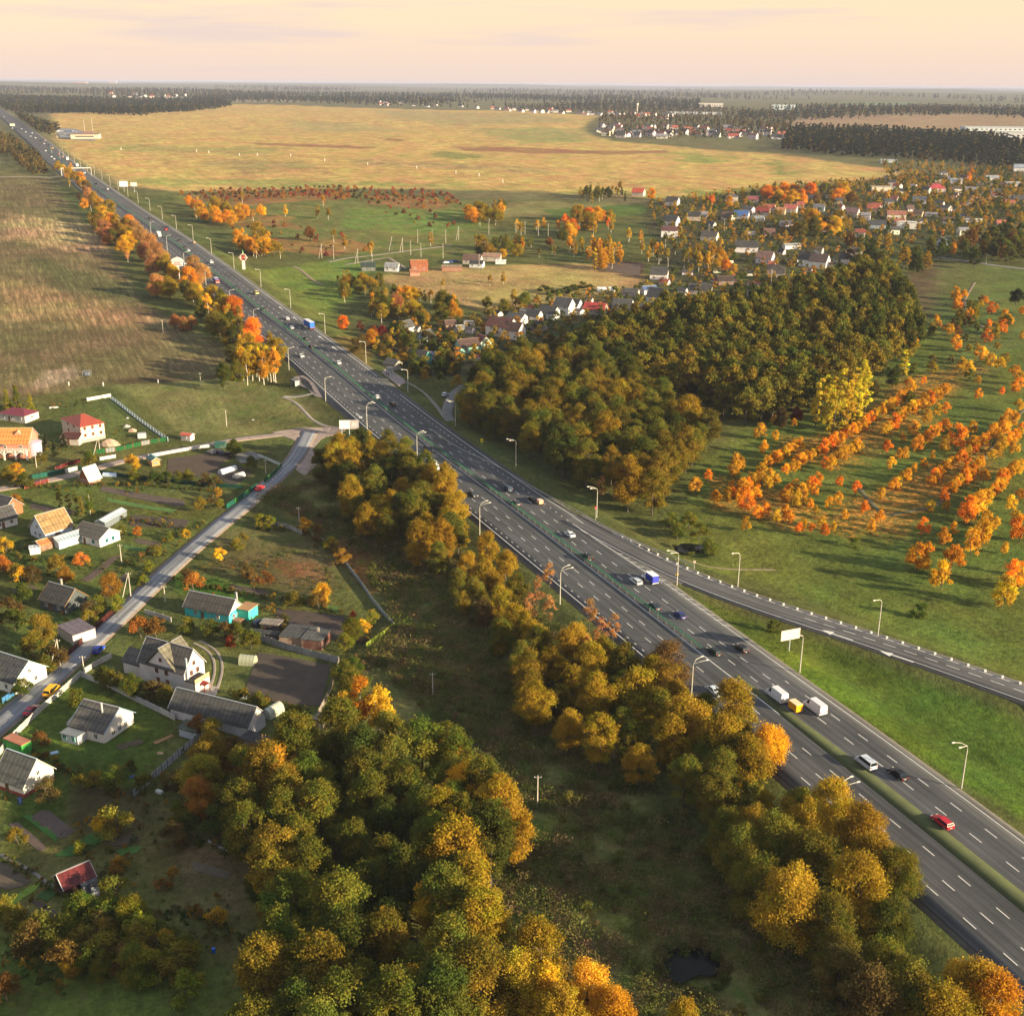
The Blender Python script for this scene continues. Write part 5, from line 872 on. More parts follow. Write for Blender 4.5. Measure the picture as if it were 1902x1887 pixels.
def vehicle(px,py,kind_,color,label,rear=True,off=None,cat='car',name=None,small=False,yaw=None,zz=.10,sc=1.0):
    body,cab,Wd=VPROF[kind_]; p=G0(px,py,.5); k=int(np.argmin(np.hypot(*(HW-p).T))); t=HT[k] if rear else -HT[k]
    if yaw is None: ya=math.atan2(t[1],t[0]); z=float(rise(*p))+zz
    else: p=G(px,py); ya=yaw; z=gz(*p)+.22
    o=empty(name or {'sedan':'car','estate':'estate_car','hatch':'hatchback','suv':'off_road_car','minibus':'minibus','van':'delivery_van'}[kind_],(p[0],p[1],z),ya,label=label,cat=cat); o.scale=(sc*(1.12 if kind_=='van' else 1.04),)*3
    z0=cab[0][1]; z1=cab[1][1]; wf=wl(Wd*.97,z0,z1,.80); wb=wl(Wd,.3,1.4,.94)
    m=MB().extr(body,wb).extr(cab,wf); m.box(-.0,0,z1-.01,.9,Wd*.6,.03) if kind_=='estate' else None; m.build('body',M['paint'],o,color)
    # glass, a centimetre proud of the cabin
    r0,r1,f1,f0=cab; e=.012; zt=z1-.07; zb=z0+.07
    def P(a,b,z): q=(z-a[1])/(b[1]-a[1]); return a[0]+(b[0]-a[0])*q
    xf_b,xf_t=P(f0,f1,zb),P(f0,f1,zt); xr_b,xr_t=P(r0,r1,zb),P(r0,r1,zt); wb_,wt_=wf(zb)-.08,wf(zt)-.06
    g=MB(); quad(g,(xf_b+e,-wb_,zb+e),(xf_b+e,wb_,zb+e),(xf_t+e,wt_,zt+e),(xf_t+e,-wt_,zt+e)); g.build('windscreen',M['glass'],o)
    if not(kind_=='van'): g=MB(); quad(g,(xr_b-e,wb_,zb+e),(xr_b-e,-wb_,zb+e),(xr_t-e,-wt_,zt+e),(xr_t-e,wt_,zt+e)); g.build('rear_window',M['glass'],o)
    if small and py<420: return o
    xs=xr_b+.12 if kind_!='van' else xf_b-1.1
    for s in (-1,1):
        g=MB(); a=(xs,s*(wf(zb)+e),zb); b=(xf_b-.18,s*(wf(zb)+e),zb); c=(xf_t-.1,s*(wf(zt)+e),zt); d=(max(xr_t+.15,xs) if kind_!='van' else xs,s*(wf(zt)+e),zt)
        quad(g,*( (a,b,c,d) if s<0 else (d,c,b,a))); w=g.build('side_window',M['glass'],o)
        h=MB().box(body[-2][0]-.03,s*(Wd/2-.25),body[-2][1]-.06,.1,.34,.14); h.build('headlight',M['lens'],o,(.7,.7,.66))
        h=MB().box(body[1][0]+.0,s*(Wd/2-.2),body[1][1]+.05,.08,.26,.18); h.build('tail_light',M['lens'],o,(.35,.01,.01))
        for x in (body[0][0]+.75,body[-1][0]-.8):
            w=link('wheel',WHEEL,None,o,loc=(x,s*(Wd/2-.12),.32)); link('rim',RIM,None,w,(.4,.4,.4))
    MB().box(body[0][0]-.045,0,.52,.02,.5,.11).build('number_plate',M['plastic'],o,(.7,.7,.7))
    return o
W_=(.6,.61,.64); SI=(.42,.45,.5); BK=(.010,.012,.016); 
V=[(1750,1527,'estate',(.42,.018,.03),'bright red estate car nearest the camera, right carriageway'),(1667,1438,'sedan',BK,'black car just ahead of the red estate, level with the silver minibus'),(1608,1418,'minibus',(.50,.55,.62),'silver minibus with dark side windows by the grass median'),
(1513,1316,'van',(.62,.64,.68),'white panel van passing the yellow trailer'),(1442,1294,'van',(.62,.64,.68),'white panel van towing the yellow trailer'),(1376,1205,'estate',BK,'black estate car beside the right kerb, behind the billboard bend'),(1326,1211,'estate',(.015,.03,.03),'black estate car close to the end of the median barrier'),
(1262,1143,'sedan',(.015,.03,.15),'deep blue saloon right of the barrier'),(1215,1127,'sedan',(.02,.03,.045),'black saloon left behind the deep blue saloon'),(1181,1080,'estate',(.5,.55,.6),'silver estate beside the blue box truck'),(1090,1036,'suv',BK,'black off-road car hugging the green barrier'),(1058,993,'sedan',(.55,.6,.68),'pale silver car alone in the middle lane before the gore'),
(958,935,'sedan',(.05,.045,.05),'dark saloon tight against the green barrier'),(943,909,'suv',(.03,.07,.13),'dark blue off-road car in the middle lane'),(989,928,'sedan',BK,'black car towing a small pale trailer'),(729,752,'suv',(.03,.02,.03),'dark maroon off-road car near the bus stop lay-by'),(700,738,'hatch',W_,'white hatchback near the barrier opposite the lay-by'),
(628,674,'sedan',W_,'white car in the middle lane below the blue semi-trailer'),(578,645,'suv',(.02,.02,.02),'black off-road car following the blue semi-trailer'),(568,629,'sedan',(.02,.045,.04),'dark green saloon beside the blue semi-trailer'),(541,609,'sedan',SI,'silver saloon in the left lane by the semi-trailer'),(533,592,'sedan',W_,'white saloon in the lane right of the silver one'),
(490,575,'sedan',BK,'black car against the barrier above the lone maple'),(439,535,'sedan',BK,'black car against the barrier in front of the yellow van'),(350,466,'sedan',W_,'white car following a dark car at the left bend of the barrier'),(343,460,'sedan',BK,'dark car just ahead of a white car by the barrier'),(360,451,'suv',(.4,.3,.2),'tan car on the right edge of the highway'),(333,447,'sedan',BK,'black car in the middle of the upper right carriageway'),(308,427,'sedan',(.5,.02,.02),'small red car on the upper highway'),(311,422,'sedan',BK,'black car just right of the small red car'),(279,406,'sedan',BK,'dark car farthest up before the tree belt'),(200,352,'sedan',W_,'white car just below the sign gantry')]
for x,y,k,c,lb in V: vehicle(x,y,k,c,lb)
for x,y,k,c,lb in [(476,545,'minibus',(.62,.52,.22),'cream yellow minibus in the right lane above the lone maple'),(392,488,'minibus',(.8,.78,.74),'white minibus in the middle lane level with the ring-shaped pillar sign')]: vehicle(x,y,k,c,lb,cat='van')
for x,y,k,c,lb in [(879,919,'sedan',(.05,.055,.065),'dark grey saloon coming down the near carriageway'),(796,836,'minibus',(.03,.045,.07),'dark blue minibus beside the white truck'),(560,662,'hatch',(.5,.5,.52),'silver hatchback coming down past the birch clump'),(1328,1285,'sedan',(.6,.68,.75),'pale blue saloon half hidden by trees on the near carriageway'),(358,491,'sedan',W_,'white car coming past the pillar sign, behind the copper tree'),(343,490,'sedan',SI,'silver car beside the pillar sign at the outer lane')]: vehicle(x,y,k,c,lb,rear=False)
# far traffic
far=[(178,342,BK),(157,322,W_),(137,318,SI),(109,287,(.4,.1,.08)),(98,276,(.7,.5,.1)),(84,262,(.5,.3,.25)),(82,268,SI),(101,296,W_),(96,292,W_),(85,281,W_),(66,257,W_),(57,254,SI),(48,246,W_),(23,239,W_),(30,240,BK),(106,300,BK),(75,262,BK),(117,292,(.45,.3,.2)),(60,248,W_),(40,240,SI),(90,270,BK),(8,218,W_)]
for i,(x,y,c) in enumerate(far):
    nm={BK:'dark',W_:'white',SI:'silver'}.get(c,'coloured'); vehicle(x,y,'sedan',c,'tiny %s car in the dense traffic at the far end of the highway'%nm,rear=i%2==0,small=True,sc=1.15)['group']='far traffic of the highway'
def truck(px,py,kind_,label,rear=True,name='truck',cat='truck'):
    p=G0(px,py,.8); k=int(np.argmin(np.hypot(*(HW-p).T))); t=HT[k] if rear else -HT[k]; o=empty(name,(p[0],p[1],float(rise(*p))+.10),math.atan2(t[1],t[0]),label=label,cat=cat)
    def wheels(xs,w,r=.42):
        for x in xs:
            for s in (-1,1): q=link('wheel',WHEEL,None,o,loc=(x,s*w,r)); q.scale=(r/.32,1.6,r/.32)
    spec={'semi':(10.5,2.55,1.15,2.9,(.02,.10,.46),(.62,.66,.72),-2.2,(.75,.77,.8),5.2),'box':(3.9,2.1,.8,2.0,(.025,.035,.30),(.78,.8,.84),-.9,(.75,.77,.8),2.1),'white':(5.6,2.3,.9,2.3,(.75,.76,.78),(.8,.8,.82),-1.0,(.78,.79,.8),2.8),'farwhite':(6,2.4,.9,2.6,(.75,.68,.6),(.8,.75,.7),-1.0,(.7,.7,.7),2.9),'blue':(5,2.3,.9,2.3,(.03,.07,.3),(.5,.5,.55),-1,(.5,.15,.15),2.6)}[kind_]
    Lb,Wb,zb,hb,cb,ct,xb,cc,xc=spec
    b=MB().box(xb,0,zb,Lb,Wb,hb).build('cargo_box',M['paint'],o,cb); MB().box(xb,0,zb+hb,Lb+.04,Wb+.04,.09).build('box_roof',M['paint'],o,ct)
    d=MB().box(xb-Lb/2-.03,0,zb+.1,.05,Wb-.25,hb-.2).build('rear_door',M['paint'],o,tuple(min(.8,q*1.5+.01) for q in cb))
    MB().box(xb,0,zb-.22,Lb-.2,Wb-.8,.2).build('chassis',M['metal'],o,(.06,.06,.06)); MB().box(xb-Lb/2-.06,0,zb-.3,.06,Wb,.22).build('bumper',M['paint'],o,(.5,.1,.08) if kind_=='semi' else (.6,.6,.62))
    big=kind_ in('semi',); 
    if kind_=='box': prof_=[(xc-.75,.45),(xc-.75,1.9),(xc+.1,1.9),(xc+.6,1.25),(xc+1.35,1.05),(xc+1.5,.45)]
    else: prof_=[(xc-1.0,.5),(xc-1.0,3.0 if big else 2.5),(xc+.5,3.0 if big else 2.45),(xc+.95,1.6),(xc+1.0,.5)]
    MB().extr(prof_,wl(Wb*.95,.5,3,.92)).build('cab',M['paint'],o,cc)
    g=MB(); a,b_=prof_[2],prof_[3]; n=Vector((a[1]-b_[1],0,b_[0]-a[0])).normalized()*.02; w=Wb*.4
    quad(g,(b_[0]+n.x,-w,b_[1]+n.z+.08),(b_[0]+n.x,w,b_[1]+n.z+.08),(a[0]+n.x,w,a[1]+n.z-.08),(a[0]+n.x,-w,a[1]+n.z-.08)); g.build('windscreen',M['glass'],o)
    for s in (-1,1):
        g=MB(); y=s*(Wb*.475+.0); g.box(xc-.15,y,1.45,.7,.03,.5); g.build('side_window',M['glass'],o); MB().box(prof_[-1][0],s*Wb*.36,.7,.08,.3,.2).build('headlight',M['lens'],o,(.7,.7,.66))
    wheels([xb-Lb*.28,xc]+([xb-Lb*.28-1.2,xb-Lb*.28+1.2] if big else []),Wb/2-.2,.45 if big else .38); return o
truck(572,606,'semi','articulated lorry with bright blue curtain-sided trailer in the right lane'); truck(1208,1076,'box','small box truck with dark blue sides and white roof beside the gore'); truck(803,868,'white','white box truck coming down the near carriageway beside the trees',False); truck(402,524,'blue','blue truck half hidden behind copper coloured trees',False)
truck(143,309,'farwhite','white lorry nearest behind the sign gantry'); truck(125,297,'farwhite','white lorry further away behind the sign gantry'); truck(295,438,'farwhite','white truck at the tree belt on the near carriageway',False)
def trailer(px,py,L_,W__,H__,c,ct,label):
    p=G0(px,py,.5); k=int(np.argmin(np.hypot(*(HW-p).T))); t=HT[k]; o=empty('trailer',(p[0],p[1],float(rise(*p))+.1),math.atan2(t[1],t[0]),label=label,cat='trailer')
    MB().box(0,0,.5,L_,W__,H__).build('cargo_box',M['paint'],o,c); MB().box(0,0,.5+H__,L_+.04,W__+.04,.07).build('box_roof',M['paint'],o,ct); MB().box(L_/2+.5,0,.5,1.1,.12,.1).build('drawbar',M['metal'],o,(.2,.2,.2))
    for s in (-1,1): link('wheel',WHEEL,None,o,loc=(-.1,s*(W__/2),.34))
trailer(1477,1317,3.0,1.8,1.7,(.75,.33,.012),(.8,.6,.35),'yellow box trailer pulled by a white van'); trailer(1003,935,1.9,1.5,1.2,(.75,.42,.25),(.7,.5,.4),'small pale trailer behind a black car')
def axis_yaw(a,b): p,q=G(*a),G(*b); return math.atan2(q[1]-p[1],q[0]-p[0])
SY=axis_yaw((40,1330),(120,1250))
vehicle(97,1289,'minibus',(.80,.42,.01),'bright yellow minibus with raised tailgate parked on the village street',cat='van',yaw=SY); vehicle(60,1324,'sedan',(.17,.01,.03),'dark red saloon parked on the village street behind the yellow minibus',yaw=SY)
vehicle(184,1211,'hatch',(.01,.05,.42),'blue car parked on the village street by the cross-gabled house',yaw=SY); vehicle(483,910,'sedan',(.7,.03,.04),'red car parked at the green fence beside the street',yaw=axis_yaw((460,925),(500,895)))
vehicle(425,847,'sedan',(.015,.02,.03),'black car nearest the tree in the fenced plot',yaw=2.2); vehicle(408,844,'sedan',(.03,.045,.07),'dark blue car in the middle of the three in the fenced plot',yaw=2.4); vehicle(393,843,'hatch',(.3,.3,.32),'grey car leftmost of the three in the fenced plot',yaw=2.3)
vehicle(827,736,'hatch',(.6,.68,.75),'pale blue car on the little road left of the dark wood',yaw=1.2); vehicle(482,1161,'hatch',(.02,.05,.1),'dark blue car at the turquoise house yard',yaw=1.0); vehicle(500,1166,'estate',BK,'black car parked under the sheds beside a dark blue car',yaw=1.0)
for i,(x,y,c) in enumerate([(835,489,(.02,.06,.3)),(846,487,(.03,.08,.3)),(828,490,W_)]): vehicle(x,y,'sedan',c,['blue car left of the brown farmhouse','darker blue car nearest the brown farmhouse','white car at the blue fence by the brown farmhouse'][i],yaw=.3+i*.2,small=True)
for i in range(26):
    x=108+ (i%13)*3.1+random.uniform(-1,1); y=245+(i//13)*7+random.uniform(-1,1); o=vehicle(x,y,'sedan',random.choice([BK,W_,SI,(.05,.1,.3)]),'car parked in rows at the filling station by the far highway',yaw=random.choice([.2,1.8]),small=True); o['group']='cars parked at the far filling station'

# ---------------- buildings
WIN={}
def win_mesh(w,h,fr):
    k=(w,h); 
    if k not in WIN:
        f_=MB(); t=.09
        for a in ((0,-.0,0,t,h),(0,w-t,0,t,h),(0,0,0,w,t),(0,0,h-t,w,t),(0,w/2-t/2,0,t,h)): f_.box(.0,a[1]+a[3]/2-w/2,a[2],.12,a[3],a[4])
        WIN[k]=(f_.mesh('window'),MB().box(-.0,0,.05,.06,w-.1,h-.1).mesh('pane',[M['glass']])); WIN[k][0].materials.append(M['plastic'])
    return WIN[k]
def window(par,x,y,z,ang,w=1.0,h=1.3,fr=(.6,.6,.6),pane=True):
    a,b=win_mesh(w,h,fr); o=link('window',a,None,par,fr,(x+.05*math.cos(ang),y+.05*math.sin(ang),z),ang); 
    link('pane',b,None,o); return o
def box_house(name,px=None,py=None,L_=10,W_=8,h=2.8,rh=3.2,yaw=None,wall=(.6,.6,.6),roof=(.07,.07,.07),label='',roof_t='gable',trim=(.5,.5,.5),wins=2,gwins=2,upper=1,chim=None,plinth=None,over=.45,cat='house',corners=None,small=False,ridge=None,gable=None,rmat='roof',wmat='plaster',door=True,off=.5,winc=(.6,.6,.6)):
    """ridge runs along local x; corners=(A,B,C) are photo pixels of three foot corners: A-B along the ridge, B-C across"""
    if corners:
        A,B,C=[G(*q) for q in corners]; u=(B-A)/np.linalg.norm(B-A); L_=float(np.linalg.norm(B-A)); n=np.array([-u[1],u[0]]); w=float((C-B)@n); sgn=1 if w>0 else -1; W_=abs(w); c=(A+B)/2+n*sgn*W_/2; yaw=math.atan2(u[1],u[0]); base=c
    else: base=G(px,py)
    o=empty(name,(base[0],base[1],gz(*base)-.05),yaw,label=label,cat=cat); hx,hy=L_/2,W_/2; ry=(off-.5)*W_
    pl=.0
    if plinth: MB().box(0,0,-.3,L_+.12,W_+.12,plinth[1]+.3).build('plinth',M['plaster'],o,plinth[0]); pl=plinth[1]
    m=MB()
    if roof_t=='gable':
        v=[(-hx,-hy,-.3),(hx,-hy,-.3),(hx,hy,-.3),(-hx,hy,-.3),(-hx,-hy,h),(hx,-hy,h),(hx,hy,h),(-hx,hy,h),(-hx,ry,h+rh),(hx,ry,h+rh)]
        m.add(v,[(0,1,5,4),(2,3,7,6),(1,2,6,9,5),(3,0,4,8,7)])
    else: m.box(0,0,-.3,L_,W_,h+.3)
    m.build('wall',M[wmat],o,wall)
    t=.16; R_=MB(); ox=hx+over*.8
    if roof_t=='gable':
        for s in (-1,1):
            run=hy*1.0-s*ry*1.0 if s>0 else hy+ry; run=(hy-ry) if s>0 else (hy+ry); sl=rh/run; ye=s*hy+s*over; ze=h-over*sl
            a=[(-ox,ry,h+rh+.06),(ox,ry,h+rh+.06),(ox,ye,ze+.06),(-ox,ye,ze+.06)]; b=[(x,y,z+t) for x,y,z in a]
            f_=[(0,1,2,3),(7,6,5,4),(0,4,5,1),(1,5,6,2),(2,6,7,3),(3,7,4,0)] ; f_=f_ if s<0 else [q[::-1] for q in f_]; R_.add(a+b,[q[::-1] for q in f_])
        rf=R_.build('roof',M[rmat],o,roof); rc=ridge if ridge else tuple(min(.5,q*3+.08) for q in roof)
        MB().box(0,ry,h+rh+t,2*ox,.32,.10).build('ridge_cap',M['metal'],o,rc)
        if gable:
            for s in (-1,1): MB().add([(s*(hx+.02),-hy,h),(s*(hx+.02),hy,h),(s*(hx+.02),ry,h+rh-.05)],[(0,1,2) if s>0 else (2,1,0)]).build('gable_board',M[wmat],o,gable)
        if not small:
            for s in (-1,1):
                bb=MB()
                for e_ in (-1,1): bb.path([(s*(ox+.02),ry,h+rh+.14),(s*(ox+.02),e_*(hy+over),h-over*rh/((hy-ry) if e_>0 else (hy+ry))+.14)],[.09,.09],4)
                bb.build('barge_board',M['plaster'],o,trim)
    elif roof_t=='hip':
        q=min(hx,hy)*.95; a=[(-ox,-hy-over,h-.1),(ox,-hy-over,h-.1),(ox,hy+over,h-.1),(-ox,hy+over,h-.1),(-(hx-q) ,0,h+rh),((hx-q),0,h+rh)]
        R_.add(a,[(0,1,5,4),(1,2,5),(2,3,4,5),(3,0,4),(3,2,1,0)]); rf=R_.build('roof',M[rmat],o,roof)
    elif roof_t=='flat':
        R_.box(0,0,h,L_+2*over,W_+2*over,.18); rf=R_.build('roof',M[rmat],o,roof)
        if rh: rf.rotation_euler=(math.atan(rh/W_),0,0); rf.location.z=h+.05-h*math.cos(math.atan(rh/W_))+.0
    if chim:
        for (cx,cy,ch) in chim: MB().box(cx,cy,h*.6,.55,.55,ch-h*.6+.0).box(cx,cy,ch,.7,.7,.12).build('chimney',M['concrete'],rf,(.30,.27,.25))
    zb=pl+.9 if h>2.2 else .8; wh=1.25 if h>2.2 else .7
    if wins:
        for s in (-1,1):
            for i in range(wins):
                x=-hx+L_*(i+.5)/wins; window(o,x,s*hy,zb,s*math.pi/2,fr=winc,h=wh)
                if h>4.6: window(o,x,s*hy,zb+2.7,s*math.pi/2,fr=winc)
    if gwins:
        for s in (-1,1):
            for i in range(gwins):
                y=-hy*.62+ (1.24*hy)*(i+.5)/gwins; window(o,s*hx,y,zb,0 if s>0 else math.pi,fr=winc,h=wh)
                if h>4.6: window(o,s*hx,y,zb+2.7,0 if s>0 else math.pi,fr=winc)
            if upper and rh>2.2 and roof_t=='gable': window(o,s*hx,ry,h+.5,0 if s>0 else math.pi,w=.9,h=1.1,fr=winc)
    if door and h>2.2: MB().box(-hx*.2,-hy-.03,0,.95,.08,2.05).build('door',M['wood'],o,(.15,.08,.05))
    return o
WHT=(.62,.60,.58); SL=(.072,.072,.075)
# --- the near ones
h1=box_house('country_house',corners=((262,1262),(345,1287),(377,1262)),h=5.4,rh=4.6,wall=(.60,.58,.60),roof=SL,label='big white two-storey house with cross-gabled grey roof at the village street',wins=0,gwins=2,upper=1,ridge=(.35,.35,.36),winc=(.35,.16,.10),off=.5,door=False)
L1=float(np.linalg.norm(G(345,1287)-G(262,1262))); W1=abs(float((G(377,1262)-G(345,1287))@np.array([-(G(345,1287)-G(262,1262))[1],(G(345,1287)-G(262,1262))[0]])))/L1
for s in (-1,1):   # cross gables
    w=L1*.30; y0=s*(W1/2+.05); m=MB().add([(-w,y0,5.3),(w,y0,5.3),(0,y0,5.4+4.4)],[(0,1,2) if s<0 else (2,1,0)]); m.build('cross_gable',M['plaster'],h1,(.60,.58,.60))
    r_=MB()
    for e_ in (-1,1):
        a=[(0,y0+s*.5,5.4+4.7),(0,0,5.4+4.7),(e_*(w+.5),0,5.15),(e_*(w+.5),y0+s*.5,5.15)]; r_.add(a+[(x,y,z+.15) for x,y,z in a],[(0,1,2,3),(7,6,5,4),(0,4,5,1),(2,6,7,3),(3,7,4,0)])
    r_.build('cross_roof',M['roof'],h1,(.13,.12,.09)); MB().box(0,y0/2,5.4+4.85,.3,abs(y0)+1,.09).build('ridge_cap',M['metal'],h1,(.35,.35,.36))
    for x in (-1.5,1.5): window(h1,x,y0,3.4,s*math.pi/2,fr=(.35,.16,.1)); window(h1,x+.2,y0,.9,s*math.pi/2,fr=(.35,.16,.1))
    window(h1,0,y0,6.6,s*math.pi/2,w=.9,h=1.0,fr=(.35,.16,.1))
ext=MB(); ext.add([(-L1/2-6,-W1*.42,-.3),(-L1/2,-W1*.42,-.3),(-L1/2,W1*.3,-.3),(-L1/2-6,W1*.3,-.3),(-L1/2-6,-W1*.42,3.6),(-L1/2,-W1*.42,3.6),(-L1/2,W1*.3,4.2),(-L1/2-6,W1*.3,4.2),(-L1/2-6,0,5.8),(-L1/2,0,5.8)],[(0,1,5,4),(2,3,7,6),(3,0,4,8,7)]); ext.build('side_wing',M['plaster'],h1,(.58,.57,.60))
r_=MB()
for y1,z1 in ((-W1*.42-.5,3.35),(W1*.3+.5,3.9)):
    a=[(-L1/2-6.4,0,5.85),(-L1/2,0,5.85),(-L1/2,y1,z1),(-L1/2-6.4,y1,z1)]; r_.add(a+[(x,y,z+.15) for x,y,z in a],[(0,1,2,3),(7,6,5,4),(3,2,6,7),(0,3,7,4)])
r_.build('wing_roof',M['roof'],h1,SL)
MB().box(L1/2+1.6,-1,-.3,3.2,5,3.4).build('porch',M['plaster'],h1,(.58,.52,.47)); MB().box(L1/2+1.6,-1,3.12,3.3,5.1,.14).build('terrace',M['roof'],h1,(.05,.05,.05)); MB().box(L1/2+3.15,-1,3.26,.12,5,.9).build('parapet',M['plaster'],h1,(.70,.42,.20)); MB().add([(L1/2+3.3,-2,2.5),(L1/2+4.6,-2,2.2),(L1/2+4.6,0,2.2),(L1/2+3.3,0,2.5),(L1/2+3.3,-1,3.0),(L1/2+4.6,-1,2.7)],[(0,1,5,4),(3,4,5,2),(0,3,2,1)]).box(L1/2+4.5,-1.9,-.2,.14,.14,2.5).box(L1/2+4.5,-.1,-.2,.14,.14,2.5).build('porch_canopy',M['metal_roof'],h1,(.20,.02,.02))
MB().box(L1/2+.4,-W1/2+.6,0,.45,.45,9).build('chimney',M['metal'],h1,(.35,.42,.45))
h2=box_house('cottage',corners=((133,1366),(195,1381),(251,1343)),h=2.9,rh=3.4,wall=(.66,.62,.60),roof=(.085,.083,.08),label='white cottage with long slate roof and steel flue in front of the lawn',wins=2,gwins=3,upper=0,ridge=(.4,.4,.42),chim=None,off=.55,trim=(.25,.4,.55))
MB().tube((1.5,-1.2,3.2),(1.5,-1.2,7.6),.22,.22,8).tube((1.5,-1.2,7.6),(1.5,-1.2,7.75),.3,.3,8).build('flue',M['metal'],h2,(.5,.5,.52)); MB().box(-2.5,-6.2,-.3,4.5,3,2.6).build('veranda',M['plaster'],h2,(.55,.56,.6)); MB().box(-2.5,-6.2,2.3,4.9,3.6,.12).build('veranda_roof',M['metal'],h2,(.20,.22,.23)); 
for x in (-3.8,-1.4): window(h2,x,-7.7,.8,-math.pi/2,fr=(.3,.6,.6))
box_house('barn',corners=((318,1332),(463,1372),(482,1345)),h=2.9,rh=3.2,wall=(.50,.50,.54),roof=(.06,.062,.066),label='long low barn with grey slate roof and white gable, below the drive',wins=0,gwins=0,upper=0,ridge=(.35,.38,.4),gable=(.62,.56,.52),door=False,cat='barn')
h4=box_house('cottage',corners=((344,1142),(426,1159),(440,1140)),h=2.9,rh=3.0,wall=(.03,.42,.46),roof=(.052,.05,.05),label='turquoise cottage with dark roof and pale mint gable end',wins=2,gwins=2,upper=0,ridge=(.4,.42,.45),gable=(.45,.66,.50),winc=(.6,.6,.6)); Lc=float(np.linalg.norm(G(426,1159)-G(344,1142)))
MB().box(Lc/2+1.9,2.8,-.3,3.6,4.4,3.4).build('annex',M['plaster'],h4,(.05,.50,.42)); MB().box(Lc/2+1.9,2.8,3.1,4.2,5,.13).build('annex_roof',M['wood'],h4,(.35,.20,.10)); MB().box(Lc/2-1.0,2.2,3,.5,.5,4.0).build('chimney',M['metal'],h4,(.35,.37,.4)); MB().box(Lc/2+1.5,-1.0,0,2.4,2.2,.8).build('steps',M['wood'],h4,(.3,.15,.09))
box_house('cottage',corners=((-30,1270),(28,1290),(76,1254)),h=3.1,rh=3.6,wall=(.72,.74,.70),roof=(.060,.062,.068),label='white cottage with slate roof cut off by the left picture edge, across the street',wins=2,gwins=2,upper=1,ridge=(.45,.5,.52),trim=(.4,.62,.56))
box_house('garden_house',corners=((-6,1462),(46,1482),(100,1446)),h=2.7,rh=4.2,wall=(.70,.66,.58),roof=(.085,.09,.085),label='small steep-roofed white house with brick-red base at the left edge',wins=0,gwins=1,upper=1,ridge=(.45,.5,.55),plinth=((.30,.06,.04),.8))
box_house('timber_house',corners=((76,1128),(122,1142),(150,1118)),h=2.7,rh=3.4,wall=(.07,.085,.09),roof=(.045,.045,.045),label='old dark timber house with black roof and white framed window',wins=2,gwins=1,upper=0,ridge=(.35,.36,.38),wmat='wood',chim=[(-2,1.5,7)],trim=(.35,.2,.1))
h8=box_house('garage',corners=((108,1180),(137,1199),(164,1176)),h=2.9,rh=.0,wall=(.55,.50,.48),roof=(.13,.11,.14),label='flat-roofed garage with white wall beside the dark red fence',roof_t='flat',wins=0,gwins=0,over=.15,door=False,cat='garage')
h9=box_house('cottage',corners=((104,1012),(136,1001),(100,955)),h=2.8,rh=4.6,wall=(.55,.62,.72),roof=(.30,.19,.085),label='pale blue house under a big rusty tan roof',wins=1,gwins=2,upper=1,ridge=(.55,.5,.4)) if 0 else box_house('cottage',97,992,L_=9.5,W_=8.5,h=2.9,rh=4.6,yaw=R(52),wall=(.55,.62,.72),roof=(.30,.19,.085),label='pale blue house under a big rusty tan roof',wins=1,gwins=2,upper=1,ridge=(.55,.5,.4))
box_house('annex',128,1010,L_=9,W_=4,h=2.5,rh=1.0,yaw=R(52),wall=(.5,.55,.6),roof=(.34,.42,.50),label='lean-to with pale blue sheet roof joining the tan roofed house to the white one',wins=0,gwins=0,upper=0,rmat='metal_roof',door=False,cat='lean-to')
box_house('shed',85,1017,L_=5.2,W_=4,h=2.1,rh=.8,yaw=R(48),wall=(.2,.12,.08),roof=(.48,.19,.07),label='low shed with orange roof in front of the pale blue house',wins=0,gwins=0,upper=0,door=False,cat='shed'); box_house('shed',66,1027,L_=3,W_=2.6,h=2.0,rh=.0,yaw=R(20),wall=(.55,.56,.6),roof=(.6,.65,.72),label='tiny whitewashed shed with pale roof beside the orange one',roof_t='flat',wins=0,gwins=0,over=.2,door=False,cat='shed')
box_house('cottage',corners=((139,1004),(186,1017),(207,998)),h=2.9,rh=2.2,wall=(.66,.62,.62),roof=(.085,.08,.075),label='small white house with grey roof and turquoise window, next to the glasshouse',wins=2,gwins=2,upper=0,ridge=(.3,.25,.2),winc=(.05,.4,.4),chim=None)
o=box_house('glasshouse',corners=((196,984),(236,958),(228,950)),h=2.0,rh=.7,wall=(.16,.19,.22),roof=(.42,.50,.62),label='long glasshouse with blue-white roof behind the small white house',wins=0,gwins=0,upper=0,over=.1,wmat='film',rmat='metal_roof',door=False,cat='greenhouse')
box_house('a_frame_hut',168,894,L_=5,W_=5.0,h=1.6,rh=4.0,yaw=R(-122),wall=(.45,.20,.14),roof=(.66,.60,.56),label='little steep hut with white sheet roof and orange wood gable',wins=0,gwins=1,upper=0,rmat='metal_roof',gable=(.28,.10,.04),ridge=(.7,.7,.7),cat='hut')
h12=box_house('brick_villa',corners=((153,824),(196,814),(166,792)),h=6.2,rh=2.6,wall=(.68,.55,.44),roof=(.40,.075,.04),label='unfinished two-storey house with red hipped roof behind the green panel fence',roof_t='hip',wins=3,gwins=2,plinth=((.30,.28,.27),1.0),rmat='metal_roof',over=.6,winc=(.45,.15,.08),door=False); 
for z in (1.1,3.9): MB().box(0,0,z,(np.linalg.norm(G(196,814)-G(153,824)))+.1,11.1 if 0 else 1,.01)
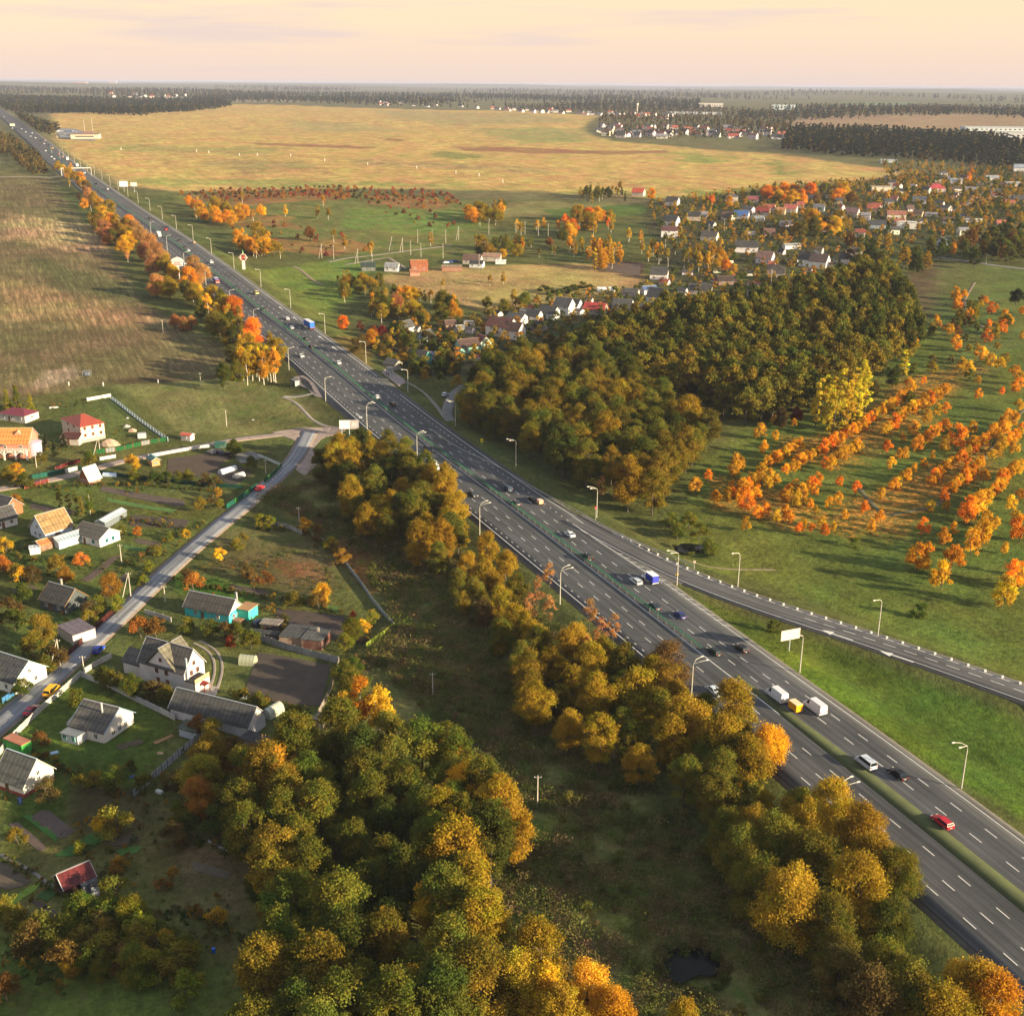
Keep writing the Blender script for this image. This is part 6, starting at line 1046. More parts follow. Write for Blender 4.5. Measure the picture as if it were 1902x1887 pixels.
box_house('lean_to',138,822,L_=7,W_=6,h=2.6,rh=1.4,yaw=R(-8),wall=(.5,.45,.4),roof=(.075,.025,.02),label='dark brown roofed annex left of the unfinished house',wins=0,gwins=0,upper=0,rmat='metal_roof',door=True,cat='annex')
h13=box_house('large_villa',22,842,L_=17,W_=11,h=5.6,rh=4.2,yaw=R(3),wall=(.48,.20,.14),roof=(.60,.24,.07),label='large brick villa with orange roof and arched white balconies at the left edge',wins=3,gwins=2,upper=0,rmat='metal_roof',winc=(.6,.55,.5))
MB().box(0,-6.6,3.0,17,2.2,.25).build('balcony_slab',M['plaster'],h13,(.6,.56,.5)); MB().box(-4,-6.8,5.2,8,3,.12).build('canopy',M['metal_roof'],h13,(.09,.11,.14)); ba=MB()
for i in range(18): ba.box(-8.3+i*.97,-7.6,3.25,.09,.09,.8)
ba.box(0,-7.6,4.05,17,.14,.1).build('balustrade',M['plaster'],h13,(.68,.66,.62)); ar=MB()
for x in (-8.2,-4.2,0,4.1,8.2):
    ar.box(x,-7.5,-.3,.5,.5,3.3)
for k in range(4):
    cx=-6.2+k*4.1
    for j in range(8): a0,a1=math.pi*j/8,math.pi*(j+1)/8; ar.path([(cx+1.8*math.cos(a0),-7.5,1.3+1.5*math.sin(a0)),(cx+1.8*math.cos(a1),-7.5,1.3+1.5*math.sin(a1))],[.2,.2],4)
ar.build('arcade',M['plaster'],h13,(.70,.66,.62)); MB().add([(3,-3.0,8.1),(5.4,-3.0,8.1),(4.2,-3.0,9.5),(4.2,-.4,9.5)],[(0,1,2),(1,3,2),(0,2,3)]).build('dormer',M['plaster'],h13,(.55,.3,.2))
MB().tube((9.5,-2,0),(9.5,-2,5.0),2.4,2.4,14).tube((9.5,-2,5.0),(9.5,-2,5.2),2.7,2.7,14).build('round_bay',M['plaster'],h13,(.58,.52,.66))
box_house('bungalow',36,778,L_=13,W_=8,h=2.9,rh=1.8,yaw=R(-20),wall=(.5,.48,.45),roof=(.16,.03,.05),label='low bungalow with shiny wine-red roof below the conifers',roof_t='hip',rmat='metal_roof',wins=3,gwins=1)
box_house('timber_house',8,952,L_=10,W_=7,h=2.8,rh=3.2,yaw=R(-30),wall=(.3,.12,.06),roof=(.06,.06,.065),label='brick-brown house with dark roof behind, at the left edge',wins=1,gwins=1,wmat='wood'); box_house('cottage',2,975,L_=8,W_=6.5,h=2.8,rh=3.0,yaw=R(50),wall=(.7,.68,.66),roof=(.06,.06,.065),label='white walled cottage with dark timber gable at the left edge',wins=2,gwins=2,gable=(.12,.09,.08))
k_=box_house('kiosk',349,817,L_=4.2,W_=2.8,h=2.3,rh=.5,yaw=R(-20),wall=(.68,.62,.6),roof=(.45,.10,.06),label='small white kiosk hut with red roof alone on the meadow',wins=0,gwins=0,upper=0,rmat='metal_roof',door=False,cat='hut',winc=(.7,.7,.7)); window(k_,0,-1.4,.7,-math.pi/2,w=1.0,h=1.0,fr=(.7,.7,.7))
box_house('shed',286,862,L_=5,W_=3,h=2.2,rh=.9,yaw=R(-55),wall=(.50,.24,.10),roof=(.05,.20,.19),label='little orange wood shed with teal roof among the yellow trees',wins=0,gwins=1,upper=0,rmat='metal_roof',door=False,cat='shed'); box_house('shed',410,831,L_=4,W_=2.4,h=1.9,rh=.0,yaw=R(0),wall=(.02,.10,.08),roof=(.02,.12,.1),label='dark green shed at the end of the white lane fence',roof_t='flat',wins=0,gwins=0,door=False,cat='shed',over=.1)
sh=box_house('garden_shed',corners=((104,1636),(138,1664),(175,1630)),h=2.2,rh=1.7,wall=(.05,.03,.025),roof=(.10,.02,.02),label='garden shed with dark wine-red roof at the lower left',wins=0,gwins=0,upper=0,rmat='metal_roof',wmat='wood',cat='shed') if 0 else box_house('garden_shed',140,1645,L_=5.4,W_=4.6,h=2.2,rh=1.7,yaw=R(42),wall=(.05,.03,.025),roof=(.11,.022,.024),label='garden shed with dark wine-red roof at the lower left',wins=0,gwins=0,upper=0,rmat='metal_roof',wmat='wood',cat='shed',ridge=(.35,.3,.3))
box_house('small_shed',165,1652,L_=2.6,W_=2.2,h=1.9,rh=.0,yaw=R(42),wall=(.16,.17,.19),roof=(.10,.11,.12),label='grey lean-to against the wine-red roofed shed',roof_t='flat',wins=0,gwins=0,door=False,over=.1,cat='shed'); box_house('outhouse',178,1660,L_=1.3,W_=1.3,h=2.1,rh=.0,yaw=R(20),wall=(.5,.52,.6),roof=(.06,.05,.05),label='white-blue outhouse box right of the wine-red roofed shed',roof_t='flat',wins=0,gwins=0,door=False,over=.05,cat='outhouse')
box_house('shed',357,1365,L_=4.6,W_=3,h=2.4,rh=.5,yaw=R(-25),wall=(.35,.42,.52),roof=(.06,.08,.06),label='blue-grey shed with dark red edged roof at the end of the white fence',roof_t='flat',wins=0,gwins=0,door=False,cat='shed',over=.15)
ct=box_house('container',34,1392,L_=6,W_=2.5,h=2.5,rh=0,yaw=R(-30),wall=(.05,.30,.06),roof=(.38,.15,.09),label='green steel container with rusty roof behind the street fence',roof_t='flat',wins=0,gwins=0,door=False,over=.02,cat='container',wmat='metal_roof',rmat='plaster')
box_house('workshop',560,1190,L_=9,W_=7.5,h=2.6,rh=.0,yaw=R(-12),wall=(.3,.2,.15),roof=(.055,.058,.062),label='flat dark-roofed workshop behind the grey plank fence',roof_t='flat',wins=0,gwins=0,over=.2,cat='shed',door=False); box_house('workshop',588,1196,L_=5.5,W_=7.0,h=2.8,rh=.0,yaw=R(-12),wall=(.12,.05,.04),roof=(.075,.078,.08),label='right-hand half of the workshop with a red chimney stub',roof_t='flat',wins=0,gwins=0,over=.2,cat='shed',door=False,chim=[(0,1.5,3.9)])
box_house('carport',505,1168,L_=5,W_=3.4,h=2.1,rh=.0,yaw=R(-12),wall=(.03,.03,.03),roof=(.22,.19,.17),label='rough board roof beside the parked cars at the turquoise house',roof_t='flat',wins=0,gwins=0,over=.2,cat='shed',door=False); box_house('shed',490,1185,L_=8,W_=2.2,h=1.8,rh=.0,yaw=R(-12),wall=(.05,.05,.05),roof=(.04,.042,.045),label='low black-roofed shed along the path below the parked cars',roof_t='flat',wins=0,gwins=0,over=.1,cat='shed',door=False)
box_house('shed',475,1385,L_=6,W_=3.5,h=2.0,rh=.0,yaw=R(-25),wall=(.2,.2,.22),roof=(.05,.05,.055),label='dark flat-roofed shed at the right end of the long barn',roof_t='flat',wins=0,gwins=0,over=.2,cat='shed',door=False); box_house('shed',596,1345,L_=2.6,W_=3.4,h=2.0,rh=.0,yaw=R(-15),wall=(.05,.05,.05),roof=(.05,.05,.055),label='small black shed at the lower end of the plank fence',roof_t='flat',wins=0,gwins=0,over=.1,cat='shed',door=False)
# polytunnels
def tunnel(px,py,L_,W__,H__,yaw,c,label,ribs=5,mt='film'):
    p=G3(px,py); o=empty('polytunnel',p,yaw,label=label,cat='greenhouse'); n=10; v=[]
    for x in (-L_/2,L_/2): v+=[(x,-W__/2*math.cos(math.pi*i/n),H__*math.sin(math.pi*i/n)**.8) for i in range(n+1)]
    m=MB().add(v,[(i,i+1,n+2+i,n+1+i) for i in range(n)]+[tuple(range(n+1))[::-1],tuple(range(n+1,2*n+2))]); m.build('cover',M[mt],o,c)
    r_=MB()
    for k in range(ribs):
        x=-L_/2+L_*k/(ribs-1)
        for i in range(n): a,b=v[i],v[i+1]; r_.path([(x,a[1]*1.01,a[2]*1.01),(x,b[1]*1.01,b[2]*1.01)],[.035,.035],4)
    r_.build('ribs',M['metal'],o,(.3,.3,.28))
tunnel(461,1232,3.9,2.9,2.3,R(-10),(.40,.42,.30),'olive-white polytunnel beside the ploughed plot'); tunnel(507,1326,4.8,2.9,2.3,R(58),(.42,.44,.36),'weathered polytunnel with pale roof behind the long barn')
tunnel(205,884,5,2.0,1.2,R(-5),(.50,.62,.85),'low blue-white polytunnel right of the steep hut'); tunnel(423,876,7,2.4,1.6,R(52),(.60,.65,.72),'white polytunnel in the fenced plot, the longer one'); tunnel(444,886,4,2.4,1.6,R(52),(.62,.60,.56),'white polytunnel in the fenced plot, the shorter one'); tunnel(1125,541,11,5,2.6,R(8),(.75,.78,.75),'white tunnel greenhouse at the edge of the pale field')
# --- fences
def fence(name,pts,label,kind_,h,pc,postc,step=2.5,cat='fence',th=.08,zs=0,mt='concrete'):
    P=resample([G(*q) for q in pts],step); o=empty(name,(P[0][0],P[0][1],gz(*P[0])),0,label=label,cat=cat); bx,by,bz=o.location; i=0
    d0=np.linalg.norm(P[1]-P[0])
    if kind_=='plank': 
        pm=MB(); k=int(d0/.2); rr_=random.Random(3)
        for j in range(k): pm.box((j+.5)*d0/k,0,-.2,d0/k*.86,.05,h+.2+rr_.uniform(-.12,.08))
        pm.box(d0/2,.06,.4,d0,.05,.1).box(d0/2,.06,h-.4,d0,.05,.1)
    elif kind_=='lattice': pm=MB().box(d0/2,0,0,d0,.05,.55).box(d0/2,0,h-.12,d0,.08,.12).box(d0/2,0,h*.6,d0,.05,.22)
    elif kind_=='concrete': pm=MB().box(d0/2,0,-.2,d0-.12,th,h*.5+.2).box(d0/2,0,h*.5+.02,d0-.12,th,h*.5-.02)
    else: pm=MB().box(d0/2,0,-.2,d0-.06,th,h+.2)
    pm=pm.mesh('panel'); pm.materials.append(M['wood' if kind_=='plank' else mt]); po=MB().box(0,0,-.3,.18,.18,h+.42).mesh('post'); po.materials.append(M[mt])
    for a,b in zip(P[:-1],P[1:]):
        ya=math.atan2(b[1]-a[1],b[0]-a[0]); z=(gz(*a)+gz(*b))/2-bz+zs; c=pc if not isinstance(pc,list) else pc[i%len(pc)]; j=random.uniform(.88,1.1)
        link('panel',pm,None,o,tuple(q*j for q in c),(a[0]-bx,a[1]-by,z),ya); link('post',po,None,o,postc,(a[0]-bx,a[1]-by,z),ya); i+=1
    link('post',po,None,o,postc,(P[-1][0]-bx,P[-1][1]-by,z),ya); return o
CO=(.44,.42,.40)
fence('concrete_fence',[(0,1402),(30,1366),(75,1322),(110,1292),(150,1256)],'pale concrete slab fence along the village street','concrete',1.5,CO,CO,th=.12,cat='fence'); fence('concrete_fence',[(150,1256),(210,1280),(260,1306),(325,1338)],'concrete slab fence between the cottage garden and the cross-gabled house','concrete',1.5,(.42,.42,.43),CO,th=.12); fence('concrete_fence',[(158,1250),(180,1236),(207,1222)],'concrete slab fence in front of the cross-gabled house by the street','concrete',1.4,CO,CO,th=.12)
fence('concrete_fence',[(270,1140),(300,1148),(318,1155)],'short concrete fence piece at the gate of the turquoise house','concrete',1.3,CO,CO,th=.12)
fence('concrete_wall',[(505,975),(530,980),(560,992)],'weathered concrete wall at the head of the long garden','concrete',1.4,(.28,.28,.27),CO,cat='wall'); fence('concrete_wall',[(580,998),(610,1012)],'mossy concrete wall behind the yellow tree','concrete',1.2,(.22,.22,.2),CO,cat='wall')
fence('sheet_fence',[(247,1481),(290,1443),(335,1403),(382,1364)],'white sheet-metal fence with dark posts at the edge of the lawn','panel',1.7,(.50,.53,.58),(.10,.11,.12),step=2.0,mt='metal_roof')
fence('sheet_fence',[(93,1247),(130,1216),(175,1172),(220,1130)],'dark red sheet fence along the far side of the street','panel',1.5,(.085,.018,.014),(.06,.02,.02),step=2.4,mt='metal_roof')
fence('plank_fence',[(478,1188),(530,1206),(580,1220),(628,1232)],'grey weathered plank fence above the ploughed plot','plank',1.9,(.26,.27,.29),(.2,.2,.2),step=2.5); fence('plank_fence',[(630,1233),(622,1262),(608,1300),(592,1330)],'leaning plank fence down the right side of the ploughed plot','plank',1.8,(.24,.21,.18),(.2,.18,.15),step=2.5)
fence('sheet_fence',[(680,1204),(700,1190),(731,1166)],'yellow-green sheet fence at the corner of the long garden','panel',1.5,(.24,.32,.04),(.2,.25,.05),mt='metal_roof',step=2.5); fence('sheet_fence',[(642,1048),(668,1082),(690,1115),(712,1142),(732,1164)],'blue-white panel fence down the right side of the long garden','panel',1.2,(.35,.42,.50),(.3,.3,.3),mt='metal_roof')
fence('lattice_fence',[(206,742),(225,756),(250,776),(280,798),(312,820)],'light blue lattice fence beside the unfinished house','lattice',1.7,(.30,.40,.55),(.42,.52,.66),step=2.8,mt='concrete'); fence('block_wall',[(162,745),(206,737)],'white block wall behind the unfinished house','panel',1.4,(.6,.58,.54),(.5,.5,.5),cat='wall',step=3)
fence('brick_post_fence',[(160,845),(190,842),(230,836),(270,826),(312,819)],'green panel fence with orange brick posts before the unfinished house','panel',1.7,[(.02,.13,.04),(.02,.13,.04),(.30,.32,.33),(.02,.12,.04)],(.42,.14,.07),step=3.4,mt='metal_roof')
fence('lane_fence',[(186,855),(215,850)],'short white fence piece along the gravel lane','panel',1.2,(.6,.6,.62),(.5,.5,.5)); fence('lane_fence',[(276,850),(320,842),(360,835),(405,828)],'white cracked slab fence along the gravel lane','panel',1.2,(.58,.57,.57),(.4,.4,.4),step=2.2)
fence('sheet_fence',[(60,890),(90,884),(118,878)],'teal sheet fence left of the white gates','panel',1.6,(.02,.13,.10),(.02,.1,.08),mt='metal_roof'); fence('gate_wall',[(122,879),(132,876),(144,873)],'white steel gates in the teal fence','panel',1.6,(.6,.64,.66),(.5,.5,.5),cat='gate',mt='metal_roof',step=2.4); fence('sheet_fence',[(146,873),(180,878),(225,886),(300,895),(380,903),(450,908)],'dark teal sheet fence across the garden plots','panel',1.4,(.012,.075,.055),(.01,.06,.05),mt='metal_roof',step=3)
fence('sheet_fence',[(421,945),(450,926),(478,906)],'bright dark green sheet fence beside the street','panel',1.7,[(.01,.13,.09),(.01,.11,.08),(.08,.32,.06)],(.01,.09,.06),mt='metal_roof'); fence('sheet_fence',[(491,897),(508,884),(523,868)],'vivid green sheet fence at the street bend','panel',1.7,(.03,.15,.04),(.02,.15,.04),mt='metal_roof'); fence('slab_fence',[(480,848),(500,856),(522,866)],'white slab fence closing the plot at the street bend','panel',1.1,(.5,.58,.6),(.5,.5,.5))
fence('plank_fence',[(46,908),(62,904),(90,896)],'dark plank fence along the lane before the villa','plank',1.4,(.16,.03,.025),(.42,.14,.09)); fence('sheet_fence',[(103,875),(120,867),(150,858)],'dark red fence with brick posts beside the villa yard','panel',1.4,(.12,.02,.02),(.42,.16,.1),mt='metal_roof')
fence('blue_fence',[(5,1306),(30,1288)],'bright blue gate panels at the cottage across the street','panel',1.4,(.08,.28,.60),(.1,.3,.5),mt='metal_roof',cat='gate')
fence('rail_fence',[(348,1625),(420,1650),(490,1678)],'thin bare rail fence across the orchard','panel',.9,(.2,.21,.2),(.25,.25,.25),step=6,th=.03) if 0 else None
fence('slab_fence',[(388,1564),(412,1576),(440,1592)],'white board lying along the orchard edge','panel',.5,(.42,.46,.5),(.4,.4,.4),step=2)
# --- posts, lamps, signs
def lamp(px,py,label,double=False,side=-1,h=10.4,py_only=None):
    p=G0(px,py,-.3); k=int(np.argmin(np.hypot(*(HW-p).T))); n=HN[k]*side; z=gz(*p)-.1; top=h+.1; o=empty('street_lamp',(p[0],p[1],z),math.atan2(n[1],n[0]),label=label,cat='street lamp',group='street lamps along the highway')
    MB().tube((0,0,0),(0,0,top*.9),.17,.11,8).build('pole',M['concrete'],o,(.45,.43,.38))
    r=.075; arms=[((0,0,top*.9),(.15,0,top*.96),(.8,0,top),(2.4,0,top+.15))] if not double else [((0,0,top*.9),(.1,0,top*.95),(1.2,.7,top+.1),(2.8,1.0,top+.35)),((0,0,top*.9),(.1,0,top*.95),(1.2,-.7,top+.1),(2.8,-1.0,top+.35))]
    for a in arms:
        MB().path(a,[.1,r,r,r],6).build('arm',M['metal'],o,(.5,.48,.42)); x,y,zz=a[-1]; MB().add([(x-.25,y-.1,zz-.05),(x+.6,y-.19,zz-.03),(x+.6,y+.19,zz-.03),(x-.25,y+.1,zz-.05),(x-.2,y-.08,zz+.12),(x+.5,y-.14,zz+.16),(x+.5,y+.14,zz+.16),(x-.2,y+.08,zz+.12)],[(0,1,2,3),(7,6,5,4),(0,4,5,1),(1,5,6,2),(2,6,7,3),(3,7,4,0)]).build('lamp_head',M['plastic'],o,(.6,.58,.52))
    return o
for i,(x,y,d) in enumerate([(1785,1466,1),(1485,1251,1),(1108,963,1),(958,869,1),(846,793,1),(758,731,0),(680,676,0),(604,621,0),(540,573,0),(485,534,0),(435,501,0),(393,472,0),(359,446,0),(328,427,0),(302,409,0),(279,393,0),(257,379,0),(238,366,0),(220,355,0),(205,346,0),(190,336,0),(176,327,0),(163,319,0),(150,312,0),(139,305,0),(128,298,0),(118,292,0)]):
    lamp(x,y,['double-headed lamp on the grass strip nearest the camera, right of the highway','double-headed lamp in front of the billboard','lamp with a small red and white sign, before the dark wood','double lamp before the dark wood, level with the yellow sign','double lamp at the foot of the little side road','lamp with blue sign at the bus stop lay-by','lamp above the right-hand bus stop, beside brown bushes','lamp between blue lorry and lone maple','lamp opposite the clump of yellow birches','lamp on the right verge, second before the ring-shaped sign','lamp beside the ring-shaped pillar sign'][i] if i<11 else 'street lamp in the long row on the right verge of the upper highway',bool(d))
for i,(x,y,d) in enumerate([(1553,1545,1),(1283,1306,1),(1040,1123,1),(891,995,1),(775,857,1),(682,799,1),(605,747,0),(537,688,0),(473,613,0),(428,575,0),(383,531,0),(343,500,0),(311,467,0),(281,440,0),(112,296,0),(96,287,0)]):
    lamp(x,y,['double lamp rising behind the big willows at lower right','double lamp rising from the tree belt opposite the barrier end','double lamp among thin copper trees on the near verge','double lamp at the corner of the street wood','double lamp in front of the white truck','double lamp beside the white advertising board','lamp on the slope below the near bus stop','lamp right of the yellow birch clump','lamp above the orange maple in the left belt'][i] if i<9 else 'street lamp among the tree belt on the left verge of the upper highway',bool(d),side=1)
for i,(x,y) in enumerate([(1630,1183),(1370,1091)]): lamp(x,y,['single lamp beyond the exit ramp, on the lawn at right','single lamp beyond the exit ramp, near the small pond path'][i],False,-1)
o=lamp(1257,1089,'double lamp with yellow diamond sign at the nose of the gore',True); q=MB().box(0,0,-.4,.8,.06,.8).build('diamond_sign',M['plastic'],o,(.8,.55,.02)); q.location=(0,-.25,3.4); q.rotation_euler=(0,R(45),0)
def post(px,py,h,label,kind_='single',lean=(0,0),name='utility_pole',group=None,c=(.50,.46,.40)):
    p=G3(px,py,-.2); o=empty(name,p,0,label=label,cat='utility pole',group=group); MB().tube((0,0,0),(lean[0],lean[1],h),.16,.10,7).build('pole',M['concrete'],o,c)
    m=MB().box(lean[0],lean[1],h-.5,1.5,.1,.1); m.build('crossarm',M['metal'],o,(.4,.36,.3)); q=MB()
    for x in (-.65,0,.65): q.tube((lean[0]+x,lean[1],h-.4),(lean[0]+x,lean[1],h-.2),.06,.05,6)
    q.build('insulators',M['plastic'],o,(.6,.6,.6))
    if kind_=='A': MB().tube((-1.9,-2.0,0),(lean[0]-.1,lean[1]-.1,h*.93),.14,.09,7).build('strut',M['concrete'],o,c)
    return o
for x,y,h,k,lb in [(157,1254,5.5,'s','grey concrete pole at the corner of the street fence'),(307,1118,5.2,'s','concrete pole on the right edge of the street below the bend'),(112,1236,7.5,'A','braced A-shaped concrete pole beside the dark red fence end'),(243,1108,7.6,'A','braced A-shaped pole beside the big orange tree'),(226,1046,6.3,'s','concrete pole in the gardens below the small white house'),(186,842,7.0,'A','braced pole in front of the unfinished house'),(68,868,6.2,'s','white concrete pole before the large villa'),(556,970,5.4,'s','grey pole in the rusty bushes between street and wood'),(421,792,7,'s','grey pole standing on the meadow above the lane'),(373,716,6,'s','weathered pole at the edge of the ploughed field'),(303,618,7,'s','white pole at the right rim of the ploughed field'),(494,880,5.5,'s','dark pole inside the plot at the street bend'),(804,1291,6.2,'s','bare pole standing in the wild strip'),(998,1499,7.6,'s','pole in the weeds beside the thick wood'),(1213,557,6,'s','grey pole before the second wood'),(1686,486,9,'s','tall pale pole at the edge of the dark trees, upper right'),(1831,490,7,'s','thin pole beside the upper right road')]:
    post(x,y,h,lb,'A' if k=='A' else 's')
for x,y,k in [(598,480,'A'),(620,482,'s'),(665,490,'A'),(728,466,'A'),(748,468,'A'),(763,474,'s'),(782,478,'s'),(823,480,'s'),(852,446,'A'),(776,452,'s'),(803,452,'s'),(828,452,'s'),(908,436,'s'),(958,436,'s'),(975,436,'s'),(1000,438,'s'),(1018,440,'s'),(692,500,'s'),(890,500,'s'),(1240,508,'s'),(1432,530,'s'),(1465,525,'s'),(1316,440,'s'),(1345,430,'s')]: post(x,y,10,'white concrete power pole in the meadows of the middle distance','A' if k=='A' else 's',name='power_pole',group='white power poles of the middle distance')
def board(px,py,W__,H__,z0,yaw,c,label,legs=1,ph=None,split=None,name='billboard',cat='billboard'):
    p=G3(px,py,-.1); o=empty(name,p,yaw,label=label,cat=cat)
    MB().box(0,0,z0,W__,.3,H__).build('panel',M['plastic'],o,c); m=MB(); t=.12
    m.box(0,-.16,z0-t,W__+.2,.05,t).box(0,-.16,z0+H__,W__+.2,.05,t).box(-W__/2-.06,-.16,z0,t,.05,H__).box(W__/2+.06,-.16,z0,t,.05,H__); m.build('frame',M['metal'],o,(.55,.5,.45))
    if split: MB().box(W__*split,-.17,z0,W__*.45,.02,H__).build('right_picture',M['plastic'],o,(.38,.36,.38))
    for i in range(legs): x=0 if legs==1 else -W__*.4+W__*.8*i/(legs-1); MB().tube((x,0,0),(x,0,z0),.2,.18,8).build('leg',M['metal'],o,(.35,.4,.42))
    for i in range(3): MB().tube((-W__/3+i*W__/3,-.1,z0+H__),(-W__/3+i*W__/3,-1.0,z0+H__+.3),.04,.04,4).build('spotlight_arm',M['metal'],o,(.4,.4,.4))
    return o
bb=board(1465,1209,5.4,2.6,3.4,R(22),(.72,.55,.48),'blank pinkish billboard on one leg between highway and ramp'); 
b2=board(649,808,7.4,3.4,2.6,R(4),(.72,.72,.74),'white and grey advertising hoarding above the street wood',legs=3,split=.27)
# vague lettering and two window shapes on the hoarding
tx=MB(); rr=random.Random(2)
for k,(n,z) in enumerate([(11,3.3),(9,2.9)]):
    for i in range(n): tx.box(-2.3+i*.17+(.1 if k else 0),-.172,z+1.5,.10,.012,.13 if rr.random()>.3 else .09)
tx.build('lettering',M['plastic'],b2,(.45,.45,.5)); fr=MB()
for x in (1.4,2.3): fr.box(x+.2,-.185,3.6,.55,.02,1.3)
fr.build('picture_windows',M['plastic'],b2,(.72,.72,.72)); q=MB()
for x in (1.4,2.3): q.box(x+.2,-.2,3.72,.32,.012,1.0)
q.build('picture_panes',M['plastic'],b2,(.36,.36,.4))
def shelter(px,py,yaw,label):
    p=G3(px,py); o=empty('bus_shelter',p,yaw,label=label,cat='bus shelter'); c=(.34,.38,.42); MB().box(0,1.0,0,4,.1,2.5).box(-1.95,0,0,.1,2,2.5).box(1.95,0,0,.1,2,2.5).build('wall',M['metal_roof'],o,c); MB().box(0,-.2,2.5,4.5,2.9,.15).build('roof',M['metal_roof'],o,(.10,.11,.12)); MB().box(0,.65,.45,3.2,.4,.08).build('bench',M['wood'],o,(.2,.12,.07))
    return o
shelter(549,716,HT[60][0]*0+math.atan2(HT[60][1],HT[60][0])+math.pi+.1,'grey bus shelter on the near side of the highway above the stairs'); shelter(724,694,math.atan2(HT[60][1],HT[60][0]),'grey bus shelter on the far side of the highway by the gardens')
# stairs down the bank
st=empty('stairs',(0,0,0),label='concrete stairs running down the bank from the near bus shelter',cat='stairs'); a=G(580,732); b=G(526,737); za=gz(*G(582,728)); 
for i in range(14):
    q=a+(b-a)*i/14; z=gz(*q); link('step',MB().box(0,0,-.3,1.1,1.9,.45).mesh('step') if i==0 else stp.data,M['concrete'] if i==0 else None,st,(.34,.32,.3),(q[0],q[1],z+.05),math.atan2(b[1]-a[1],b[0]-a[0])) if i else None
    if i==0: stp=link('step',MB().box(0,0,-.3,1.1,1.9,.45).mesh('step'),M['concrete'],st,(.34,.32,.3),(q[0],q[1],z+.05),math.atan2(b[1]-a[1],b[0]-a[0]))
# signs
def roadsign(px,py,h,shape,c,label,w=1.0):
    p=G3(px,py,-.1); o=empty('road_sign',p,0,label=label,cat='road sign'); MB().tube((0,0,0),(0,0,h),.05,.05,6).build('post',M['metal'],o,(.5,.5,.5))
    m=MB(); 
    if shape=='round': m.tube((0,-.08,h),(0,-.04,h),w/2,w/2,16)
    else: m.box(0,-.08,h-w*.7,w,.04,w*1.4)
    m.build('plate',M['plastic'],o,c); return o
s=roadsign(895,829,2.4,'box',(.75,.62,.02),'tall yellow information sign at the edge of the dark wood',1.1); MB().box(0,-.11,1.9,.35,.01,.5).box(0,-.11,2.5,.25,.01,.25).build('pictogram',M['plastic'],s,(.03,.03,.03))
s=roadsign(1289,1058,2.6,'round',(.72,.70,.68),'round red-rimmed sign on a post beside the small pond',.75); MB().tube((0,-.1,2.6),(0,-.085,2.6),.2,.2,12).build('symbol',M['plastic'],s,(.5,.03,.03))
s=roadsign(757,727,2.2,'box',(.1,.3,.6),'blue bus stop sign fixed beside the lay-by lamp',.6); s=roadsign(1106,966,4.4,'round',(.7,.1,.12),'red and white round sign beside the lamp before the wood',.8)
# sign gantry over the upper highway
p=G0(170,326); g_=empty('sign_gantry',(p[0],p[1],float(rise(*p))),math.atan2(*(-HN[int(np.argmin(np.hypot(*(HW-p).T)))])[::-1]),label='pale steel gantry spanning the upper left of the highway',cat='gantry')
MB().box(0,0,0,.6,.6,8).box(30,0,0,.6,.6,8).build('column',M['metal'],g_,(.6,.55,.5)); MB().box(15,0,7.4,30,.5,.8).build('beam',M['metal'],g_,(.62,.56,.5))
# pillar signs of the roadside businesses
p=G3(332,520); o=empty('pillar_sign',p,R(0),label='tall white pillar sign with house-shaped head at the tree belt',cat='sign'); MB().box(0,0,0,1.6,.8,8.5).build('pillar',M['plastic'],o,(.68,.62,.58)); MB().box(0,0,8.5,6.6,1.0,2.4).build('panel',M['plastic'],o,(.72,.70,.70)); MB().add([(-4,-.6,11.2),(4,-.6,11.2),(2.6,-.6,13),(0,-.6,13.9),(-2.6,-.6,13),(-4,.6,11.2),(4,.6,11.2),(2.6,.6,13),(0,.6,13.9),(-2.6,.6,13)],[(0,1,2,3,4),(9,8,7,6,5),(0,5,6,1),(1,6,7,2),(2,7,8,3),(3,8,9,4),(4,9,5,0)]).build('roof_shaped_head',M['plastic'],o,(.70,.62,.6)); MB().box(0,-.53,9.1,5.4,.06,.5).box(0,-.53,10.0,4.0,.06,.5).build('lettering',M['plastic'],o,(.45,.12,.12))
p=G3(453,501); o=empty('pillar_sign',p,0,label='white pillar sign with red ring-shaped head on the right verge',cat='sign'); MB().box(0,0,0,1.7,.8,5.5).build('pillar',M['plastic'],o,(.72,.66,.62)); m=MB()
for i in range(14): a0,a1=2*math.pi*i/14,2*math.pi*(i+1)/14; m.path([(2.1*math.cos(a0),0,7.6+2.1*math.sin(a0)),(2.1*math.cos(a1),0,7.6+2.1*math.sin(a1))],[.4,.4],5)
m.build('ring',M['plastic'],o,(.62,.38,.33)); MB().box(0,0,7.3,5.8,.4,.6).box(0,0,9.7,.5,.4,1.5).build('cross_bar',M['plastic'],o,(.72,.66,.62)); MB().tube((0,-.25,7.6),(0,.25,7.6),.9,.9,14).build('disc',M['plastic'],o,(.55,.05,.04)); MB().tube((0,0,11),(0,0,12.5),.5,.1,6).build('finial',M['plastic'],o,(.03,.3,.08))
board(231,357,8,5,5,0,(.62,.74,.85),'blue and white roadside hoarding at the upper right verge'); board(250,358,6,3.5,6,0,(.75,.70,.66),'white shaped hoarding just right of the blue and white one'); board(24,240,9,4,5,0,(.6,.72,.6),'pale green hoarding left of the far highway'); board(5,236,5,3,5,0,(.6,.6,.6),'small pale hoarding at the far left picture edge') if 0 else None
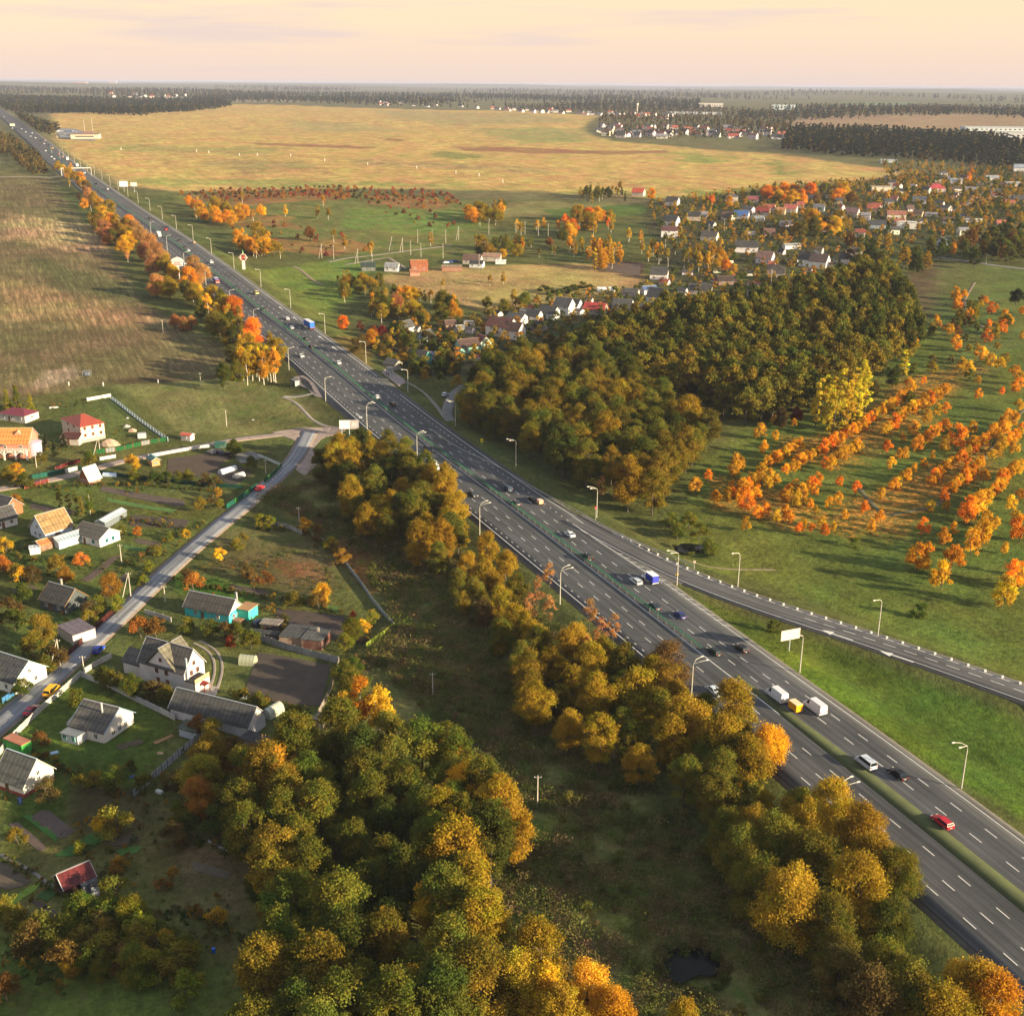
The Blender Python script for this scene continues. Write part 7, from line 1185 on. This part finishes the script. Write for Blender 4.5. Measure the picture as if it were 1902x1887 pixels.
# filling station and far works
p=G3(160,258); o=empty('filling_station',p,R(8),label='flat cream building of the filling station on the far side of the field',cat='building'); MB().box(0,0,0,42,22,7).build('wall',M['plaster'],o,(.62,.50,.38)); MB().box(0,0,7,44,24,.8).box(4,2,7.8,16,9,3).build('roof',M['roof'],o,(.2,.13,.12)); MB().box(-32,4,5,26,18,.9).build('canopy',M['metal_roof'],o,(.10,.12,.14)); MB().box(0,-11.1,3,28,.1,1.6).build('window_band',M['glass'],o); 
for x in (-2,10): MB().tube((x,6,0),(x,6,30),.3,.15,6).build('mast',M['metal'],o,(.55,.5,.45))
for s in ((-43,-4),(-21,-4),(-43,12),(-21,12)): MB().tube((s[0],s[1],0),(s[0],s[1],5),.3,.3,6).build('column',M['metal'],o,(.5,.5,.5))
p=G3(1731/1902*0+1183,213); o=empty('water_tower',p,0,label='pale water tower among the distant roofs at the back of the field',cat='water tower'); MB().tube((0,0,0),(0,0,24),2.2,1.8,10).build('shaft',M['concrete'],o,(.5,.45,.4)); MB().tube((0,0,24),(0,0,30),3.6,3.8,12).build('tank',M['concrete'],o,(.55,.5,.45))
# --- the villages: each house by hand
MID=[(754,616,8,6,2.8,3.0,55,WHT,SL,'small house with dark roof and rounded white gable among the roadside gardens'),(791,632,7,5,2.6,2.6,50,(.3,.45,.5),SL,'little blue-grey house half hidden in the roadside gardens'),(836,610,6,5,2.4,2.0,20,(.3,.2,.12),(.10,.06,.05),'brown wooden shed above the roadside gardens'),(856,617,6,5,2.2,1.5,30,(.3,.3,.3),(.17,.17,.18),'grey sheet-roofed shed beside the brown wooden shed'),(868,652,11,8,2.9,3.2,28,(.25,.55,.45),(.085,.05,.045),'mint walled house with dark brown roof by the roadside gardens'),(895,645,9,8,2.8,3.4,-60,(.3,.4,.35),(.14,.035,.03),'red-brown roofed wing behind the mint walled house'),(779,672,10,7,2.6,3.2,-28,(.10,.50,.45),(.045,.042,.045),'black roofed cottage with bright turquoise gable near the bus stop'),
(730,684,7,6,2.4,1.8,-35,(.3,.28,.26),(.07,.07,.07),'grey garage just behind the far bus shelter'),(932,622,14,10,5.2,4.0,-30,(.66,.62,.60),(.10,.04,.035),'large white house with brown roof and two gables at the head of the gardens'),(957,628,8,8,4.6,3.6,-30,(.66,.62,.60),(.065,.035,.03),'front wing with black-brown roof of the large white house'),(960,600,10,8,3,2.4,-32,WHT,SL,'white house with grey roof just behind the large two-gabled house'),(992,598,8,7,3.6,3.0,-32,WHT,(.05,.05,.055),'narrow white house with black roof right behind the two-gabled house'),(1001,612,8,6,2.6,2.0,-32,(.3,.25,.2),(.06,.05,.045),'dark low house in front of the row of white ones'),
(986,586,12,5,2.4,1.0,-32,(.5,.5,.5),(.16,.16,.165),'long low grey outbuilding at the start of the white row'),(1020,590,10,8,3.2,3.2,-32,(.68,.68,.66),(.06,.06,.065),'white house with dark roof, left of the tall twin gabled pair'),(1048,583,10,8,5,4,-32,(.70,.70,.68),(.085,.085,.09),'tall white house with grey roof in the middle of the white row'),(1066,580,8,7,4.2,3.4,-32,(.70,.70,.68),(.05,.05,.055),'white house touching the tall grey roofed one on its right'),(1106,582,12,9,3,3,-20,(.4,.3,.25),(.36,.04,.035),'house with bright red roof in the white row'),(1106,592,6,5,2.4,1.6,-20,(.2,.15,.12),(.04,.04,.04),'dark shed in front of the bright red roof'),(1157,576,11,8,3,3.4,-20,WHT,SL,'white house with grey roof right of the red one'),
(1182,588,15,9,3.2,4.2,-12,(.66,.64,.62),(.045,.045,.048),'broad black roofed house with white gable beside the second wood'),(1222,560,11,9,3.4,4.4,-35,(.62,.62,.66),SL,'grey roofed house with white front before the second wood'),(1172,550,9,6,2.6,2,-20,(.5,.4,.4),SL,'low grey roofed house behind the white row'),(1205,545,9,6,2.6,2.0,20,(.55,.55,.6),(.10,.15,.3),'low house with blue and grey roof behind the row'),(1224,518,11,9,3.6,3.8,-12,(.66,.62,.58),(.055,.055,.06),'solitary white cottage with black roof at the end of the pale field'),(1300,545,14,8,2.8,3,-15,(.35,.3,.28),(.05,.048,.048),'dark house between trees above the second wood'),(1348,528,12,7,2.6,2.6,10,(.2,.12,.1),(.055,.035,.03),'brown roofed house left of the village road'),
(684,502,9,7,2.6,2.6,10,(.12,.13,.12),(.03,.05,.045),'dark green roofed hut beside the copse'),(729,503,9,7,2.6,2.6,-10,(.55,.55,.55),(.26,.27,.30),'small house with pale grey roof beside the copse'),(778,503,11,8,4.2,2.8,12,(.28,.09,.05),(.36,.12,.05),'red brick house with orange roof at the meadow edge'),(770,512,6,4,2.4,1.4,12,(.45,.2,.15),(.3,.12,.07),'low brick annex in front of the red brick house'),(839,502,13,5,2.2,.9,5,(.3,.15,.1),(.25,.16,.11),'long low shed with tan roof between the farmsteads'),(878,489,12,8,2.8,3.0,-12,(.5,.45,.42),(.13,.075,.06),'brown roofed farmhouse with dark porch'),(886,496,9,6,2.6,1.8,-12,(.55,.6,.65),(.04,.04,.045),'black roofed low wing in front of the brown farmhouse'),(914,484,12,7,3,1.8,-8,(.4,.35,.3),(.3,.18,.13),'pale brown barn right of the farmhouse'),(930,490,7,4,2,.6,0,(.6,.6,.62),(.6,.62,.66),'small white caravan-like shed right of the farmsteads'),
(1186,364,13,10,4,4,-20,(.60,.52,.46),(.46,.08,.05),'white house with bright red roof at the far edge of the big field'),(1249,381,13,10,3.6,4.4,-25,WHT,(.06,.055,.055),'dark roofed white house behind the orange trees at the field edge'),(1359,376,13,11,6,2.5,-10,(.6,.55,.5),(.10,.10,.11),'tall white house with flat grey hip roof at the field edge'),(1398,376,12,9,3,3,-15,(.4,.35,.33),(.30,.09,.10),'rosy roofed house at the field edge'),(1288,409,13,10,4,3.6,-12,(.55,.44,.36),(.04,.038,.038),'cream walled house with black roof in the upper row'),(1246,420,14,11,5,4.2,-28,(.62,.62,.64),(.045,.05,.055),'tall white gabled house with black roof at the left of the upper row'),(1243,440,14,10,5.6,2.8,-10,(.70,.70,.72),(.11,.045,.045),'white two-storey house with brown roof, left end of the village'),(1352,408,12,9,3,4.2,-25,(.55,.48,.44),(.12,.07,.06),'house with lit white gable left of the blue roof'),
(1377,406,14,10,3.2,4,-20,(.62,.62,.64),(.05,.14,.42),'white house with vivid blue roof'),(1417,400,13,10,3.4,4,-22,(.58,.5,.46),(.26,.04,.035),'dark red roofed house right of the blue roof'),(1429,392,11,9,3.4,3,-22,(.58,.5,.46),(.38,.1,.07),'light red roofed house behind the dark red one'),(1410,412,9,7,3,2,-20,(.66,.66,.7),(.3,.32,.36),'small white house below the dark red roof'),(1468,395,13,10,4,3.8,-22,(.64,.58,.54),(.40,.11,.09),'white house with rose-red roof above the large trees'),(1450,398,9,8,3.6,2.8,-20,(.62,.48,.3),(.42,.2,.1),'cream house with orange roof beside the rose-red one'),(1545,368,11,9,4,5.4,-40,(.60,.55,.55),(.05,.05,.06),'steep dark roofed house with lit white gable above the trees'),(1508,374,11,9,3.4,2.6,-12,(.6,.56,.54),(.22,.18,.2),'grey-pink roofed house left of the steep one'),
(1521,392,11,9,3.4,3,-20,(.3,.36,.45),(.14,.15,.17),'grey roofed house with orange side, among trees'),(1638,356,26,12,5.4,1.2,-5,(.72,.62,.50),(.45,.40,.34),'broad cream villa with flat top at the field corner'),(1738,357,20,14,4.4,4.4,-8,(.66,.55,.52),(.46,.06,.08),'large white house with crimson hip roof in the right of the village'),(1707,378,14,11,3.6,3.4,-20,(.62,.64,.68),(.09,.10,.13),'white house with dark blue-grey roof below the crimson one'),(1622,396,12,10,5,4,-25,(.62,.45,.36),(.38,.10,.07),'house with red gable behind the yellow poplar'),(1664,407,18,11,4.6,3,-12,(.70,.62,.54),(.32,.13,.09),'long cream house with red-brown roof in the middle right'),(1683,424,18,10,5.6,.8,-14,(.74,.75,.78),(.6,.6,.62),'big white stepped house with flat roof'),(1628,424,16,10,3.4,3.4,-12,(.45,.58,.7),(.05,.055,.07),'blue-white house with black roof beside the street'),
(1582,403,13,11,4,4.6,-30,(.66,.56,.50),(.2,.12,.12),'white house with brown roof and wide lit gable at the bend'),(1318,446,14,11,3.6,3.6,-22,(.66,.60,.52),(.07,.065,.06),'white house with yellowish gable behind the copse'),(1386,468,19,10,4.4,4,-12,(.70,.68,.74),(.05,.048,.05),'large white double-gabled house in the middle of the village'),(1428,438,10,8,3,3,0,(.3,.2,.15),(.14,.07,.06),'brown roofed house below the large trees'),(1393,436,9,6,2.4,.8,0,(.66,.66,.68),(.3,.3,.32),'small white flat shed in the garden rows'),(1470,462,14,7,2.8,1.2,10,(.72,.72,.72),(.3,.32,.33),'white low building with dark strip roof by the dark trees'),(1521,497,12,10,4.6,4.4,-30,(.70,.70,.74),(.085,.06,.055),'white house with steep brown roof left of the village road head'),(1499,494,10,9,4.8,4.4,-35,(.72,.72,.76),(.06,.055,.055),'white gabled front of the steep brown roofed pair'),
(1585,474,13,9,3.4,3,-8,(.70,.70,.74),(.07,.06,.06),'white house with brown hip roof by the big dark tree'),(1568,488,14,11,3.2,3.6,-10,(.62,.60,.62),(.05,.038,.04),'dark hip roofed house at the upper end of the village road'),(1421,488,11,9,3.8,4,-28,(.55,.56,.6),(.19,.11,.10),'grey-white house with brown roof behind the amber trees'),(1441,508,12,9,3,3,-10,(.25,.18,.15),(.05,.04,.038),'dark brown hip roofed house above the second wood'),(1753,456,9,8,3.4,3.2,30,(.45,.55,.7),(.08,.09,.1),'blue-white hut among dark trees at the right'),(1705,402,9,7,3,3,-30,(.6,.45,.3),(.12,.08,.06),'small ochre gabled house in the right of the village'),(1775,342,14,9,3.4,3,-10,(.62,.6,.6),(.28,.32,.38),'pale roofed house near the street trees at the upper right'),(1842,336,16,10,3.6,2.6,-5,(.6,.6,.62),(.3,.33,.38),'pale grey roofed house at the upper right'),(1893,378,14,10,4,4,-20,(.68,.66,.66),(.09,.09,.1),'white gabled house cut by the right picture edge'),(1893,318,16,11,5,4,-15,(.7,.7,.74),(.3,.36,.45),'white house at the right edge before the pine wood'),(1810,412,18,6,2.6,.8,0,(.72,.70,.68),(.6,.6,.6),'long white low building at the garden rows on the right'),(1880,346,18,8,3,2,0,(.5,.52,.55),(.3,.32,.36),'long grey roofed shed at the upper right'),(1650,302,26,9,3,1.2,0,(.4,.44,.5),(.3,.36,.42),'long blue-grey hall at the pine wood edge')]
for (x,y,l,w,h,rh,yw,wc,rc,lb) in MID:
    if y<480: l,w,h,rh=l*.86,w*.86,h*.92,rh*.9
    if min(wc)>.5: wc=tuple(min(.82,q*1.15) for q in wc)
    far_=y<480; ht='hip' if 'hip' in lb else ('flat' if 'flat' in lb or 'long white low' in lb else 'gable')
    nm='shed' if ('shed' in lb or 'garage' in lb or 'outbuilding' in lb or 'annex' in lb) else 'village_house'
    box_house(nm,x,y,L_=l,W_=w,h=h,rh=0 if ht=='flat' else rh,yaw=R(yw),wall=wc,roof=rc,label=lb,roof_t=ht,wins=0 if nm=='shed' else (2 if not far_ else 1),gwins=0 if nm=='shed' else (2 if l>9 else 1),upper=0 if h<3 else 1,small=True,cat='shed' if nm=='shed' else 'house',over=.4,door=False)
# unnamed filler houses far off: one mesh each, two materials by object colour
FH={}
def far_house(i,p,label,group,s=1.0,yaw=None,c=None,rc=None):
    k=i%6; q=random.Random(i); 
    if k not in FH:
        l,w,h,rh=[(12,9,3.2,3.6),(10,8,5,3.2),(14,9,3,3),(9,8,3,4.4),(16,8,3,1.5),(11,10,5.4,2.6)][k]; m=MB(); hx,hy=l/2,w/2; m.add([(-hx,-hy,-1),(hx,-hy,-1),(hx,hy,-1),(-hx,hy,-1),(-hx,-hy,h),(hx,-hy,h),(hx,hy,h),(-hx,hy,h),(-hx,0,h+rh),(hx,0,h+rh)],[(0,1,5,4),(2,3,7,6),(1,2,6,9,5),(3,0,4,8,7)]); r_=MB()
        for sg in (-1,1): a=[(-hx-.5,0,h+rh+.1),(hx+.5,0,h+rh+.1),(hx+.5,sg*(hy+.5),h-.3),(-hx-.5,sg*(hy+.5),h-.3)]; r_.add(a+[(x,y,z+.2) for x,y,z in a],[(0,1,2,3),(7,6,5,4),(0,4,5,1),(1,5,6,2),(2,6,7,3),(3,7,4,0)])
        w_=MB(); 
        for sg in (-1,1):
            for x in (-hx*.5,hx*.5): w_.box(x,sg*hy,1,1.3,.1,1.3)
            for y in (-hy*.4,hy*.4): w_.box(sg*hx,y,1,.1,1.2,1.3)
        FH[k]=(m.mesh('wall',[M['plaster']]),r_.mesh('roof',[M['roof']]),w_.mesh('windows',[M['glass']]))
    a,b,w=FH[k]; yw=q.uniform(-.9,.2) if yaw is None else yaw; o=empty('distant_house',(p[0],p[1],gz(*p)),yw,label=label,cat='house',group=group); o.scale=(s,s,s)
    g=q.uniform(.5,.75); link('wall',a,None,o,c or (g,g*q.uniform(.85,1),g*q.uniform(.78,1.02))); link('roof',b,None,o,rc or q.choice([(.06,.06,.065),(.06,.055,.055),(.3,.07,.05),(.4,.12,.08),(.12,.07,.06),(.25,.25,.28),(.08,.08,.1)])); 
    if math.hypot(*p)<2600: link('windows',w,None,o)
n_=0
def far_houses(poly,sp_,seed,label,group,s=1.0,maxn=80):
    global n_
    P=pfill(poly,1,sp_,seed,0)[:maxn]
    for p in P: far_house(n_,p,label,group,s); n_+=1
far_houses([(1105,232),(1180,235),(1300,238),(1440,248),(1460,262),(1440,270),(1330,262),(1220,262),(1130,256)],27,71,'small house with bright walls in the distant settlement behind the big field','houses of the distant settlement behind the field',1.25,75)
far_houses([(905,200),(960,203),(1250,214),(1240,222),(1100,214),(940,207)],34,72,'tiny pale house in the long row at the back edge of the big field','row of tiny houses at the back of the field',1.2,42)
far_houses([(1640,330),(1760,320),(1902,335),(1902,400),(1800,440),(1700,430),(1560,440),(1480,430),(1400,420),(1290,430),(1200,450),(1300,400),(1500,380),(1600,370)],23,73,'small roof half hidden in the gardens of the right-hand village','small roofs between the gardens of the village',.72,52)
far_houses([(1200,520),(1300,490),(1420,470),(1560,460),(1600,480),(1480,540),(1360,560),(1240,560)],19,74,'small outbuilding in the gardens above the second wood','outbuildings in the gardens above the second wood',.5,26)
far_houses([(760,610),(870,600),(960,570),(1100,560),(1200,575),(1150,600),(1050,625),(960,650),(900,670),(800,690)],17,75,'small garden shed in the row of gardens beside the wood','garden sheds beside the wood',.42,18)
far_houses([(200,183),(330,184),(345,180),(200,178)],50,76,'tiny pale building of the town on the left horizon','tiny buildings on the left horizon',1.5,16)
far_houses([(700,192),(900,196),(900,200),(700,196)],50,77,'tiny house under the long dark wood','tiny houses under the long dark wood',1.1,12)
for i,(x,y,l,h,c,lb) in enumerate([(150,161,150,14,(.55,.33,.22),'long orange-pink factory hall on the left horizon'),(210,159,120,22,(.55,.45,.42),'pale tall factory block on the left horizon'),(340,184,150,6,(.6,.62,.66),'long white hall in front of the left town'),(1320,199,90,12,(.62,.58,.56),'white hall among the trees on the right horizon'),(1455,204,80,14,(.5,.6,.66),'pale green-white block at the dark wood on the right horizon'),(1290,212,150,4,(.55,.58,.66),'long white shed roofs behind the distant settlement'),(1850,244,130,7,(.55,.6,.66),'long pale greenhouse halls at the right edge'),(1880,257,70,8,(.5,.52,.56),'grey warehouse below the greenhouse halls')]):
    p=G3(x,y); o=empty('distant_hall',p,R(-4),label=lb,cat='hall'); MB().box(0,0,-2,l,l*.3,h+2).build('wall',M['plaster'],o,c); MB().box(0,0,h,l+1,l*.3+1,1.2).build('roof',M['roof'],o,tuple(q*.9 for q in c)); m=MB()
    for k in range(int(l/9)): m.box(-l/2+5+k*9,-l*.15,h*.4,4,.3,h*.25)
    m.build('windows',M['glass'],o)
# --- people at the far bus stop, small things
def person(px,py,c,label,stride=.12):
    p=G3(px,py,.3); me=bpy.data.meshes.new('person'); 
    J=[(0,0,.95),(0,0,1.2),(0,0,1.42),(0,0,1.52),(0,.02,1.66),(.19,0,1.40),(.26,.05,1.12),(.24,.12,.88),(-.19,0,1.40),(-.26,-.02,1.12),(-.24,.05,.88),(.1,0,.9),(.11,stride,.5),(.11,stride*.6,.06),(.11,stride*.6+.14,.04),(-.1,0,.9),(-.11,-stride*.5,.5),(-.11,-stride,.06),(-.11,-stride+.14,.04)]
    E=[(0,1),(1,2),(2,3),(3,4),(2,5),(5,6),(6,7),(2,8),(8,9),(9,10),(0,11),(11,12),(12,13),(13,14),(0,15),(15,16),(16,17),(17,18)]; Rr=[.15,.17,.14,.06,.105,.07,.05,.04,.07,.05,.04,.1,.07,.05,.045,.1,.07,.05,.045]
    me.from_pydata(J,E,[]); o=bpy.data.objects.new('person',me); COL.objects.link(o); o.location=p; o.rotation_euler=(0,0,random.random()*6); sk=o.modifiers.new('skin','SKIN'); 
    if not me.skin_vertices: 
        bm=bmesh.new(); bm.from_mesh(me); bm.verts.layers.skin.verify(); bm.to_mesh(me); bm.free()
    for v,r_ in zip(me.skin_vertices[0].data,Rr): v.radius=(r_,r_)
    me.skin_vertices[0].data[0].use_root=True; o.modifiers.new('sub','SUBSURF').levels=1; me.materials.append(M['plastic']); o.color=(*c,1); tag(o,label,'person')
    hd=MB().tube((0,-.02,1.66),(0,-.02,1.8),.11,.09,8).build('hair',M['plastic'],o,(.03,.02,.015)); return o
person(719,699,(.02,.02,.03),'person in dark clothes waiting left in front of the far bus shelter'); person(722,701,(.03,.03,.04),'person in dark clothes waiting right in front of the far bus shelter'); person(754,714,(.02,.025,.03),'person in black walking on the footpath beyond the far bus shelter')
# odd bits in the plots
def bit(name,x,y,l,w,h,yw,c,label,cat,m='wood',z=0):
    p=G3(x,y,z); mb=MB(); 
    if name=='log_pile':
        q=random.Random(1)
        for i in range(7): a=q.uniform(-.12,.12); mb.tube((-l/2,-w/2+w*i/6,.15+.1*(i%2)),(l/2,-w/2+w*i/6+a,.15+.12*(i%2)),.11,.08,6)
    elif name in('boulder','earth_heap','rubble_heap','gravel_heap'):
        q=random.Random(int(x)); n=9; v=[(0,0,h)]
        for k,(rr_,zz) in enumerate(((.35,.85),(.75,.5),(1,0))):
            for i in range(n): a=2*math.pi*i/n+k*.3; f_=q.uniform(.8,1.15); v.append((math.cos(a)*l/2*rr_*f_,math.sin(a)*w/2*rr_*f_,h*zz*q.uniform(.85,1.1)-.05))
        f_=[(0,1+i,1+(i+1)%n) for i in range(n)]
        for k in range(2): f_+=[(1+k*n+i,1+(k+1)*n+i,1+(k+1)*n+(i+1)%n,1+k*n+(i+1)%n) for i in range(n)]
        mb.add(v,f_)
    elif name=='barrel': mb.tube((0,0,0),(0,0,h),l/2,l/2,10)
    else: mb.box(0,0,0,l,w,h).box(0,0,h,l*.9,w*.9,.06)
    o=mb.build(name,M[m],None,c,loc=p,rz=yw); tag(o,label,cat); return o
bit('gravel_heap',205,826,8,6,2.4,0,(.48,.34,.25),'big pinkish gravel heap beside the unfinished house','heap','stone'); bit('earth_heap',246,801,4,3,1.3,0,(.45,.32,.24),'small sandy heap on the yard of the unfinished house','heap','stone'); bit('rubble_heap',235,793,3.4,2.6,1.1,0,(.38,.37,.38),'grey rubble heap on the yard of the unfinished house','heap','stone'); bit('rubble_heap',237,777,1.6,1.2,.5,0,(.5,.52,.55),'small pale stone heap near the blue lattice fence','heap','stone'); bit('container_box',264,813,3.2,2.2,1.8,.3,(.42,.45,.5),'pale blue-grey crate by the brick post fence','crate'); bit('concrete_slab',100,758,3.6,1.2,.5,.3,(.5,.5,.48),'pale slab lying behind the unfinished house','slab','concrete')
bit('log_pile',304,1374,4.6,.8,.3,R(48),(.42,.24,.12),'stack of long logs lying on the lawn','logs'); bit('rubble_heap',297,1399,1.8,1.4,.4,0,(.42,.28,.16),'small heap of firewood on the lawn','heap','wood'); bit('blue_sheet',101,1398,1.6,1.1,.08,.5,(.32,.45,.62),'flat light blue sheet lying on the lawn','sheet','plastic'); bit('leaning_board',141,1366,1.4,.3,.7,-.4,(.05,.42,.58),'small bright blue panel leaning at the cottage veranda','panel','plastic')
for i,(x,y) in enumerate([(529,879),(520,880),(512,886),(506,892)]): bit('boulder',x,y,.8 if i else 1.1,.7,.6,0,(.55,.53,.5),'white boulder along the verge of the street bend','boulder','stone')['group']='white boulders at the street bend'
bit('boulder',512,670,1.6,1.2,1.0,0,(.45,.45,.43),'single grey boulder beside the birch trunks','boulder','stone'); bit('barrel',397,1768,.6,.6,.8,0,(.02,.12,.6),'small blue barrel standing in the orchard grass','barrel','plastic'); bit('barrel',38,1492,1.0,1,1.3,0,(.02,.04,.12),'dark blue barrel at the corner of the steep white house','barrel','plastic'); bit('water_tank',452,1303,1.6,.9,1.4,0,(.38,.45,.42),'pale green water tank at the edge of the ploughed plot','tank','plastic'); bit('blue_tarp',243,1443,1.6,1.1,.1,.3,(.03,.08,.22),'crumpled dark blue tarp beside the green shrub on the lawn','tarp','plastic'); bit('bath_tub',296,1472,1.6,.8,.5,-.5,(.55,.56,.56),'old white bath tub beside the white fence','tub','plastic'); bit('white_board',470,780,.9,.5,.1,0,(.7,.7,.7),'white scrap lying on the meadow','scrap','plastic') 
bit('jetty',1243,1790,1.6,.7,.25,R(100),(.42,.36,.3),'little plank jetty at the dark pond','jetty')
for i,(x,y) in enumerate([(110,1000),(0,0)][:1]): pass
for x,y,lb in [(128,716,'white field marker post near the sandy patch'),(294,712,'white field marker post on the weedy bank'),(192,717,'white marker on the weedy bank, left one')]: bit('marker_post',x,y,.4,.4,1.6,0,(.7,.68,.64),lb,'post','concrete')
for x,y in [(388,285),(445,290),(365,283),(478,290),(540,291),(225,279),(683,307),(774,314),(847,323),(890,328),(934,340),(603,300)]: bit('marker_post',x,y,.7,.7,3.2,0,(.7,.68,.64),'tiny white survey post in the big field','post','concrete')['group']='white posts in the big field'
p=G3(162,698); o=empty('pump_frame',p,0,label='small fenced metal frame on the ploughed field',cat='frame'); m=MB()
for x in (-1.6,1.6):
    for y in (-1,1): m.box(x,y,0,.12,.12,2.4)
m.box(0,-1,2.2,3.4,.12,.12).box(0,1,2.2,3.4,.12,.12).build('frame',M['metal'],o,(.3,.35,.42)); MB().box(0,0,.2,1.6,1.2,1.2).build('pump',M['metal'],o,(.2,.25,.35))
# labels of look-alikes in small groups say which one by its place
from bpy_extras.object_utils import world_to_camera_view
ORD='first second third fourth fifth sixth seventh eighth ninth tenth eleventh twelfth thirteenth fourteenth fifteenth sixteenth seventeenth eighteenth nineteenth twentieth twenty-first twenty-second twenty-third twenty-fourth twenty-fifth twenty-sixth twenty-seventh twenty-eighth twenty-ninth thirtieth'.split()
bpy.context.view_layer.update(); byl={}
for o in COL.objects:
    if o.parent is None and 'label' in o and o.get('kind') is None: byl.setdefault(o['label'],[]).append(o)
for lb,os_ in byl.items():
    if 2<=len(os_)<=30 and len(lb.split())<=12:
        os_.sort(key=lambda o: world_to_camera_view(SC,cam,o.location).x)
        for i,o in enumerate(os_): o['label']=lb+', '+('leftmost of them' if i==0 else 'rightmost of them' if i==len(os_)-1 else ORD[i]+' from the left')
# ---------------- haze: one closed box of thin air
hz=MB().box(0,0,-8,80000,80000,146); me=hz.mesh('haze'); hm=bpy.data.materials.new('haze air'); hm.use_nodes=True; t=hm.node_tree; t.nodes.clear(); o_=N(t,'ShaderNodeOutputMaterial'); v_=N(t,'ShaderNodeVolumePrincipled'); v_.inputs['Density'].default_value=HAZE; v_.inputs['Color'].default_value=(.52,.58,.82,1); v_.inputs['Anisotropy'].default_value=0.0; t.links.new(v_.outputs[0],o_.inputs['Volume'])
o=link('haze',me,hm); o['kind']='stuff'
